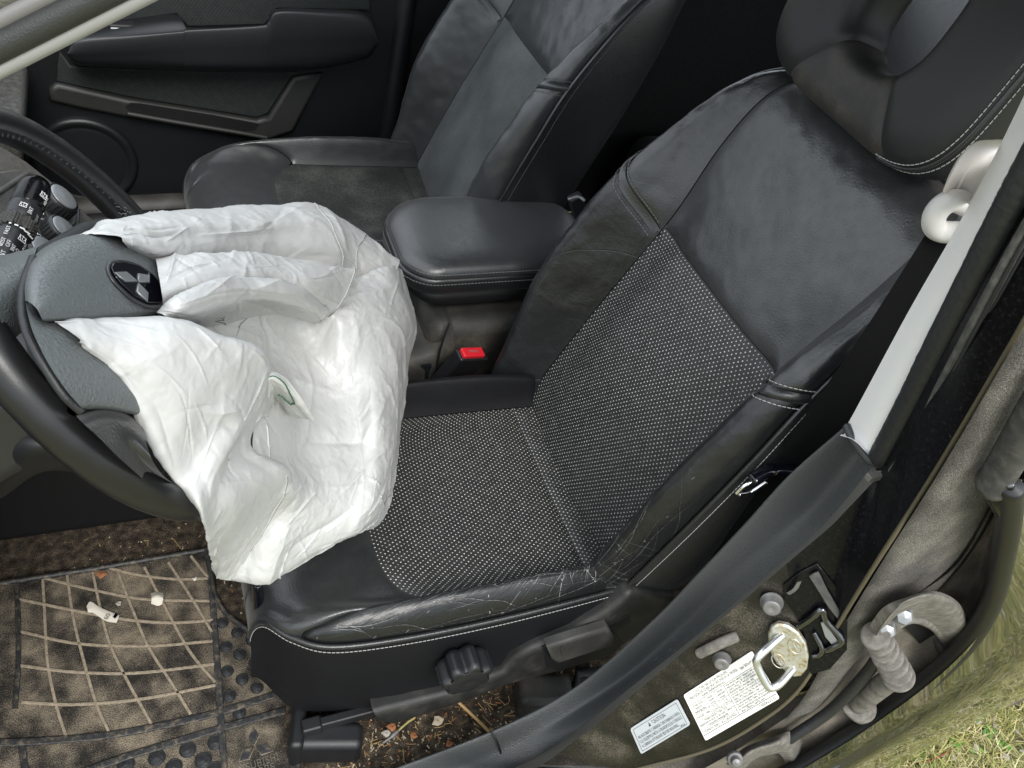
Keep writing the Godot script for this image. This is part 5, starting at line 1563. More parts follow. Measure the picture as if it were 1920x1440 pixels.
	sheet("switch_panel", [[V(-.6594,0.8025,-1.03),V(-.6096,0.8277,-1.03),V(-.5515,0.84,-1.03),V(-.4868,0.8507,-1.03)], [V(-.6606,0.8076,-1),V(-.6099,0.8304,-1),V(-.5526,0.8414,-1),V(-.4809,0.8533,-1)], [V(-.6555,0.819,-.975),V(-.6101,0.8332,-.975),V(-.5537,0.842,-.975),V(-.4769,0.8539,-.975)]], 24, 8, M.door_dusty, t, V(0, 1, 0.2), "dusty brown top of the armrest round the window switch")
	var sw := block("window_switch", V(-.581,0.8412,-.995) + V(0, 0.004, 0), V(0.024, 0.005, 0.012), 0.004, M.plastic_deep, t)
	block("switch_edge", V(-.5805,0.8394,-.985) + V(0, 0.003, 0), V(0.022, 0.003, 0.004), 0.002, M.alloy_soft, sw)
	block("upper_door", V(-0.42, 1.0, -1.09), V(0.42, 0.06, 0.04), 0.02, M.plastic_deep, t)

	t = thing("far_door_pillar", "dark plastic pillar behind the passenger door", "car pillar", V(0.05, 0.4, -1.08))
	flat("pillar_trim", [V(-.0554,1.0116,-1.1),V(0.2655,1.038,-1.1),V(0.2443,0.4405,-1.1),V(-.0615,0.4452,-1.1)], V(0, 0, 1), 0.03, 0.01, M.plastic_deep, t)
	pipe("pillar_edge", [V(-.0064,1.0292,-1.06),V(-.0152,0.9221,-1.06),V(-.0223,0.7697,-1.06),V(-.0291,0.5286,-1.06)], 0.024, M.plastic, t, 20, 12)
	pipe("door_rubber", [V(-.0414,1.0229,-1.07),V(-.0401,0.9166,-1.07),V(-.0453,0.7393,-1.07),V(-.0486,0.5373,-1.07)], 0.008, M.rubber, t, 20, 8)

	t = thing("passenger_sill", "grey worn sill strip below the passenger door", "door sill", V(-0.5, 0.35, -1.0))
	pipe("sill_strip", [V(-.7114,0.431,-1), V(-.5713,0.4361,-1), V(-.4355,0.4405,-1), V(-.2441,0.4524,-1)], 0.028, M.plastic_dusty, t, 16, 14)
	pipe("sill_base", [V(-.7144,0.4103,-.97), V(-.5746,0.4171,-.97), V(-.4394,0.4205,-.97), V(-.2486,0.4282,-.97)], 0.03, M.plastic_deep, t, 16, 12)

	t = thing("rear_bench", "black leather rear bench in the shade behind the front seats", "car seat", V(0.85, 0.34, -0.35))
	block("bench_cushion", V(0.86, 0.53, -0.35), V(0.27, 0.10, 0.66), 0.05, M.leather_far, t)
	block("bench_front", V(0.62, 0.43, -0.35), V(0.05, 0.10, 0.66), 0.02, M.plastic_deep, t)
	block("bench_backrest", V(1.17, 0.86, -0.35), V(0.09, 0.34, 0.66), 0.05, M.leather_far, t, Basis(V(0, 0, 1), -0.35))
	pipe("bench_seam", [V(0.62, 0.633, -0.72), V(0.75, 0.638, -0.75), V(0.95, 0.636, -0.80)], 0.003, M.thread_grey, t, 10, 6)
	t = thing("belt_stalk", "dark buckle stalk with a grey edge standing between the seat and the console", "belt buckle", V(0.1519,0.803,-.4161))
	block("stalk_cover", V(0.1357,0.8186,-.3949), V(0.012, 0.022, 0.010), 0.004, M.plastic, t, Basis(V(0, 0, 1), 0.5))
	pipe("stalk_edge", [V(0.1138,0.8327,-.391), V(0.1298,0.8392,-.3888), V(0.1395,0.8366,-.3806)], 0.003, M.alloy_soft, t, 8, 6)

# ---------------------------------------------------------------- door opening: pillar, sill, belt, rear door
func opening() -> void:
	var out := V(-0.3, 0.3, 0.9)
	var jin := [V(-.3566,0.5098,0.385),V(-.1453,0.4293,0.385),V(-.078,0.5404,0.3847),V(-.007,0.7001,0.385),V(0.0469,0.8231,0.3847),V(0.0916,0.9238,0.3848),V(0.1079,1.0067,0.385),V(0.081,1.1419,0.385),V(0.0582,1.2727,0.38),V(0.0479,1.3484,0.375)]
	var jout := [V(-.1426,0.3617,0.3964),V(-.0317,0.4895,0.4405),V(0.033,0.5666,0.4654),V(0.0761,0.6434,0.4728),V(0.1016,0.7093,0.4698),V(0.116,0.7952,0.4507),V(0.0896,0.9431,0.45),V(0.0852,1.0773,0.44),V(0.0756,1.2053,0.43),V(0.066,1.2808,0.425)]
	var t := thing("door_pillar", "black painted centre door pillar with dusty shut face, stickers and trim covers", "car pillar", V(0.05, 0.4, 0.40))
	var mk := func(a: float, b: float) -> Array:
		var mid: Array = []
		for i in jin.size(): mid.append((jin[i] + jout[i]) * 0.5)
		var n := jin.size() - 1
		var rows: Array = []
		for src in [jin, mid, jout]:
			var line: Array = []
			for k in 41:
				var x := lerpf(a, b, k / 40.0)
				var i0 := mini(int(x), n - 1)
				line.append(src[i0].lerp(src[i0 + 1], x - i0))
			rows.append(line)
		return net_rows(rows, 60, 16)
	tinted("lower_shut_face", mk.call(0, 4.35), M.paint_dirty, t, out, func(x, p): return clampf(1.7 - 1.9 * x + 0.5 * noise.get_noise_3dv(p * 14.0), 0.22, 1.7), "lower shut face caked with brown road dust")
	one("upper_shut_face", mk.call(4.35, 9), M.paint_film, t, out, false, "upper shut face of scuffed black paint")
	var lip: Array = []
	pipe("sealer_bead", jout, 0.0024, M.seam_tan, t, 80, 8)
	# plastic trim that runs from the sill up the pillar
	var inner := [V(-.4293,0.3509,0.315), V(-.3268,0.3781,0.315), V(-.176,0.4256,0.315), V(-.0742,0.503,0.315), V(-.0046,0.6476,0.315), V(0.0269,0.7488,0.315), V(0.0559,0.8476,0.315), V(0.0783,0.9307,0.315), V(0.1101,1.0091,0.318)]
	var crest := [V(-.3438,0.3393,0.337), V(-.2387,0.3741,0.337), V(-.1449,0.416,0.337), V(-.0343,0.5202,0.337), V(0.0219,0.6445,0.337), V(0.0505,0.7515,0.337), V(0.0814,0.8298,0.337), V(0.1107,0.8949,0.337), V(0.1303,0.9847,0.337)]
	var outer := [V(-.2662,0.3488,0.362), V(-.1679,0.3848,0.362), V(-.0993,0.4451,0.362), V(-.0243,0.5821,0.362), V(0.0265,0.6762,0.362), V(0.0664,0.7679,0.362), V(0.0977,0.8427,0.362), V(0.1187,0.9072,0.362), V(0.13,0.9882,0.36)]
	var edge := [V(-.2386,0.3839,0.383), V(-.1431,0.4231,0.383), V(-.0897,0.5112,0.383), V(-.0249,0.6467,0.383), V(0.0158,0.7418,0.383), V(0.0541,0.8259,0.383), V(0.0789,0.8841,0.383), V(0.1017,0.9408,0.383), V(0.1162,0.9984,0.381)]
	var back: Array = []
	for p in inner: back.append(p + V(0.03, -0.07, -0.004))
	var trim := sheet("pillar_trim", [back, inner, crest, outer], 90, 26, M.trim_pebble, t, out, "grained black trim cover running from the sill up the pillar")
	sheet("trim_edge", [outer, edge], 80, 3, M.trim_lip, trim, out)
	pipe("sill_seam", [V(-.1941,0.4306,0.3205), V(-.1854,0.4155,0.334), V(-.1688,0.353,0.347), V(-.162,0.3218,0.352)], 0.0018, M.plastic_deep, trim, 10, 6)
	var sc := mb()
	rng.seed = 9
	for i in 26:
		bit(sc, along(crest, rng.randf_range(0.42, 0.5)).lerp(along(outer, 0.46), rng.randf()) + out * 0.0015, V(rng.randf_range(-1, 1), rng.randf_range(-1, 1), 0.1).normalized(), rng.randf_range(0.002, 0.008), 0.0002)
	bit(sc, V(0.0558,0.7388,0.333) + out * 0.003, (V(0.0638,0.7428,0.36) - V(0.0558,0.7388,0.333)).normalized(), 0.03, 0.0004)
	stuff(obj("scratches", sc, M.thread_grey, trim))
	# pale upper cover, its end lip, and the rubber door seals beside it
	var pl := sheet("upper_cover", [[V(0.1093,0.9939,0.318),V(0.1115,1.0157,0.318),V(0.0937,1.167,0.318),V(0.0848,1.2727,0.318),V(0.0738,1.3503,0.318),V(0.0542,1.4473,0.318)], [V(0.0957,1.0184,0.345),V(0.1022,1.028,0.345),V(0.0826,1.1748,0.345),V(0.067,1.285,0.345),V(0.0535,1.3655,0.345),V(0.0401,1.4543,0.345)], [V(0.098,1.0194,0.362),V(0.1053,1.0296,0.362),V(0.0869,1.173,0.362),V(0.0622,1.2908,0.362),V(0.0433,1.376,0.362),V(0.037,1.4542,0.362)], [V(0.1119,1.0081,0.362),V(0.1201,1.0184,0.362),V(0.0978,1.1705,0.362),V(0.0725,1.2883,0.362),V(0.0523,1.3752,0.362),V(0.0453,1.451,0.362)]], 60, 16, M.pillar_light, t, out, "pale grey textured upper pillar cover")
	pipe("cover_end", [V(0.1077,1.0122,0.322), V(0.1057,1.0101,0.34), V(0.1138,1.0026,0.362), V(0.113,1.0122,0.376)], 0.005, M.trim_pebble, trim, 14, 8)
	block("cover_clip", V(0.0998,1.0072,0.386), V(0.010, 0.004, 0.004), 0.0015, M.trim_lip, trim)
	var s1 := mb()
	var p1 := smooth([V(0.1094,1.0184,0.372),V(0.0945,1.0984,0.372),V(0.0781,1.1733,0.372),V(0.0541,1.2921,0.372),V(0.0433,1.3475,0.372),V(0.0328,1.4101,0.372)], 120)
	var rr: Array = []
	for i in p1.size(): rr.append(0.0118 + 0.0007 * noise.get_noise_1d(i * 1.1))
	tube(s1, p1, rr, 14, false, true, 0.8)
	obj("door_seal", s1, M.rubber, t, "wrinkled black rubber bulb seal")
	var p2: Array = smooth([V(0.1101,1.0266,0.395),V(0.0982,1.0996,0.395),V(0.0827,1.1726,0.395),V(0.0583,1.284,0.395),V(0.0481,1.3439,0.395),V(0.0391,1.3906,0.395)], 60)
	var s2 := mb()
	tube(s2, p2, 0.0105, 12, false, true, 0.5, V(0, 0, 1))
	var outer_seal := obj("outer_seal", s2, M.rubber_dusty, t, "flat ribbed outer strip of the door seal, cut off square below")
	for o in [-0.006, 0.0, 0.006]:
		var q: Array = []
		for p in p2: q.append(p + V(o, 0, 0.0052))
		pipe("seal_rib", q, 0.0018, M.rubber, outer_seal, 50, 6)
	# stickers
	labels(t)
	striker(t)
	belt()
	rear_door()

func labels(t: Node3D) -> void:
	var a := V(-.004,0.6329,0.414)
	var b := V(0.05,0.7343,0.4214)
	var c := V(0.0849,0.686,0.4671)
	var d := V(0.0264,0.5793,0.4579)
	var nn := (b - a).cross(d - a).normalized()
	if nn.z < 0: nn = -nn
	var st := flat("tyre_label", round_quad(a, b, c, d, 0.003), nn, 0.0006, 0.0002, M.sticker_white, t, "white tyre pressure label with a printed table", 1)
	var ink := mb()
	var lines := mb()
	var at := func(x: float, y: float) -> Vector3: return (a.lerp(b, x)).lerp(d.lerp(c, x), y) + nn * 0.0009
	var row := func(txt: String, x0: float, x1: float, y: float, size: float) -> void:
		var p: Vector3 = at.call(x0, y)
		var e: Vector3 = at.call(x1, y)
		write_on(ink, txt, size * 0.068, p, e - p, at.call(x0, y - 0.1) - p, 0.0001, (e - p).length())
	var rule := func(x0: float, y0: float, x1: float, y1: float, w: float) -> void:
		var p: Vector3 = at.call(x0, y0)
		var e: Vector3 = at.call(x1, y1)
		bit(lines, p, (e - p).normalized(), (e - p).length(), w)
	row.call("COLD TYRE INFLATION PRESSURE", 0.14, 0.62, 0.065, 0.075)
	row.call("PRESSION DE GONFLAGE DES PNEUS (A FROID)", 0.06, 0.74, 0.135, 0.075)
	row.call("Kalter Reifenluftdruck", 0.22, 0.54, 0.20, 0.07)
	row.call("bar (kPa/PSI)", 0.78, 0.97, 0.155, 0.075)
	rule.call(0.01, 0.245, 0.99, 0.245, 0.00022)
	for q in [["TYRE SIZE", 0.05, 0.19, 0.30], ["PNEUS", 0.07, 0.16, 0.36], ["Reifengröße", 0.04, 0.19, 0.42], ["FRONT", 0.26, 0.34, 0.30], ["AVANT", 0.26, 0.34, 0.36], ["Vorne", 0.27, 0.33, 0.42], ["REAR", 0.40, 0.47, 0.30], ["ARRIERE", 0.385, 0.49, 0.36], ["Hinten", 0.40, 0.475, 0.42]]:
		row.call(q[0], q[1], q[2], q[3], 0.055)
	rule.call(0.01, 0.455, 0.51, 0.455, 0.0002)
	row.call("215/55R17 94V", 0.02, 0.215, 0.53, 0.07)
	row.call("2.2", 0.28, 0.33, 0.495, 0.075)
	row.call("2.2", 0.42, 0.47, 0.495, 0.075)
	row.call("(220/32)", 0.245, 0.36, 0.56, 0.06)
	row.call("(220/32)", 0.385, 0.50, 0.56, 0.06)
	rule.call(0.01, 0.60, 0.51, 0.60, 0.0002)
	row.call("TEMPORARY TYRE SIZE", 0.11, 0.42, 0.64, 0.055)
	row.call("DIMENSION DE ROUE DE SECOURS COMPACTE", 0.02, 0.50, 0.695, 0.055)
	row.call("Temporäre Reifengröße", 0.12, 0.40, 0.75, 0.055)
	rule.call(0.01, 0.785, 0.51, 0.785, 0.0002)
	row.call("T135/90D16 102M", 0.02, 0.23, 0.835, 0.065)
	row.call("4.2 (420/60)", 0.28, 0.48, 0.835, 0.08)
	rule.call(0.23, 0.245, 0.23, 0.60, 0.0002)
	rule.call(0.37, 0.245, 0.37, 0.60, 0.0002)
	rule.call(0.24, 0.785, 0.24, 0.88, 0.0002)
	rule.call(0.51, 0.245, 0.51, 0.88, 0.0003)
	var txt := ["FOR SPEEDS ABOVE 160km/h INFLATION", "PRESSURE SHALL BE INCREASED BY 0.3bar", "(30kPa, 5PSI). AT TRAILER TOWING, REAR", "INFLATION PRESSURE IS 2.8bar (280kPa, 38PSI)", "A PLUS DE 160km/h LA PRESSION DE GONFLAGE", "DES PNEUS DOIT ETRE AUGMENTEE DE 0.3bar", "(30kPa, 5PSI). POUR TRACTER UNE REMORQUE", "GONFLER LES PNEUS ARRIERE A 2.8bar", "Für Geschwindigkeiten über 160 km/h ist der", "Luftdruck um 0.3bar (30kPa, 5PSI) zu erhöhen.", "Für Anhängerbetrieb muß der Hinterluftdruck", "2.8bar (280kPa, 38PSI) sein."]
	for i in txt.size():
		row.call(txt[i], 0.53, 0.98 if i % 4 < 3 else 0.86, 0.285 + i * 0.0515, 0.052)
	rule.call(0.01, 0.89, 0.99, 0.89, 0.00035)
	row.call("7430A222 Q", 0.76, 0.96, 0.945, 0.075)
	obj("label_print", ink, M.dark_print, st)
	obj("label_rules", lines, M.dark_print, st)
	# caution sticker
	a = V(-.0504,0.5487,0.4074)
	b = V(-.0093,0.6247,0.4136)
	c = V(0.0084,0.5953,0.4384)
	d = V(-.0347,0.5159,0.432)
	nn = (b - a).cross(d - a).normalized()
	if nn.z < 0: nn = -nn
	var cs := flat("caution_sticker", round_quad(a, b, c, d, 0.004), nn, 0.0006, 0.0002, M.sticker_silver, t, "silver grey car wash caution sticker below the tyre label", 1)
	var ink2 := mb()
	at = func(x: float, y: float) -> Vector3: return (a.lerp(b, x)).lerp(d.lerp(c, x), y) + nn * 0.0009
	row = func(txt2: String, x0: float, x1: float, y: float, size: float) -> void:
		var p: Vector3 = at.call(x0, y)
		var e: Vector3 = at.call(x1, y)
		write_on(ink2, txt2, size * 0.038, p, e - p, at.call(x0, y - 0.1) - p, 0.0001, (e - p).length())
	row.call("CAUTION", 0.43, 0.68, 0.23, 0.20)
	row.call("AN AUTOMATIC CARWASH CAN DAMAGE A VEHI-", 0.08, 0.93, 0.44, 0.155)
	row.call("CLE EQUIPPED WITH A REARSPOILER CONSULT", 0.08, 0.93, 0.61, 0.155)
	row.call("A CARWASH ATTENDANT BEFORE WASHING.", 0.08, 0.82, 0.78, 0.155)
	row.call("MR551396", 0.84, 0.92, 0.87, 0.06)
	var p0: Vector3 = at.call(0.34, 0.30)
	var p1: Vector3 = at.call(0.385, 0.30)
	var p2: Vector3 = at.call(0.3625, 0.14)
	ink2.tri(p0, p2, p1)
	var fr := [at.call(0.05, 0.09), at.call(0.95, 0.09), at.call(0.95, 0.92), at.call(0.05, 0.92)]
	for i in 4: bit(ink2, fr[i], (fr[(i + 1) % 4] - fr[i]).normalized(), (fr[(i + 1) % 4] - fr[i]).length(), 0.00025)
	obj("sticker_print", ink2, M.dark_print, cs)

func round_quad(a: Vector3, b: Vector3, c: Vector3, d: Vector3, r: float) -> Array:
	var q := [a, b, c, d]
	var res: Array = []
	for i in 4:
		var p: Vector3 = q[i]
		var e0: Vector3 = (q[(i + 3) % 4] - p).normalized() * r
		var e1: Vector3 = (q[(i + 1) % 4] - p).normalized() * r
		for k in 4:
			var x := k / 3.0
			res.append((p + e0) * pow(1 - x, 2) + p * 2 * x * (1 - x) + (p + e1) * x * x)
	return res

func striker(t: Node3D) -> void:
	var out := (V(0.0695,0.7671,0.4632) - V(0.0877,0.759,0.4408)).normalized()
	out = V(-0.607, 0.268, 0.748).normalized()
	flat("striker_recess", [V(0.0633,0.834,0.3954),V(0.0748,0.8575,0.3963),V(0.0869,0.8755,0.3996),V(0.1025,0.8614,0.4188),V(0.1048,0.8528,0.4553),V(0.131,0.7858,0.4676),V(0.1215,0.7525,0.4719),V(0.1066,0.7353,0.4659),V(0.0923,0.7813,0.4378),V(0.0795,0.8032,0.4196),V(0.0671,0.8176,0.4043)], out, 0.002, 0.001, M.paint_film, t, "glossy black stamped recess beside the striker")
	pipe("recess_ridge", [V(0.0821,0.7947,0.4314), V(0.088,0.8133,0.4335), V(0.0953,0.8293,0.4337), V(0.1031,0.8153,0.4419), V(0.1186,0.802,0.4611), V(0.113,0.7874,0.4618), V(0.1098,0.7789,0.4596)], 0.004, M.paint_black, t, 30, 10)
	pipe("recess_ridge", [V(0.1006,0.764,0.4574), V(0.1048,0.7704,0.4599), V(0.1043,0.7812,0.4569), V(0.0961,0.7943,0.4429)], 0.003, M.paint_black, t, 20, 8)
	flat("recess_glint", [V(0.0986,0.8109,0.4397),V(0.1043,0.8172,0.442),V(0.1073,0.8066,0.4507),V(0.1181,0.7962,0.4607),V(0.1135,0.789,0.4597),V(0.1054,0.7959,0.4506)], out, 0.0012, 0.0006, M.alloy_soft, t)
	flat("recess_flap", [V(0.079,0.8616,0.4049),V(0.0859,0.8711,0.4071),V(0.0991,0.8524,0.421),V(0.1023,0.8385,0.4546),V(0.1041,0.8278,0.4541),V(0.1014,0.8339,0.4331)], out, 0.003, 0.001, M.rubber_dusty, t)
	var pt := flat("striker_plate", [V(0.0605,0.7568,0.4261),V(0.0577,0.7703,0.4191),V(0.0589,0.7815,0.416),V(0.0644,0.7907,0.4171),V(0.073,0.793,0.4233),V(0.0831,0.7895,0.4328),V(0.0919,0.7792,0.4436),V(0.0971,0.7643,0.4532),V(0.0987,0.7469,0.4607),V(0.0953,0.7346,0.4623),V(0.0891,0.7291,0.4593),V(0.0816,0.7314,0.4524),V(0.0725,0.7366,0.4431),V(0.0655,0.7446,0.4346)], out, 0.006, 0.003, M.zinc, t, "yellowish zinc striker plate, rusty round the loop ends")
	var lp := mb()
	tube(lp, smooth([V(0.0667,0.7782,0.4302), V(0.0505,0.7714,0.4355), V(0.0372,0.7659,0.44), V(0.0324,0.7595,0.4425), V(0.0335,0.7525,0.4459), V(0.0408,0.7393,0.4566), V(0.0482,0.7292,0.4648), V(0.0541,0.7284,0.4672), V(0.0622,0.7333,0.4667), V(0.0833,0.7404,0.4572)], 50), 0.0047, 14)
	obj("striker_loop", lp, M.zinc_clean, pt)
	for q in [[1490, V(0.079,0.7723,0.4442)], [1459, V(0.068,0.7449,0.4451)]]:
		var c: Vector3 = q[1]
		var ex := (V(0.0923,0.754,0.4616) - V(0.0784,0.7757,0.4424)).normalized()
		var ey := out.cross(ex)
		var ring: Array = []
		for i in 28:
			var a := TAU * i / 28.0
			ring.append(c + ex * cos(a) * 0.0105 + ey * sin(a) * 0.0068)
		var b := mb()
		tube(b, ring, 0.0007, 6, true)
		bit(b, c - ex * 0.006, ex, 0.012, 0.0007)
		for k in [-0.003, 0.0, 0.003]: bit(b, c + ex * k - ey * 0.003, ey, 0.006, 0.0006)
		obj("plate_stamp", b, M.zinc, pt)
	for q in [[V(0.0553,0.8096,0.4017), 0.0105, 0.012], [V(0.0241,0.708,0.4114), 0.009, 0.010]]:
		var b := mb()
		lathe(b, q[0], out, [[q[1] * 1.25, 0.0], [q[1] * 1.25, 0.003], [q[1], 0.004], [q[1], q[2]], [q[1] * 0.85, q[2] + 0.002], [q[1] * 0.4, q[2] + 0.002], [0.0, q[2]]], 20)
		obj("shut_face_bolt", b, M.bolt_grey, t)
	pipe("trim_clip", [V(0.0027,0.7025,0.396), V(0.0092,0.7224,0.4009), V(0.02,0.7384,0.4039), V(0.0315,0.746,0.4051)], 0.0065, M.boot_rubber, t, 16, 10)
	var cl := mb()
	cl.grid([smooth([V(0.0657,0.8273,0.4037), V(0.0644,0.8429,0.4078), V(0.0623,0.858,0.4086)], 10), smooth([V(0.0688,0.8263,0.4066), V(0.0682,0.8437,0.4106), V(0.0656,0.8613,0.4101)], 10)])
	obj("bent_clip", cl, M.bolt_grey, t, "bent metal clip above the striker")

func belt() -> void:
	var t := thing("seat_belt", "black seat belt hanging from a pale grey shoulder guide on the pillar", "seat belt", V(0.0666,0.8441,0.3))
	sheet("belt_webbing", [[V(0.1108,1.2447,0.276),V(0.1109,1.2311,0.276),V(0.1083,1.1088,0.276),V(0.0967,0.9647,0.276),V(0.0977,0.8979,0.276),V(0.0833,0.688,0.276),V(0.0667,0.5147,0.276)], [V(0.1363,1.2371,0.282),V(0.1346,1.2263,0.282),V(0.1372,1.0961,0.282),V(0.1344,0.9508,0.282),V(0.1317,0.8838,0.282),V(0.1243,0.6604,0.282),V(0.1123,0.4828,0.282)], [V(0.1512,1.2339,0.287),V(0.148,1.2243,0.287),V(0.162,1.0902,0.287),V(0.168,0.9407,0.287),V(0.1606,0.8732,0.287),V(0.1641,0.6346,0.287),V(0.1549,0.4525,0.287)]], 50, 6, M.webbing, t, V(-0.4, 0.3, 0.8))
	var cv := mb()
	cv.grid(net_rows([
		[V(0.0828,1.3486,0.315),V(0.0674,1.3486,0.315),V(0.0503,1.3467,0.315),V(0.0426,1.3354,0.315),V(0.0422,1.3199,0.315),V(0.0462,1.3029,0.315)],
		[V(0.1276,1.3306,0.285),V(0.1107,1.3296,0.285),V(0.0931,1.3266,0.285),V(0.0861,1.3145,0.285),V(0.0864,1.2979,0.285),V(0.0887,1.2807,0.285)],
		[V(0.153,1.3147,0.268),V(0.138,1.3137,0.268),V(0.1264,1.3084,0.268),V(0.1218,1.2956,0.268),V(0.1222,1.2791,0.268),V(0.1236,1.2645,0.268)],
		[V(0.1498,1.3106,0.272),V(0.1412,1.3064,0.272),V(0.1339,1.299,0.272),V(0.1311,1.287,0.272),V(0.1305,1.2737,0.272),V(0.1292,1.2646,0.272)],
		[V(0.1348,1.3121,0.285),V(0.1325,1.3068,0.285),V(0.1301,1.2983,0.285),V(0.1288,1.2864,0.285),V(0.128,1.2753,0.285),V(0.1251,1.2687,0.285)],
		[V(0.0894,1.3283,0.32),V(0.0893,1.3224,0.32),V(0.0883,1.3143,0.32),V(0.0885,1.3031,0.32),V(0.087,1.2937,0.32),V(0.0835,1.2886,0.32)]], 30, 26), V(-0.4, 0.3, 0.8))
	obj("guide_cover", cv, M.belt_cover, t, "pale rounded cover of the shoulder guide")
	pipe("cover_crease", [V(0.1448,1.3166,0.264), V(0.1328,1.3048,0.2655), V(0.1266,1.2892,0.2665), V(0.1246,1.268,0.27)], 0.0018, M.belt_cover, t, 16, 6)
	var lp := mb()
	tube(lp, smooth([V(0.1509,1.2575,0.285), V(0.136,1.2628,0.28), V(0.1172,1.2666,0.278), V(0.1094,1.2598,0.276), V(0.1079,1.2489,0.276), V(0.1131,1.2389,0.278), V(0.1214,1.2354,0.282), V(0.1288,1.2395,0.29), V(0.1321,1.2463,0.3)], 50), [0.0108, 0.0108, 0.011, 0.0112, 0.0115, 0.0115, 0.0115, 0.0115, 0.0112, 0.011, 0.011, 0.0108, 0.0105, 0.0105], 16)
	obj("guide_loop", lp, M.belt_cover, t)
	pipe("tongue_handle", [V(0.0641,0.8902,0.285), V(0.0842,0.897,0.282), V(0.0997,0.8933,0.28), V(0.1245,0.8997,0.29), V(0.1613,0.9155,0.305)], 0.0085, M.emblem_black, t, 24, 12, 0.55)
	pipe("tongue_plate", [V(0.0542,0.8618,0.283), V(0.062,0.8773,0.283), V(0.0863,0.8848,0.283)], 0.0026, M.chrome, t, 12, 8)
	pipe("tongue_plate", [V(0.0595,0.8585,0.283), V(0.0761,0.8598,0.283), V(0.091,0.8747,0.283)], 0.0028, M.chrome, t, 12, 8)

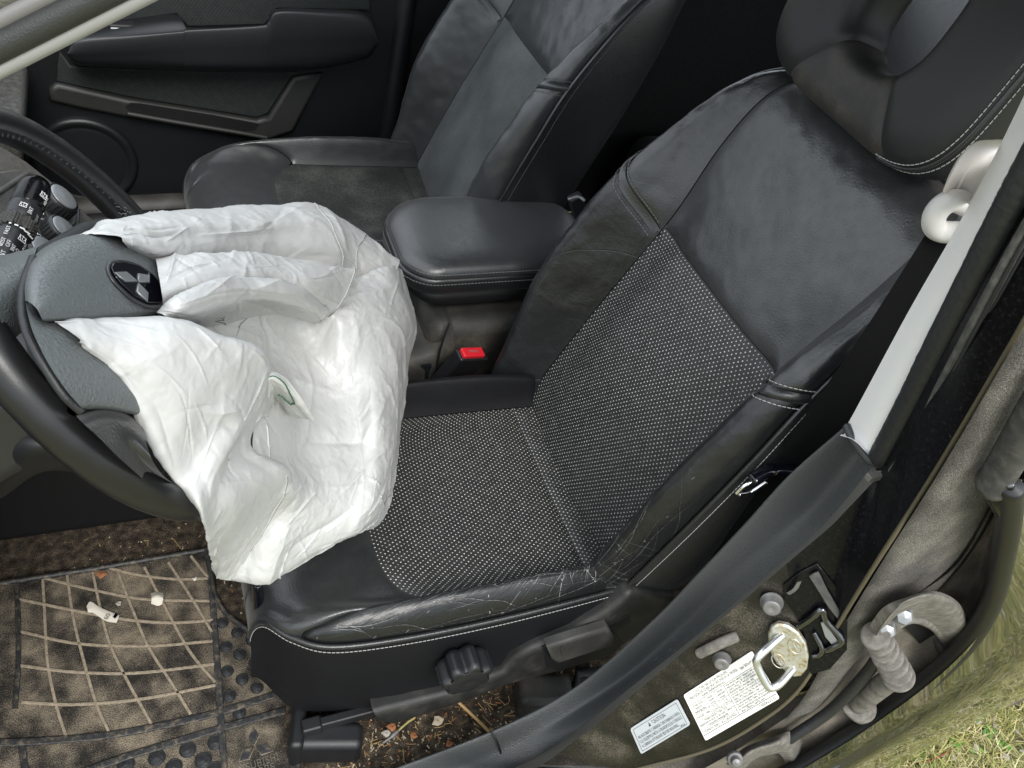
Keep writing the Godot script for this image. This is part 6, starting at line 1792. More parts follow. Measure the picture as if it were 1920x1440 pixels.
func rear_door() -> void:
	var out := V(0.1, 0.3, 0.9)
	var t := thing("rear_door", "closed black rear door, its glossy skin reflecting grass", "car door", V(0.4, 0.4, 0.47))
	var edge := [V(0.1602,0.3476,0.482), V(0.2263,0.3933,0.482), V(0.2793,0.461,0.482), V(0.3168,0.5315,0.482), V(0.3342,0.5962,0.482), V(0.346,0.6635,0.482), V(0.3354,0.7552,0.482), V(0.2879,0.8653,0.482), V(0.2053,0.9916,0.482), V(0.1589,1.0565,0.482), V(0.1226,1.103,0.482)]
	pipe("door_edge", edge, 0.0135, M.plastic, t, 70, 14, 0.8, Vector3.ZERO, "rounded black front edge of the rear door")
	sheet("outer_skin", [
		[V(0.1556,0.3874,0.492), V(0.2198,0.4319,0.492), V(0.2708,0.4979,0.492), V(0.3026,0.5654,0.492), V(0.323,0.6295,0.492), V(0.3308,0.6992,0.492), V(0.3185,0.7844,0.492), V(0.2713,0.8891,0.492), V(0.197,1.0051,0.49), V(0.1542,1.0682,0.487), V(0.125,1.1114,0.482)],
		[V(0.169,0.3885,0.5), V(0.2451,0.4193,0.5), V(0.2989,0.4812,0.5), V(0.3342,0.5468,0.5), V(0.361,0.6061,0.5), V(0.3786,0.6692,0.5), V(0.3776,0.748,0.5), V(0.3486,0.8437,0.498), V(0.2879,0.9566,0.488), V(0.2583,1.0207,0.474), V(0.2446,1.064,0.458)],
		[V(0.2152,0.3763,0.512), V(0.283,0.4157,0.512), V(0.3375,0.4762,0.512), V(0.3815,0.5326,0.512), V(0.4196,0.5859,0.512), V(0.4523,0.6424,0.512), V(0.468,0.7145,0.512), V(0.4995,0.7788,0.508), V(0.4737,0.8899,0.496), V(0.4691,0.9569,0.474), V(0.464,1.0158,0.45)],
		[V(0.3227,0.2712,0.508), V(0.39,0.3251,0.508), V(0.4472,0.3916,0.508), V(0.5021,0.4484,0.508), V(0.5566,0.4996,0.508), V(0.6078,0.5506,0.508), V(0.6583,0.6098,0.508), V(0.7118,0.6648,0.506), V(0.7171,0.7775,0.498), V(0.7049,0.8839,0.474), V(0.6885,0.9782,0.45)],
		[V(0.4173,0.1379,0.49), V(0.4909,0.1974,0.49), V(0.5489,0.2737,0.49), V(0.6087,0.3364,0.49), V(0.6679,0.3927,0.49), V(0.7236,0.4489,0.49), V(0.7783,0.5141,0.49), V(0.8296,0.581,0.49), V(0.7509,0.7557,0.5), V(0.6217,0.9405,0.5), V(0.5322,1.0721,0.495)]], 70, 50, M.paint_black, t, out, "glossy black outer skin")
	# the dusty gap in front of the door
	sheet("front_face", [
		[V(0.066,0.3215,0.43), V(0.1248,0.4016,0.438), V(0.1657,0.5073,0.446), V(0.2025,0.5794,0.446), V(0.2329,0.6469,0.44), V(0.2478,0.7167,0.436), V(0.3151,0.7716,0.43), V(0.2459,1.0155,0.425)],
		[V(0.1307,0.3062,0.445), V(0.1887,0.373,0.448), V(0.2395,0.4672,0.45), V(0.2778,0.5393,0.45), V(0.3089,0.6054,0.446), V(0.3443,0.674,0.442), V(0.3634,0.775,0.435), V(0.2387,1.0232,0.43)],
		[V(0.2062,0.3045,0.47), V(0.2613,0.359,0.47), V(0.3086,0.4236,0.47), V(0.3448,0.4942,0.47), V(0.3631,0.5609,0.47), V(0.3786,0.6291,0.47), V(0.3191,0.8355,0.47), V(0.1448,1.0924,0.47)]], 60, 24, M.dust_brown, t, V(-0.6, 0.4, 0.5), "dusty front face of the rear door inside the shut gap")
	sheet("gap_dark_face", [[V(0.2248,0.7284,0.445),V(0.2193,0.8174,0.445),V(0.2456,0.8868,0.445),V(0.2122,0.9949,0.445),V(0.1773,1.0791,0.445),V(0.1349,1.1767,0.445)], [V(0.3381,0.6613,0.425),V(0.3223,0.7674,0.425),V(0.3137,0.8476,0.425),V(0.2817,0.9463,0.425),V(0.24,1.0342,0.425),V(0.1981,1.1434,0.425)]], 30, 4, M.rubber, t, V(-0.5, 0.4, 0.6))  # dark sheet filling the gap ahead of the door edge
	tinted("pillar_flange", net_rows([[V(0.1761,0.5371,0.45),V(0.1702,0.6221,0.45),V(0.1296,0.7885,0.45),V(0.0984,0.9403,0.45),V(0.0714,1.0923,0.45),V(0.0415,1.2286,0.45),V(0.0246,1.3042,0.45)], [V(0.2216,0.553,0.452),V(0.2018,0.6549,0.452),V(0.1586,0.8278,0.452),V(0.1507,0.9269,0.452),V(0.1275,1.0506,0.452),V(0.0946,1.1673,0.452),V(0.0685,1.2525,0.452)], [V(0.2547,0.5761,0.44),V(0.2459,0.6554,0.44),V(0.2462,0.7451,0.44),V(0.2708,0.8125,0.44),V(0.2511,0.936,0.44),V(0.1933,1.0716,0.44),V(0.1621,1.1742,0.44)]], 60, 20), M.paint_grit, t, V(-0.3, 0.4, 0.8), func(x, p): return clampf(0.25 + 3.2 * x + 0.4 * noise.get_noise_3dv(p * 16.0), 0.2, 1.5) - 0.6 * maxf(0.0, x - 0.6), "painted flange behind the pillar, frosted with pale grit")
	pipe("belt_moulding", [V(0.12,1.0889,0.47), V(0.1119,1.1234,0.47), V(0.094,1.1799,0.47), V(0.0756,1.243,0.47)], 0.016, M.rubber_dusty, t, 20, 12, 0.7, Vector3.ZERO, "dusty window moulding with yellowish lichen on its edge")
	pipe("moulding_lichen", [V(0.1314,1.096,0.478), V(0.1144,1.1333,0.479), V(0.0985,1.1736,0.48)], 0.003, M.chip_pale, t, 12, 6)
	pipe("frame_corner", [V(0.1272,1.0849,0.47), V(0.1388,1.0727,0.475), V(0.1628,1.0503,0.478)], 0.010, M.paint_film, t, 10, 10)
	pipe("frame_corner", [V(0.114,1.1104,0.484), V(0.1543,1.0709,0.486), V(0.1695,1.0751,0.486), V(0.1791,1.0964,0.486)], 0.004, M.paint_black, t, 16, 8)
	# hinges and the cable boot between pillar and door
	t = thing("upper_door_hinge", "dusty upper door hinge bracket with two hexagon bolts above the ribbed cable boot", "hinge", V(0.2843,0.7392,0.45))
	sheet("hinge_arm", [[V(0.2237,0.7119,0.455), V(0.195,0.7876,0.462), V(0.2,0.8219,0.465), V(0.2388,0.8071,0.465), V(0.3067,0.7442,0.462), V(0.4071,0.6326,0.455)], [V(0.1561,0.7989,0.472), V(0.1306,0.8699,0.478), V(0.1373,0.8964,0.48), V(0.1696,0.8932,0.48), V(0.2463,0.8319,0.476), V(0.3556,0.72,0.468)], [V(0.1472,0.8173,0.475), V(0.1246,0.8863,0.48), V(0.1255,0.9143,0.482), V(0.16,0.9124,0.482), V(0.2384,0.8564,0.478), V(0.3496,0.7446,0.47)], [V(0.1502,0.8056,0.462), V(0.1231,0.8813,0.47), V(0.1395,0.9029,0.474), V(0.1778,0.902,0.474), V(0.2573,0.8459,0.47), V(0.373,0.7317,0.46)]], 40, 10, M.boot_rubber, t, V(-0.3, 0.6, 0.6))
	pipe("hinge_rib", [V(0.1942,0.7596,0.46), V(0.1981,0.8034,0.462), V(0.2253,0.8073,0.462), V(0.2968,0.753,0.458), V(0.3862,0.6655,0.452)], 0.006, M.boot_rubber, t, 24, 8)
	block("hinge_knuckle", V(0.3802,0.6766,0.452), V(0.020, 0.013, 0.016), 0.005, M.rubber_dusty, t, Basis(V(0, 0, 1), 0.5))
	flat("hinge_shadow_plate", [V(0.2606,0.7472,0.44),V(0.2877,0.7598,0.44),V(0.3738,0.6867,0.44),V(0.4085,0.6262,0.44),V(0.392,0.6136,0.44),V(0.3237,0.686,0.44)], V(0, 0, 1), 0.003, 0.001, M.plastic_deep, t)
	for q in [V(0.162,0.8591,0.474), V(0.1599,0.8258,0.472)]:
		var b := mb()
		lathe(b, q, V(-0.5, 0.6, 0.62), [[0.0125, -0.004], [0.0125, 0.0], [0.0092, 0.001], [0.0092, 0.008], [0.0078, 0.0095], [0.0, 0.0095]], 6)
		obj("hinge_bolt", b, M.alloy_soft, t)
	t = thing("lower_door_hinge", "dusty lower door hinge bracket at the foot of the pillar with one flanged bolt", "hinge", V(0.2075,0.4277,0.455))
	sheet("hinge_arm", [[V(0.1029,0.4688,0.462), V(0.1113,0.5165,0.462), V(0.1524,0.5167,0.46), V(0.2006,0.5068,0.458), V(0.2735,0.409,0.456), V(0.3771,0.2358,0.456)], [V(0.0927,0.4994,0.478), V(0.0976,0.5446,0.478), V(0.1313,0.5398,0.476), V(0.1691,0.5195,0.474), V(0.2297,0.4348,0.472), V(0.3062,0.3006,0.472)], [V(0.1355,0.4413,0.47), V(0.1419,0.4776,0.47), V(0.1695,0.4702,0.468), V(0.2013,0.4495,0.466), V(0.2539,0.3694,0.464), V(0.317,0.2557,0.464)]], 40, 10, M.boot_rubber, t, V(-0.3, 0.6, 0.6))
	for q in [[V(0.0784,0.5363,0.478), 0.008], [V(0.3175,0.3607,0.462), 0.013]]:
		var b := mb()
		lathe(b, q[0], V(-0.4, 0.65, 0.62), [[q[1] * 1.35, -0.004], [q[1] * 1.35, 0.001], [q[1] * 1.1, 0.003], [q[1] * 0.75, 0.003], [q[1] * 0.75, 0.009], [q[1] * 0.6, 0.011], [0.0, 0.011]], 12)
		obj("hinge_bolt", b, M.bolt_grey if q[1] < 0.01 else M.boot_rubber, t)
	t = thing("cable_boot", "dusty ribbed rubber cable boot bent between pillar and rear door", "cable boot", V(0.2644,0.6521,0.466))
	var path := [V(0.1469,0.8205,0.474), V(0.1652,0.7997,0.476), V(0.184,0.7774,0.479), V(0.2062,0.7514,0.482), V(0.2275,0.7262,0.485), V(0.2454,0.7039,0.487)]
	var core := mb()
	tube(core, smooth(path, 20), 0.012, 14)
	obj("bellows_core", core, M.boot_rubber, t)
	for k in 7:
		var c := along(path, k / 6.0)
		var d := (along(path, minf(1.0, k / 6.0 + 0.1)) - along(path, maxf(0.0, k / 6.0 - 0.1))).normalized()
		var rb := mb()
		var rr := 0.0165 + 0.0006 * k
		lathe(rb, c, d, [[0.009, -0.0040], [rr * 0.86, -0.0034], [rr * 0.97, -0.0018], [rr, 0.0], [rr * 0.97, 0.0018], [rr * 0.86, 0.0034], [0.009, 0.0040]], 26)
		obj("bellows_ring", rb, M.boot_rubber, t)
	pipe("boot_tube", [V(0.2431,0.7114,0.486), V(0.2539,0.6539,0.478), V(0.2693,0.5739,0.468)], 0.0140, M.boot_rubber, t, 20, 18)
	for k in 4:
		var c: Vector3 = V(0.2693,0.5739,0.468).lerp(V(0.3321,0.5086,0.462), k / 3.0)
		var b := mb()
		lathe(b, c, (V(0.2693,0.5739,0.468) - V(0.2539,0.6539,0.478)).normalized() + V(0.3, 0, 0) * k, [[0.012, -0.004], [0.0205, -0.003], [0.022, 0.0], [0.0205, 0.003], [0.012, 0.004]], 22)
		obj("boot_ring", b, M.boot_rubber, t)
	pipe("cable", [V(0.1938,0.5015,0.464), V(0.2296,0.5735,0.464), V(0.2339,0.6703,0.462), V(0.2212,0.7431,0.46)], 0.008, M.rubber, t, 30, 10)

var strips := 0
func flat_strip(called: String, pts: Array, w: float, h0: float, m: Material, parent: Node) -> MeshInstance3D:
	var b := mb()
	strips += 1
	var h := h0 + 0.00012 * (strips % 9)
	sweep(b, smooth(pts, 40), [Vector2(-w, -0.002), Vector2(-w, h * 0.6), Vector2(-w * 0.7, h), Vector2(w * 0.7, h), Vector2(w, h * 0.6), Vector2(w, -0.002)], V(0, 1, 0), V(0, 1, 0))
	return obj(called, b, m, parent)

# ---------------------------------------------------------------- floor, rubber mat, litter
func floor_and_mat() -> void:
	var fl := mb()
	rbox(fl, V(0.3, 0.315, -0.37), V(1.5, 0.015, 0.715), 0.005)
	var f := obj("car_floor", fl, M.carpet)
	tag(f, "brown dirt covered car floor carpet", "", "", "structure")
	var tn := mb()
	rbox(tn, V(-0.75, 0.45, -0.285), V(0.45, 0.13, 0.075), 0.03)
	var tu := obj("floor_tunnel", tn, M.plastic_deep)
	tag(tu, "dark side of the floor tunnel in the footwell", "", "", "structure")
	# rubber mat
	var t := thing("floor_mat", "tan dusted black rubber floor mat with raised lattice and studs", "floor mat", V(-.6571,0.33,0.0526))
	var outline := [V(-.9243,0.332,-.1289),V(-.8399,0.332,-.1342),V(-.7047,0.332,-.134),V(-.539,0.332,-.1349),V(-.5337,0.332,-.0845),V(-.5323,0.332,-.0472),V(-.5186,0.332,-.0062),V(-.4933,0.332,0.0267),V(-.4702,0.332,0.0493),V(-.463,0.332,0.079),V(-.4644,0.332,0.1114),V(-.4613,0.332,0.1334),V(-.4427,0.332,0.1554),V(-.4396,0.332,0.1851),V(-.4465,0.332,0.2324),V(-.4564,0.332,0.3062),V(-.8939,0.332,0.2125)]
	flat("mat_sheet", outline, V(0, 1, 0), 0.006, 0.002, M.mat_rubber, t)
	pipe("mat_rim", [V(-.9219,0.34,-.1233),V(-.838,0.34,-.1276),V(-.7038,0.34,-.1263),V(-.5426,0.34,-.1278),V(-.5378,0.34,-.1246),V(-.5338,0.34,-.0792),V(-.5325,0.34,-.0421),V(-.5189,0.34,-.0014),V(-.4937,0.34,0.0314),V(-.4708,0.34,0.0538),V(-.4636,0.34,0.0833),V(-.465,0.34,0.1155),V(-.4619,0.34,0.1373),V(-.4434,0.34,0.1592),V(-.4411,0.34,0.1886),V(-.4472,0.34,0.2357),V(-.457,0.34,0.3091)], 0.0045, M.mat_black, t, 160, 8)
	var ribs := [
		[V(-.7798,0.3385,-.1266),V(-.7764,0.3385,-.0726),V(-.7704,0.3385,0.0201),V(-.7583,0.3385,0.0915),V(-.7452,0.3385,0.142)],
		[V(-.7453,0.3385,-.1221),V(-.7361,0.3385,-.0418),V(-.7219,0.3385,0.0353),V(-.7066,0.3385,0.1046),V(-.6917,0.3385,0.149)],
		[V(-.7087,0.3385,-.1202),V(-.6991,0.3385,-.0531),V(-.6871,0.3385,0.0118),V(-.6658,0.3385,0.0765),V(-.6366,0.3385,0.1523)],
		[V(-.6731,0.3385,-.1176),V(-.6514,0.3385,-.0308),V(-.6332,0.3385,0.0328),V(-.6066,0.3385,0.0954),V(-.5838,0.3385,0.1513)],
		[V(-.6329,0.3385,-.1141),V(-.5995,0.3385,-.0112),V(-.5759,0.3385,0.0546),V(-.5461,0.3385,0.1104)],
		[V(-.5966,0.3385,-.1157),V(-.5653,0.3385,-.0364),V(-.5425,0.3385,0.0266)],
		[V(-.5616,0.3385,-.121),V(-.5393,0.3385,-.0741)],
		[V(-.8102,0.3385,-.0935),V(-.7464,0.3385,-.062),V(-.669,0.3385,-.0263),V(-.6,0.3385,-.0037),V(-.5396,0.3385,0.0055)],
		[V(-.7775,0.3385,-.1251),V(-.7023,0.3385,-.0848),V(-.6327,0.3385,-.0536),V(-.5402,0.3385,-.0298)],
		[V(-.6885,0.3385,-.1261),V(-.6422,0.3385,-.1017),V(-.5875,0.3385,-.0816),V(-.5345,0.3385,-.0721)],
		[V(-.8082,0.3385,-.0374),V(-.7296,0.3385,0.0017),V(-.6301,0.3385,0.029),V(-.5431,0.3385,0.0414)],
		[V(-.8061,0.3385,0.0191),V(-.736,0.3385,0.0465),V(-.6518,0.3385,0.0688),V(-.5431,0.3385,0.0805)],
		[V(-.8013,0.3385,0.0774),V(-.736,0.3385,0.0971),V(-.6536,0.3385,0.1106),V(-.5465,0.3385,0.1147)]]
	for q in ribs:
		flat_strip("mat_rib", q, 0.0021, 0.0016, M.mat_rib, t)
	for q in [[[V(-.5338,0.339,-.0967),V(-.5369,0.339,-.0228),V(-.541,0.339,0.0901),V(-.5454,0.339,0.1905),V(-.5495,0.339,0.2832)], 0.0048], [[V(-.8887,0.339,0.1159),V(-.8255,0.339,0.1303),V(-.7608,0.339,0.1435),V(-.6904,0.339,0.1542),V(-.6186,0.339,0.1579),V(-.5442,0.339,0.1576),V(-.4669,0.339,0.1503)], 0.0052], [[V(-.728,0.339,0.1984),V(-.6685,0.339,0.1906),V(-.6064,0.339,0.1863),V(-.5467,0.339,0.1821),V(-.4555,0.339,0.1777)], 0.0052], [[V(-.8149,0.339,-.1251),V(-.8107,0.339,-.0504),V(-.808,0.339,0.0206),V(-.8095,0.339,0.0859)], 0.0035], [[V(-.7999,0.339,0.1348),V(-.7947,0.339,0.1731),V(-.7883,0.339,0.2174)], 0.0045]]:
		flat_strip("mat_bar", q[0], q[1], 0.0012, M.mat_black, t)
	for p in [V(-.5261,0.338,0.0131),V(-.5061,0.338,0.0349),V(-.4867,0.338,0.0526),V(-.5251,0.338,0.0556),V(-.5074,0.338,0.0726),V(-.487,0.338,0.092),V(-.5279,0.338,0.0963),V(-.5085,0.338,0.1143),V(-.4892,0.338,0.133),V(-.5292,0.338,0.1358),V(-.5183,0.338,0.1654),V(-.5544,0.338,0.2003),V(-.5921,0.338,0.2013),V(-.6324,0.338,0.202),V(-.5734,0.338,0.2215),V(-.6116,0.338,0.2204),V(-.6716,0.338,0.2013),V(-.5589,0.338,0.2383)]:
		var b := mb()
		var big: bool = p.z > V(-.5183,0.338,0.1654).z + 0.005
		var r := 0.0095 if big else 0.0078
		lathe(b, p, V(0, 1, 0), [[r * 1.22, -0.002], [r * 1.22, 0.0009], [r * 1.08, 0.0011], [r * 1.04, 0.0003], [r, 0.0003], [r * 0.94, 0.0018], [0.0, 0.0024]], 18)
		obj("mat_stud", b, M.rubber, t)
	for q in [[V(-.5022,0.338,0.1916),V(-.4958,0.338,0.2054),V(-.5042,0.338,0.219),V(-.5112,0.338,0.2045)], [V(-.5274,0.338,0.2361),V(-.5204,0.338,0.2202),V(-.5043,0.338,0.2198),V(-.5137,0.338,0.236)], [V(-.5029,0.338,0.2201),V(-.4872,0.338,0.2187),V(-.4804,0.338,0.2332),V(-.4967,0.338,0.2343)]]:
		var lz := flat("mat_lozenge", q, V(0, 1, 0), 0.0022, 0.0008, M.mat_black, t)
		for i in 4: q[i].y += 0.001
		var ol := mb()
		tube(ol, q, 0.0008, 5, true)
		obj("lozenge_outline", ol, M.mat_rib, lz)
	var tx := mb()
	var o := V(-.5401,0.3385,0.2481)
	var ex := V(-.4743,0.3385,0.242) - o
	write_on(tx, "MITSUBISHI", 0.0135, o, ex, ex.cross(V(0, 1, 0)) * -1.0, 0.002, ex.length())
	var o2 := V(-.5316,0.3385,0.2601)
	var ex2 := V(-.4819,0.3385,0.2539) - o2
	write_on(tx, "MOTORS", 0.0125, o2, ex2, ex2.cross(V(0, 1, 0)) * -1.0, 0.002, ex2.length())
	obj("mat_lettering", tx, M.dust_brown, t)
	# litter
	var pp := mb()
	var lift := V(0, 0.004, 0)
	pp.grid(net_rows([[V(-.7178,0.343,-.0574),V(-.7118,0.343,-.0646),V(-.6971,0.343,-.0498),V(-.6721,0.343,-.0309)], [V(-.7162,0.3445,-.0504),V(-.7073,0.3445,-.0512),V(-.6926,0.3445,-.0384),V(-.6736,0.3445,-.0256)], [V(-.7157,0.343,-.0465),V(-.7076,0.343,-.0428),V(-.6916,0.343,-.026),V(-.6769,0.343,-.0189)]], 16, 6), V(0, 1, 0))
	var scrap := obj("paper_scrap", pp, M.paper, null)
	tag(scrap, "torn white printed paper strip lying on the rubber mat", "paper scrap", "paper scraps on the mat")
	base = scrap.position
	var bar := mb()
	bar.grid(net_rows([[V(-.6815,0.3458,-.0285),V(-.6776,0.3458,-.0342)], [V(-.6779,0.3458,-.0249),V(-.674,0.3458,-.0305)]], 3, 3), V(0, 1, 0))
	obj("print_bar", bar, M.emblem_black, scrap)
	var pt := mb()
	var po := V(-.6912,0.3462,-.0267)
	write_on(pt, "60", 0.009, po, V(-.6857,0.3462,-.0368) - po, V(-.697,0.3462,-.0328) - po, 0.0002)
	obj("print", pt, M.dark_print, scrap)
	var p2 := mb()
	p2.grid(net_rows([[V(-.6257,0.342,-.0616),V(-.6171,0.342,-.0617),V(-.6079,0.342,-.0576)], [V(-.6249,0.352,-.0452),V(-.6163,0.352,-.0472),V(-.6081,0.352,-.0414)], [V(-.6267,0.343,-.0416),V(-.617,0.343,-.0355),V(-.6107,0.343,-.037)]], 10, 10), V(0, 1, 0))
	tag(obj("paper_scrap", p2, M.paper), "small crumpled square of white paper on the rubber mat", "paper scrap", "paper scraps on the mat")
	var twig := mb()
	tube(twig, smooth([V(-.2026,0.345,0.232), V(-.1834,0.343,0.2629), V(-.1699,0.352,0.2959)], 10), 0.0026, 7)
	tag(obj("straw", twig, M.straw), "tan straw lying across the dirty floor by the sill", "straw")
	var stem := mb()
	tube(stem, smooth([V(-.2725,0.34,0.236), V(-.2891,0.34,0.2427), V(-.3059,0.338,0.2516)], 10), 0.0014, 6)
	tag(obj("grass_stem", stem, M.grass_b), "thin yellow green grass stem under the seat edge", "grass stem")
	var pin := mb()
	tube(pin, [V(-.3274,0.338,0.2607), V(-.3142,0.339,0.2557), V(-.3138,0.339,0.2554), V(-.3032,0.34,0.2499)], [0.002, 0.0022, 0.0042, 0.0036], 8)
	tag(obj("metal_pin", pin, M.bolt_grey), "small grey metal pin lying on the floor by the sill", "metal pin")
	for q in [[V(-.3093,0.339,0.242), 0.010, M.leaf_brown, "red brown leaf fragment beside the grey metal pin"], [V(-.2806,0.338,0.2615), 0.008, M.leaf_brown, "orange brown leaf fragment in the middle of the dirty floor"], [V(-.2407,0.338,0.2492), 0.012, M.chip_pale, "pale flattened seed head on the dirty floor"], [V(-.4272,0.336,0.128), 0.007, M.leaf_yellow, "yellow leaf bit on the carpet beside the mat"], [V(-.2332,0.338,0.2871), 0.008, M.leaf_brown, "thin brown leaf sliver near the sill"], [V(-.3197,0.338,0.2488), 0.009, M.stone_grey, "pinkish grey stone chip next to the metal pin"], [V(-.696,0.343,-.1104), 0.011, M.leaf_brown, "dry brown leaf at the top edge of the rubber mat"], [V(-.5596,0.343,-.0725), 0.005, M.paper, "tiny white pebble near the mat's right edge"], [V(-.6722,0.343,-.0509), 0.006, M.stone_grey, "clear grey chip above the paper strip"]]:
		var b := mb()
		var c: Vector3 = q[0]
		rng.seed = int(c.x * 9000.0) + 77
		var rows: Array = []
		for i in 4:
			var line := PackedVector3Array()
			for k in 8:
				var a := TAU * k / 7.0
				line.append(c + V(cos(a) * q[1] * i / 3.0 * (0.7 + 0.3 * sin(a * 3.0 + c.x * 50.0)), rng.randf_range(0.0, 0.0025) + (0.0015 if i < 3 else 0.0), sin(a) * q[1] * 0.7 * i / 3.0))
			line[7] = line[0]
			rows.append(line)
		b.grid(rows, V(0, 1, 0))
		tag(obj("litter_piece", b, q[2]), q[3], "litter", "bits of litter on the car floor")
	debris("straw_litter", [M.straw, M.chip_pale, M.leaf_brown], "dry chaff and crumbs scattered over the carpet")

func debris(called: String, mats: Array, label: String) -> void:
	for k in 3:
		var b := mb()
		rng.seed = 300 + k
		for i in [700, 900, 260][k]:
			var x := rng.randf_range(-0.78, 0.05)
			var z := rng.randf_range(-0.20, 0.31)
			if rng.randf() < 0.5:
				x = rng.randf_range(-0.42, 0.0); z = rng.randf_range(0.13, 0.31)
			var a := rng.randf_range(0, TAU)
			var p := V(x, 0.331, z)
			var s := V(cos(a), rng.randf_range(-0.1, 0.3), sin(a)).normalized()
			var big := 1.0 if rng.randf() < 0.85 else 2.2
			if k == 0: bit(b, p, s, rng.randf_range(0.003, 0.012) * big, rng.randf_range(0.0003, 0.0007))
			elif k == 1: bit(b, p, s, rng.randf_range(0.001, 0.003) * big, rng.randf_range(0.0005, 0.0013))
			else: bit(b, p, s, rng.randf_range(0.002, 0.005) * big, rng.randf_range(0.0006, 0.0013))
		tag(obj(["straw_litter", "crumb_litter", "leaf_litter"][k], b, mats[k]), ["short dry straw bits scattered over the carpet", "pale crumbs scattered over the carpet", "reddish leaf crumbs scattered over the carpet"][k], "litter", "", "stuff")

# ---------------------------------------------------------------- car shell and ground
func shell() -> void:
	var t := thing("car_body", "dark car body shell: roof, bulkhead, windscreen pillar and tail", "car body", V(0.3, 0.3, -0.36))
	block("roof", V(0.92, 1.60, -0.35), V(1.20, 0.04, 0.76), 0.03, M.door_band, t)
	block("bulkhead", V(-1.45, 0.62, -0.36), V(0.06, 0.32, 0.80), 0.02, M.plastic_deep, t)
	block("bonnet", V(-2.0, 0.85, -0.36), V(0.55, 0.10, 0.80), 0.05, M.paint_black, t)
	block("tail", V(2.1, 0.85, -0.36), V(0.06, 0.55, 0.76), 0.03, M.plastic_deep, t)
	block("rear_side_far", V(1.1, 0.74, -1.11), V(1.0, 0.41, 0.04), 0.02, M.door_cloth, t)
	block("rear_window_ledge", V(1.1, 1.12, -1.09), V(1.0, 0.03, 0.05), 0.02, M.plastic, t)
	block("rear_side_near", V(1.35, 0.66, 0.30), V(0.80, 0.30, 0.03), 0.02, M.plastic_deep, t)
	block("rear_pillar_near", V(1.75, 1.25, 0.38), V(0.35, 0.33, 0.03), 0.02, M.plastic_deep, t)
	block("rear_pillar_far", V(1.75, 1.25, -1.09), V(0.35, 0.33, 0.03), 0.02, M.plastic_deep, t)
	block("rear_shelf", V(1.65, 0.95, -0.36), V(0.40, 0.03, 0.72), 0.02, M.plastic_deep, t)
	block("far_pillar_top", V(0.05, 1.28, -1.08), V(0.07, 0.30, 0.03), 0.02, M.plastic_deep, t)
	var s := mb()
	rbox(s, V(-0.25, 0.26, 0.40), V(1.2, 0.09, 0.045), 0.03)
	obj("sill_beam", s, M.dust_brown, t)
	var p := mb()
	tube(p, [V(-1.35, 0.98, -1.08), V(-0.30, 1.56, -1.02)], 0.035, 10)
	obj("windscreen_pillar", p, M.plastic_deep, t)
	# near windscreen pillar that crosses the corner of the picture
	var a := V(-.6348,1.4106,0.4)
	var e := V(-.5202,1.4757,0.4)
	var d := (e - a).normalized()
	var t2 := thing("windscreen_pillar", "blurred grey windscreen pillar with pale seal across the upper left corner", "car pillar", a)
	for q in [[V(0, 0, 0), 0.0048, M.seal_grey, "pillar_seal"], [V(0, 0.0075, 0.002), 0.006, M.door_band, "pillar_lip"], [V(0, 0.0155, 0.0), 0.0045, M.bolt_grey, "pillar_rail"], [V(0, 0.024, -0.004), 0.0075, M.trim_lip, "pillar_channel"], [V(0, 0.050, -0.012), 0.022, M.bolt_grey, "pillar_skin"]]:
		pipe(q[3], [a + q[0] - d * 0.3, a + q[0], e + q[0], e + q[0] + d * 0.4], q[1], q[2], t2, 20, 14)

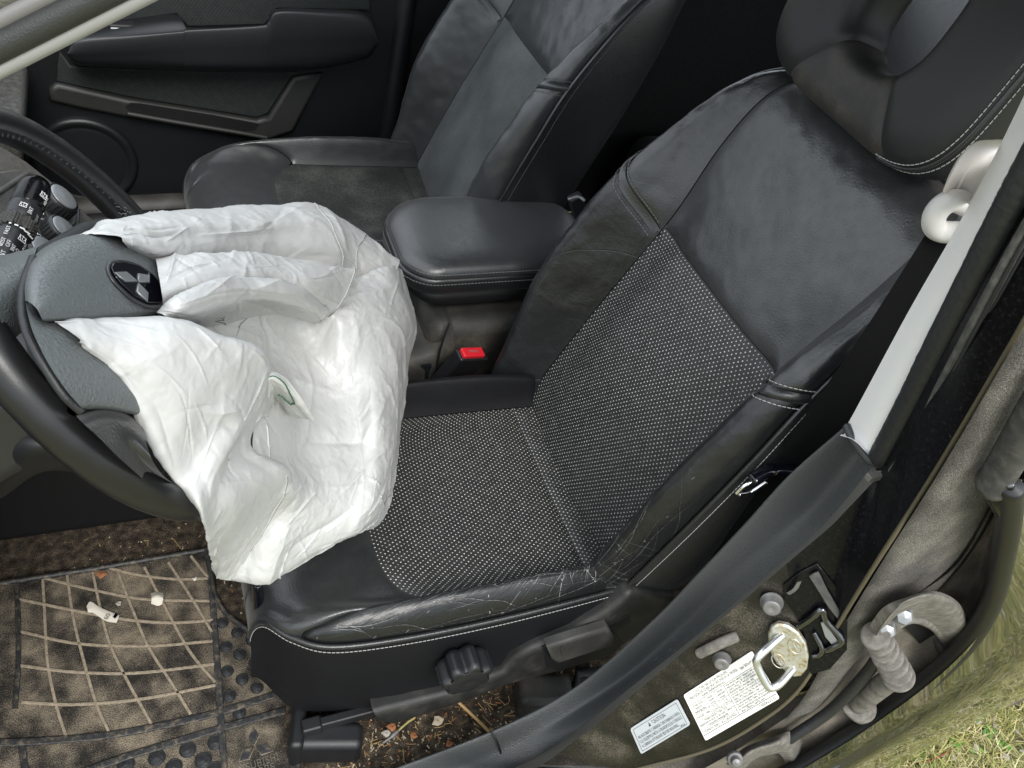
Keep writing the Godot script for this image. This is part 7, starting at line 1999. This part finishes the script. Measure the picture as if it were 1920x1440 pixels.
func ground() -> void:
	var g := mb()
	var n := 60
	var rows: Array = []
	for i in n + 1:
		var line := PackedVector3Array()
		for j in n + 1:
			var u := (j - n / 2.0) / (n / 2.0)
			var w := (i - n / 2.0) / (n / 2.0)
			var x := signf(u) * (absf(u) * 2.0 + pow(absf(u), 6.0) * 60.0)
			var z := signf(w) * (absf(w) * 2.0 + pow(absf(w), 6.0) * 60.0)
			line.append(V(x + 0.8, 0.015 * noise.get_noise_2d(x * 3.0, z * 3.0), z + 0.9))
		rows.append(line)
	g.grid(rows, V(0, 1, 0))
	var o := obj("ground", g, M.soil)
	tag(o, "mossy grass verge with soil and gravel", "", "", "structure")
	# grass tufts
	var kinds := ["grass_a", "grass_b", "grass_c"]
	for k in 3:
		var b := mb()
		for i in 5:
			var a := TAU * i / 5.0 + k
			var d := V(cos(a), 0, sin(a))
			var s := V(-sin(a), 0, cos(a)) * 0.0013
			var l := 0.020 + 0.008 * ((i * 7 + k * 3) % 4)
			var p0 := d * 0.004
			var p1 := d * 0.012 + V(0, l * 0.6, 0)
			var p2 := d * (0.022 + 0.006 * i) + V(0, l * 0.85, 0)
			b.quad(p0 - s, p0 + s, p1 + s * 0.8, p1 - s * 0.8)
			b.tri(p1 - s * 0.8, p2, p1 + s * 0.8)
		var mm := MultiMesh.new()
		mm.transform_format = MultiMesh.TRANSFORM_3D
		mm.mesh = b.mesh()
		var places: Array = []
		rng.seed = 500 + k
		var want: int = [5200, 4200, 2600][k]
		while places.size() < want:
			var x: float
			var z: float
			if rng.randf() < 0.72:
				x = rng.randf_range(0.30, 1.7); z = rng.randf_range(0.20, 1.3)
			else:
				x = rng.randf_range(-1.5, 5.0); z = rng.randf_range(0.5, 5.0)
			if noise.get_noise_2d(x * 13.0 + k * 4.5, z * 13.0) < rng.randf_range(-0.55, 0.30): continue
			var sc := rng.randf_range(0.5, 1.25)
			places.append(Transform3D(Basis(V(0, 1, 0), rng.randf() * TAU).scaled(V(sc, sc * rng.randf_range(0.6, 1.1), sc)), V(x, 0.0, z)))
		mm.instance_count = places.size()
		for i in places.size(): mm.set_instance_transform(i, places[i])
		var mi := MultiMeshInstance3D.new()
		mi.multimesh = mm
		mi.material_override = M[kinds[k]]
		mi.name = numbered(["green_grass", "yellow_grass", "dry_grass"][k])
		add_child(mi, true)
		tag(mi, ["short green grass on the verge", "short yellowish grass and moss on the verge", "dry straw coloured grass on the verge"][k], "grass", "", "stuff")
	var pe := mb()
	rng.seed = 611
	for i in 420:
		var p := V(rng.randf_range(0.35, 1.5), 0.004, rng.randf_range(0.3, 1.1))
		var r := rng.randf_range(0.003, 0.009) * (1.0 if rng.randf() < 0.9 else 1.5)
		rbox(pe, p, V(r, r * 0.6, r * 0.8), r * 0.5, Basis(V(0, 1, 0), rng.randf() * TAU), 1)
	tag(obj("gravel", pe, M.stone_grey), "small pale stones among the grass", "gravel", "", "stuff")
	# a few broad leaved weeds
	var spots := [V(0.8929,0,0.4337), V(0.9365,0,0.4604), V(1.0038,-0,0.4688), V(0.9936,0,0.4326), V(0.7883,0,0.4406)]
	var names := ["small broad leaved weed nearest the door's lower edge in the grass", "low green weed in the middle of the visible grass patch", "low green weed at the right border of the grass patch", "tiny weed close under the rear door skin", "leftmost small weed at the grass patch's bottom corner"]
	for i in spots.size():
		var t := thing("weed", names[i], "weed", spots[i], "weeds in the grass")
		rng.seed = 700 + i
		for k in 5:
			var a := TAU * k / 5.0 + rng.randf()
			var d := V(cos(a), 0.35, sin(a))
			var s := V(-sin(a), 0, cos(a))
			var l := rng.randf_range(0.014, 0.024)
			var c: Vector3 = spots[i] + V(0, 0.006, 0)
			var b := mb()
			var rows2: Array = []
			for q in 6:
				var x := q / 5.0
				var w := sin(PI * pow(x, 0.8)) * l * 0.33
				var m := c + d * l * x + V(0, -0.012 * x * x, 0)
				rows2.append(PackedVector3Array([m - s * w + V(0, 0.002, 0), m, m + s * w + V(0, 0.002, 0)]))
			b.grid(rows2, V(0, 1, 0))
			obj("leaf", b, M.leaf_green, t)
	var rs := mb()
	tube(rs, smooth([V(0.777,0.01,0.4496), V(0.8056,0.02,0.4525), V(0.8355,0.025,0.4513), V(0.8764,0.01,0.4442)], 16), 0.0014, 5)
	tag(obj("red_stem", rs, M.red_stem), "reddish plant stem creeping through the grass", "stem")

func _ready() -> void:
	# camera, sky, sun, exposure
	var cam := Camera3D.new()
	cam.name = "camera"
	cam.transform = Transform3D(Basis(Vector3(0.9267,0.1866,0.3263),Vector3(0.1016,0.7114,-.6954),Vector3(-.3619,0.6775,0.6403)),Vector3(-.5536,1.6008,0.7617))
	cam.fov = 48.273
	cam.near = 0.02
	cam.far = 200.0
	add_child(cam)
	cam.current = true
	var sky := ProceduralSkyMaterial.new()
	sky.sky_top_color = Color(0.94, 0.97, 1.0)
	sky.sky_horizon_color = Color(0.65, 0.685, 0.72)
	sky.sky_curve = 0.3
	sky.ground_bottom_color = Color(0.35, 0.36, 0.30)
	sky.ground_horizon_color = Color(0.62, 0.63, 0.60)
	sky.sun_angle_max = 1.0
	var sk := Sky.new()
	sk.sky_material = sky
	var env := Environment.new()
	env.background_mode = Environment.BG_SKY
	env.sky = sk
	env.background_energy_multiplier = 1.0
	env.tonemap_mode = Environment.TONE_MAPPER_LINEAR
	env.tonemap_exposure = 2.6
	env.sdfgi_enabled = true
	env.ssao_enabled = true
	env.ssil_enabled = true
	var we := WorldEnvironment.new()
	we.name = "world_environment"
	we.environment = env
	add_child(we)
	var sun := DirectionalLight3D.new()
	sun.name = "overcast_sun"
	sun.light_energy = 0.4
	sun.light_color = Color(1.0, 0.99, 0.975)
	sun.light_angular_distance = 25.0
	sun.shadow_enabled = true
	add_child(sun)
	sun.look_at_from_position(V(-0.2, 3.0, 2.6), V(0, 0, 0), Vector3.UP)

	noise.seed = 3
	noise.frequency = 1.0
	noise.noise_type = FastNoiseLite.TYPE_SIMPLEX_SMOOTH
	cell.seed = 8
	cell.noise_type = FastNoiseLite.TYPE_CELLULAR
	cell.cellular_return_type = FastNoiseLite.RETURN_DISTANCE2_SUB
	cell.frequency = 1.0
	cell.fractal_type = FastNoiseLite.FRACTAL_NONE
	rng.seed = 1
	materials()
	# large structure
	ground()
	shell()
	floor_and_mat()
	opening()
	dash()
	console()
	passenger_side()
	# seats
	var s := make_seat("driver_seat", "worn black leather driver's seat with white dotted perforated inserts", 0.012, 0.03, true)
	base = s.position
	headrest(s, -0.012, M.leather_dusty)
	driver_extras(s)
	make_seat("passenger_seat", "black leather passenger seat with dusty grey insert on the far side", -0.735, -0.73, false)
	wheel()
	stalk()
	airbag()
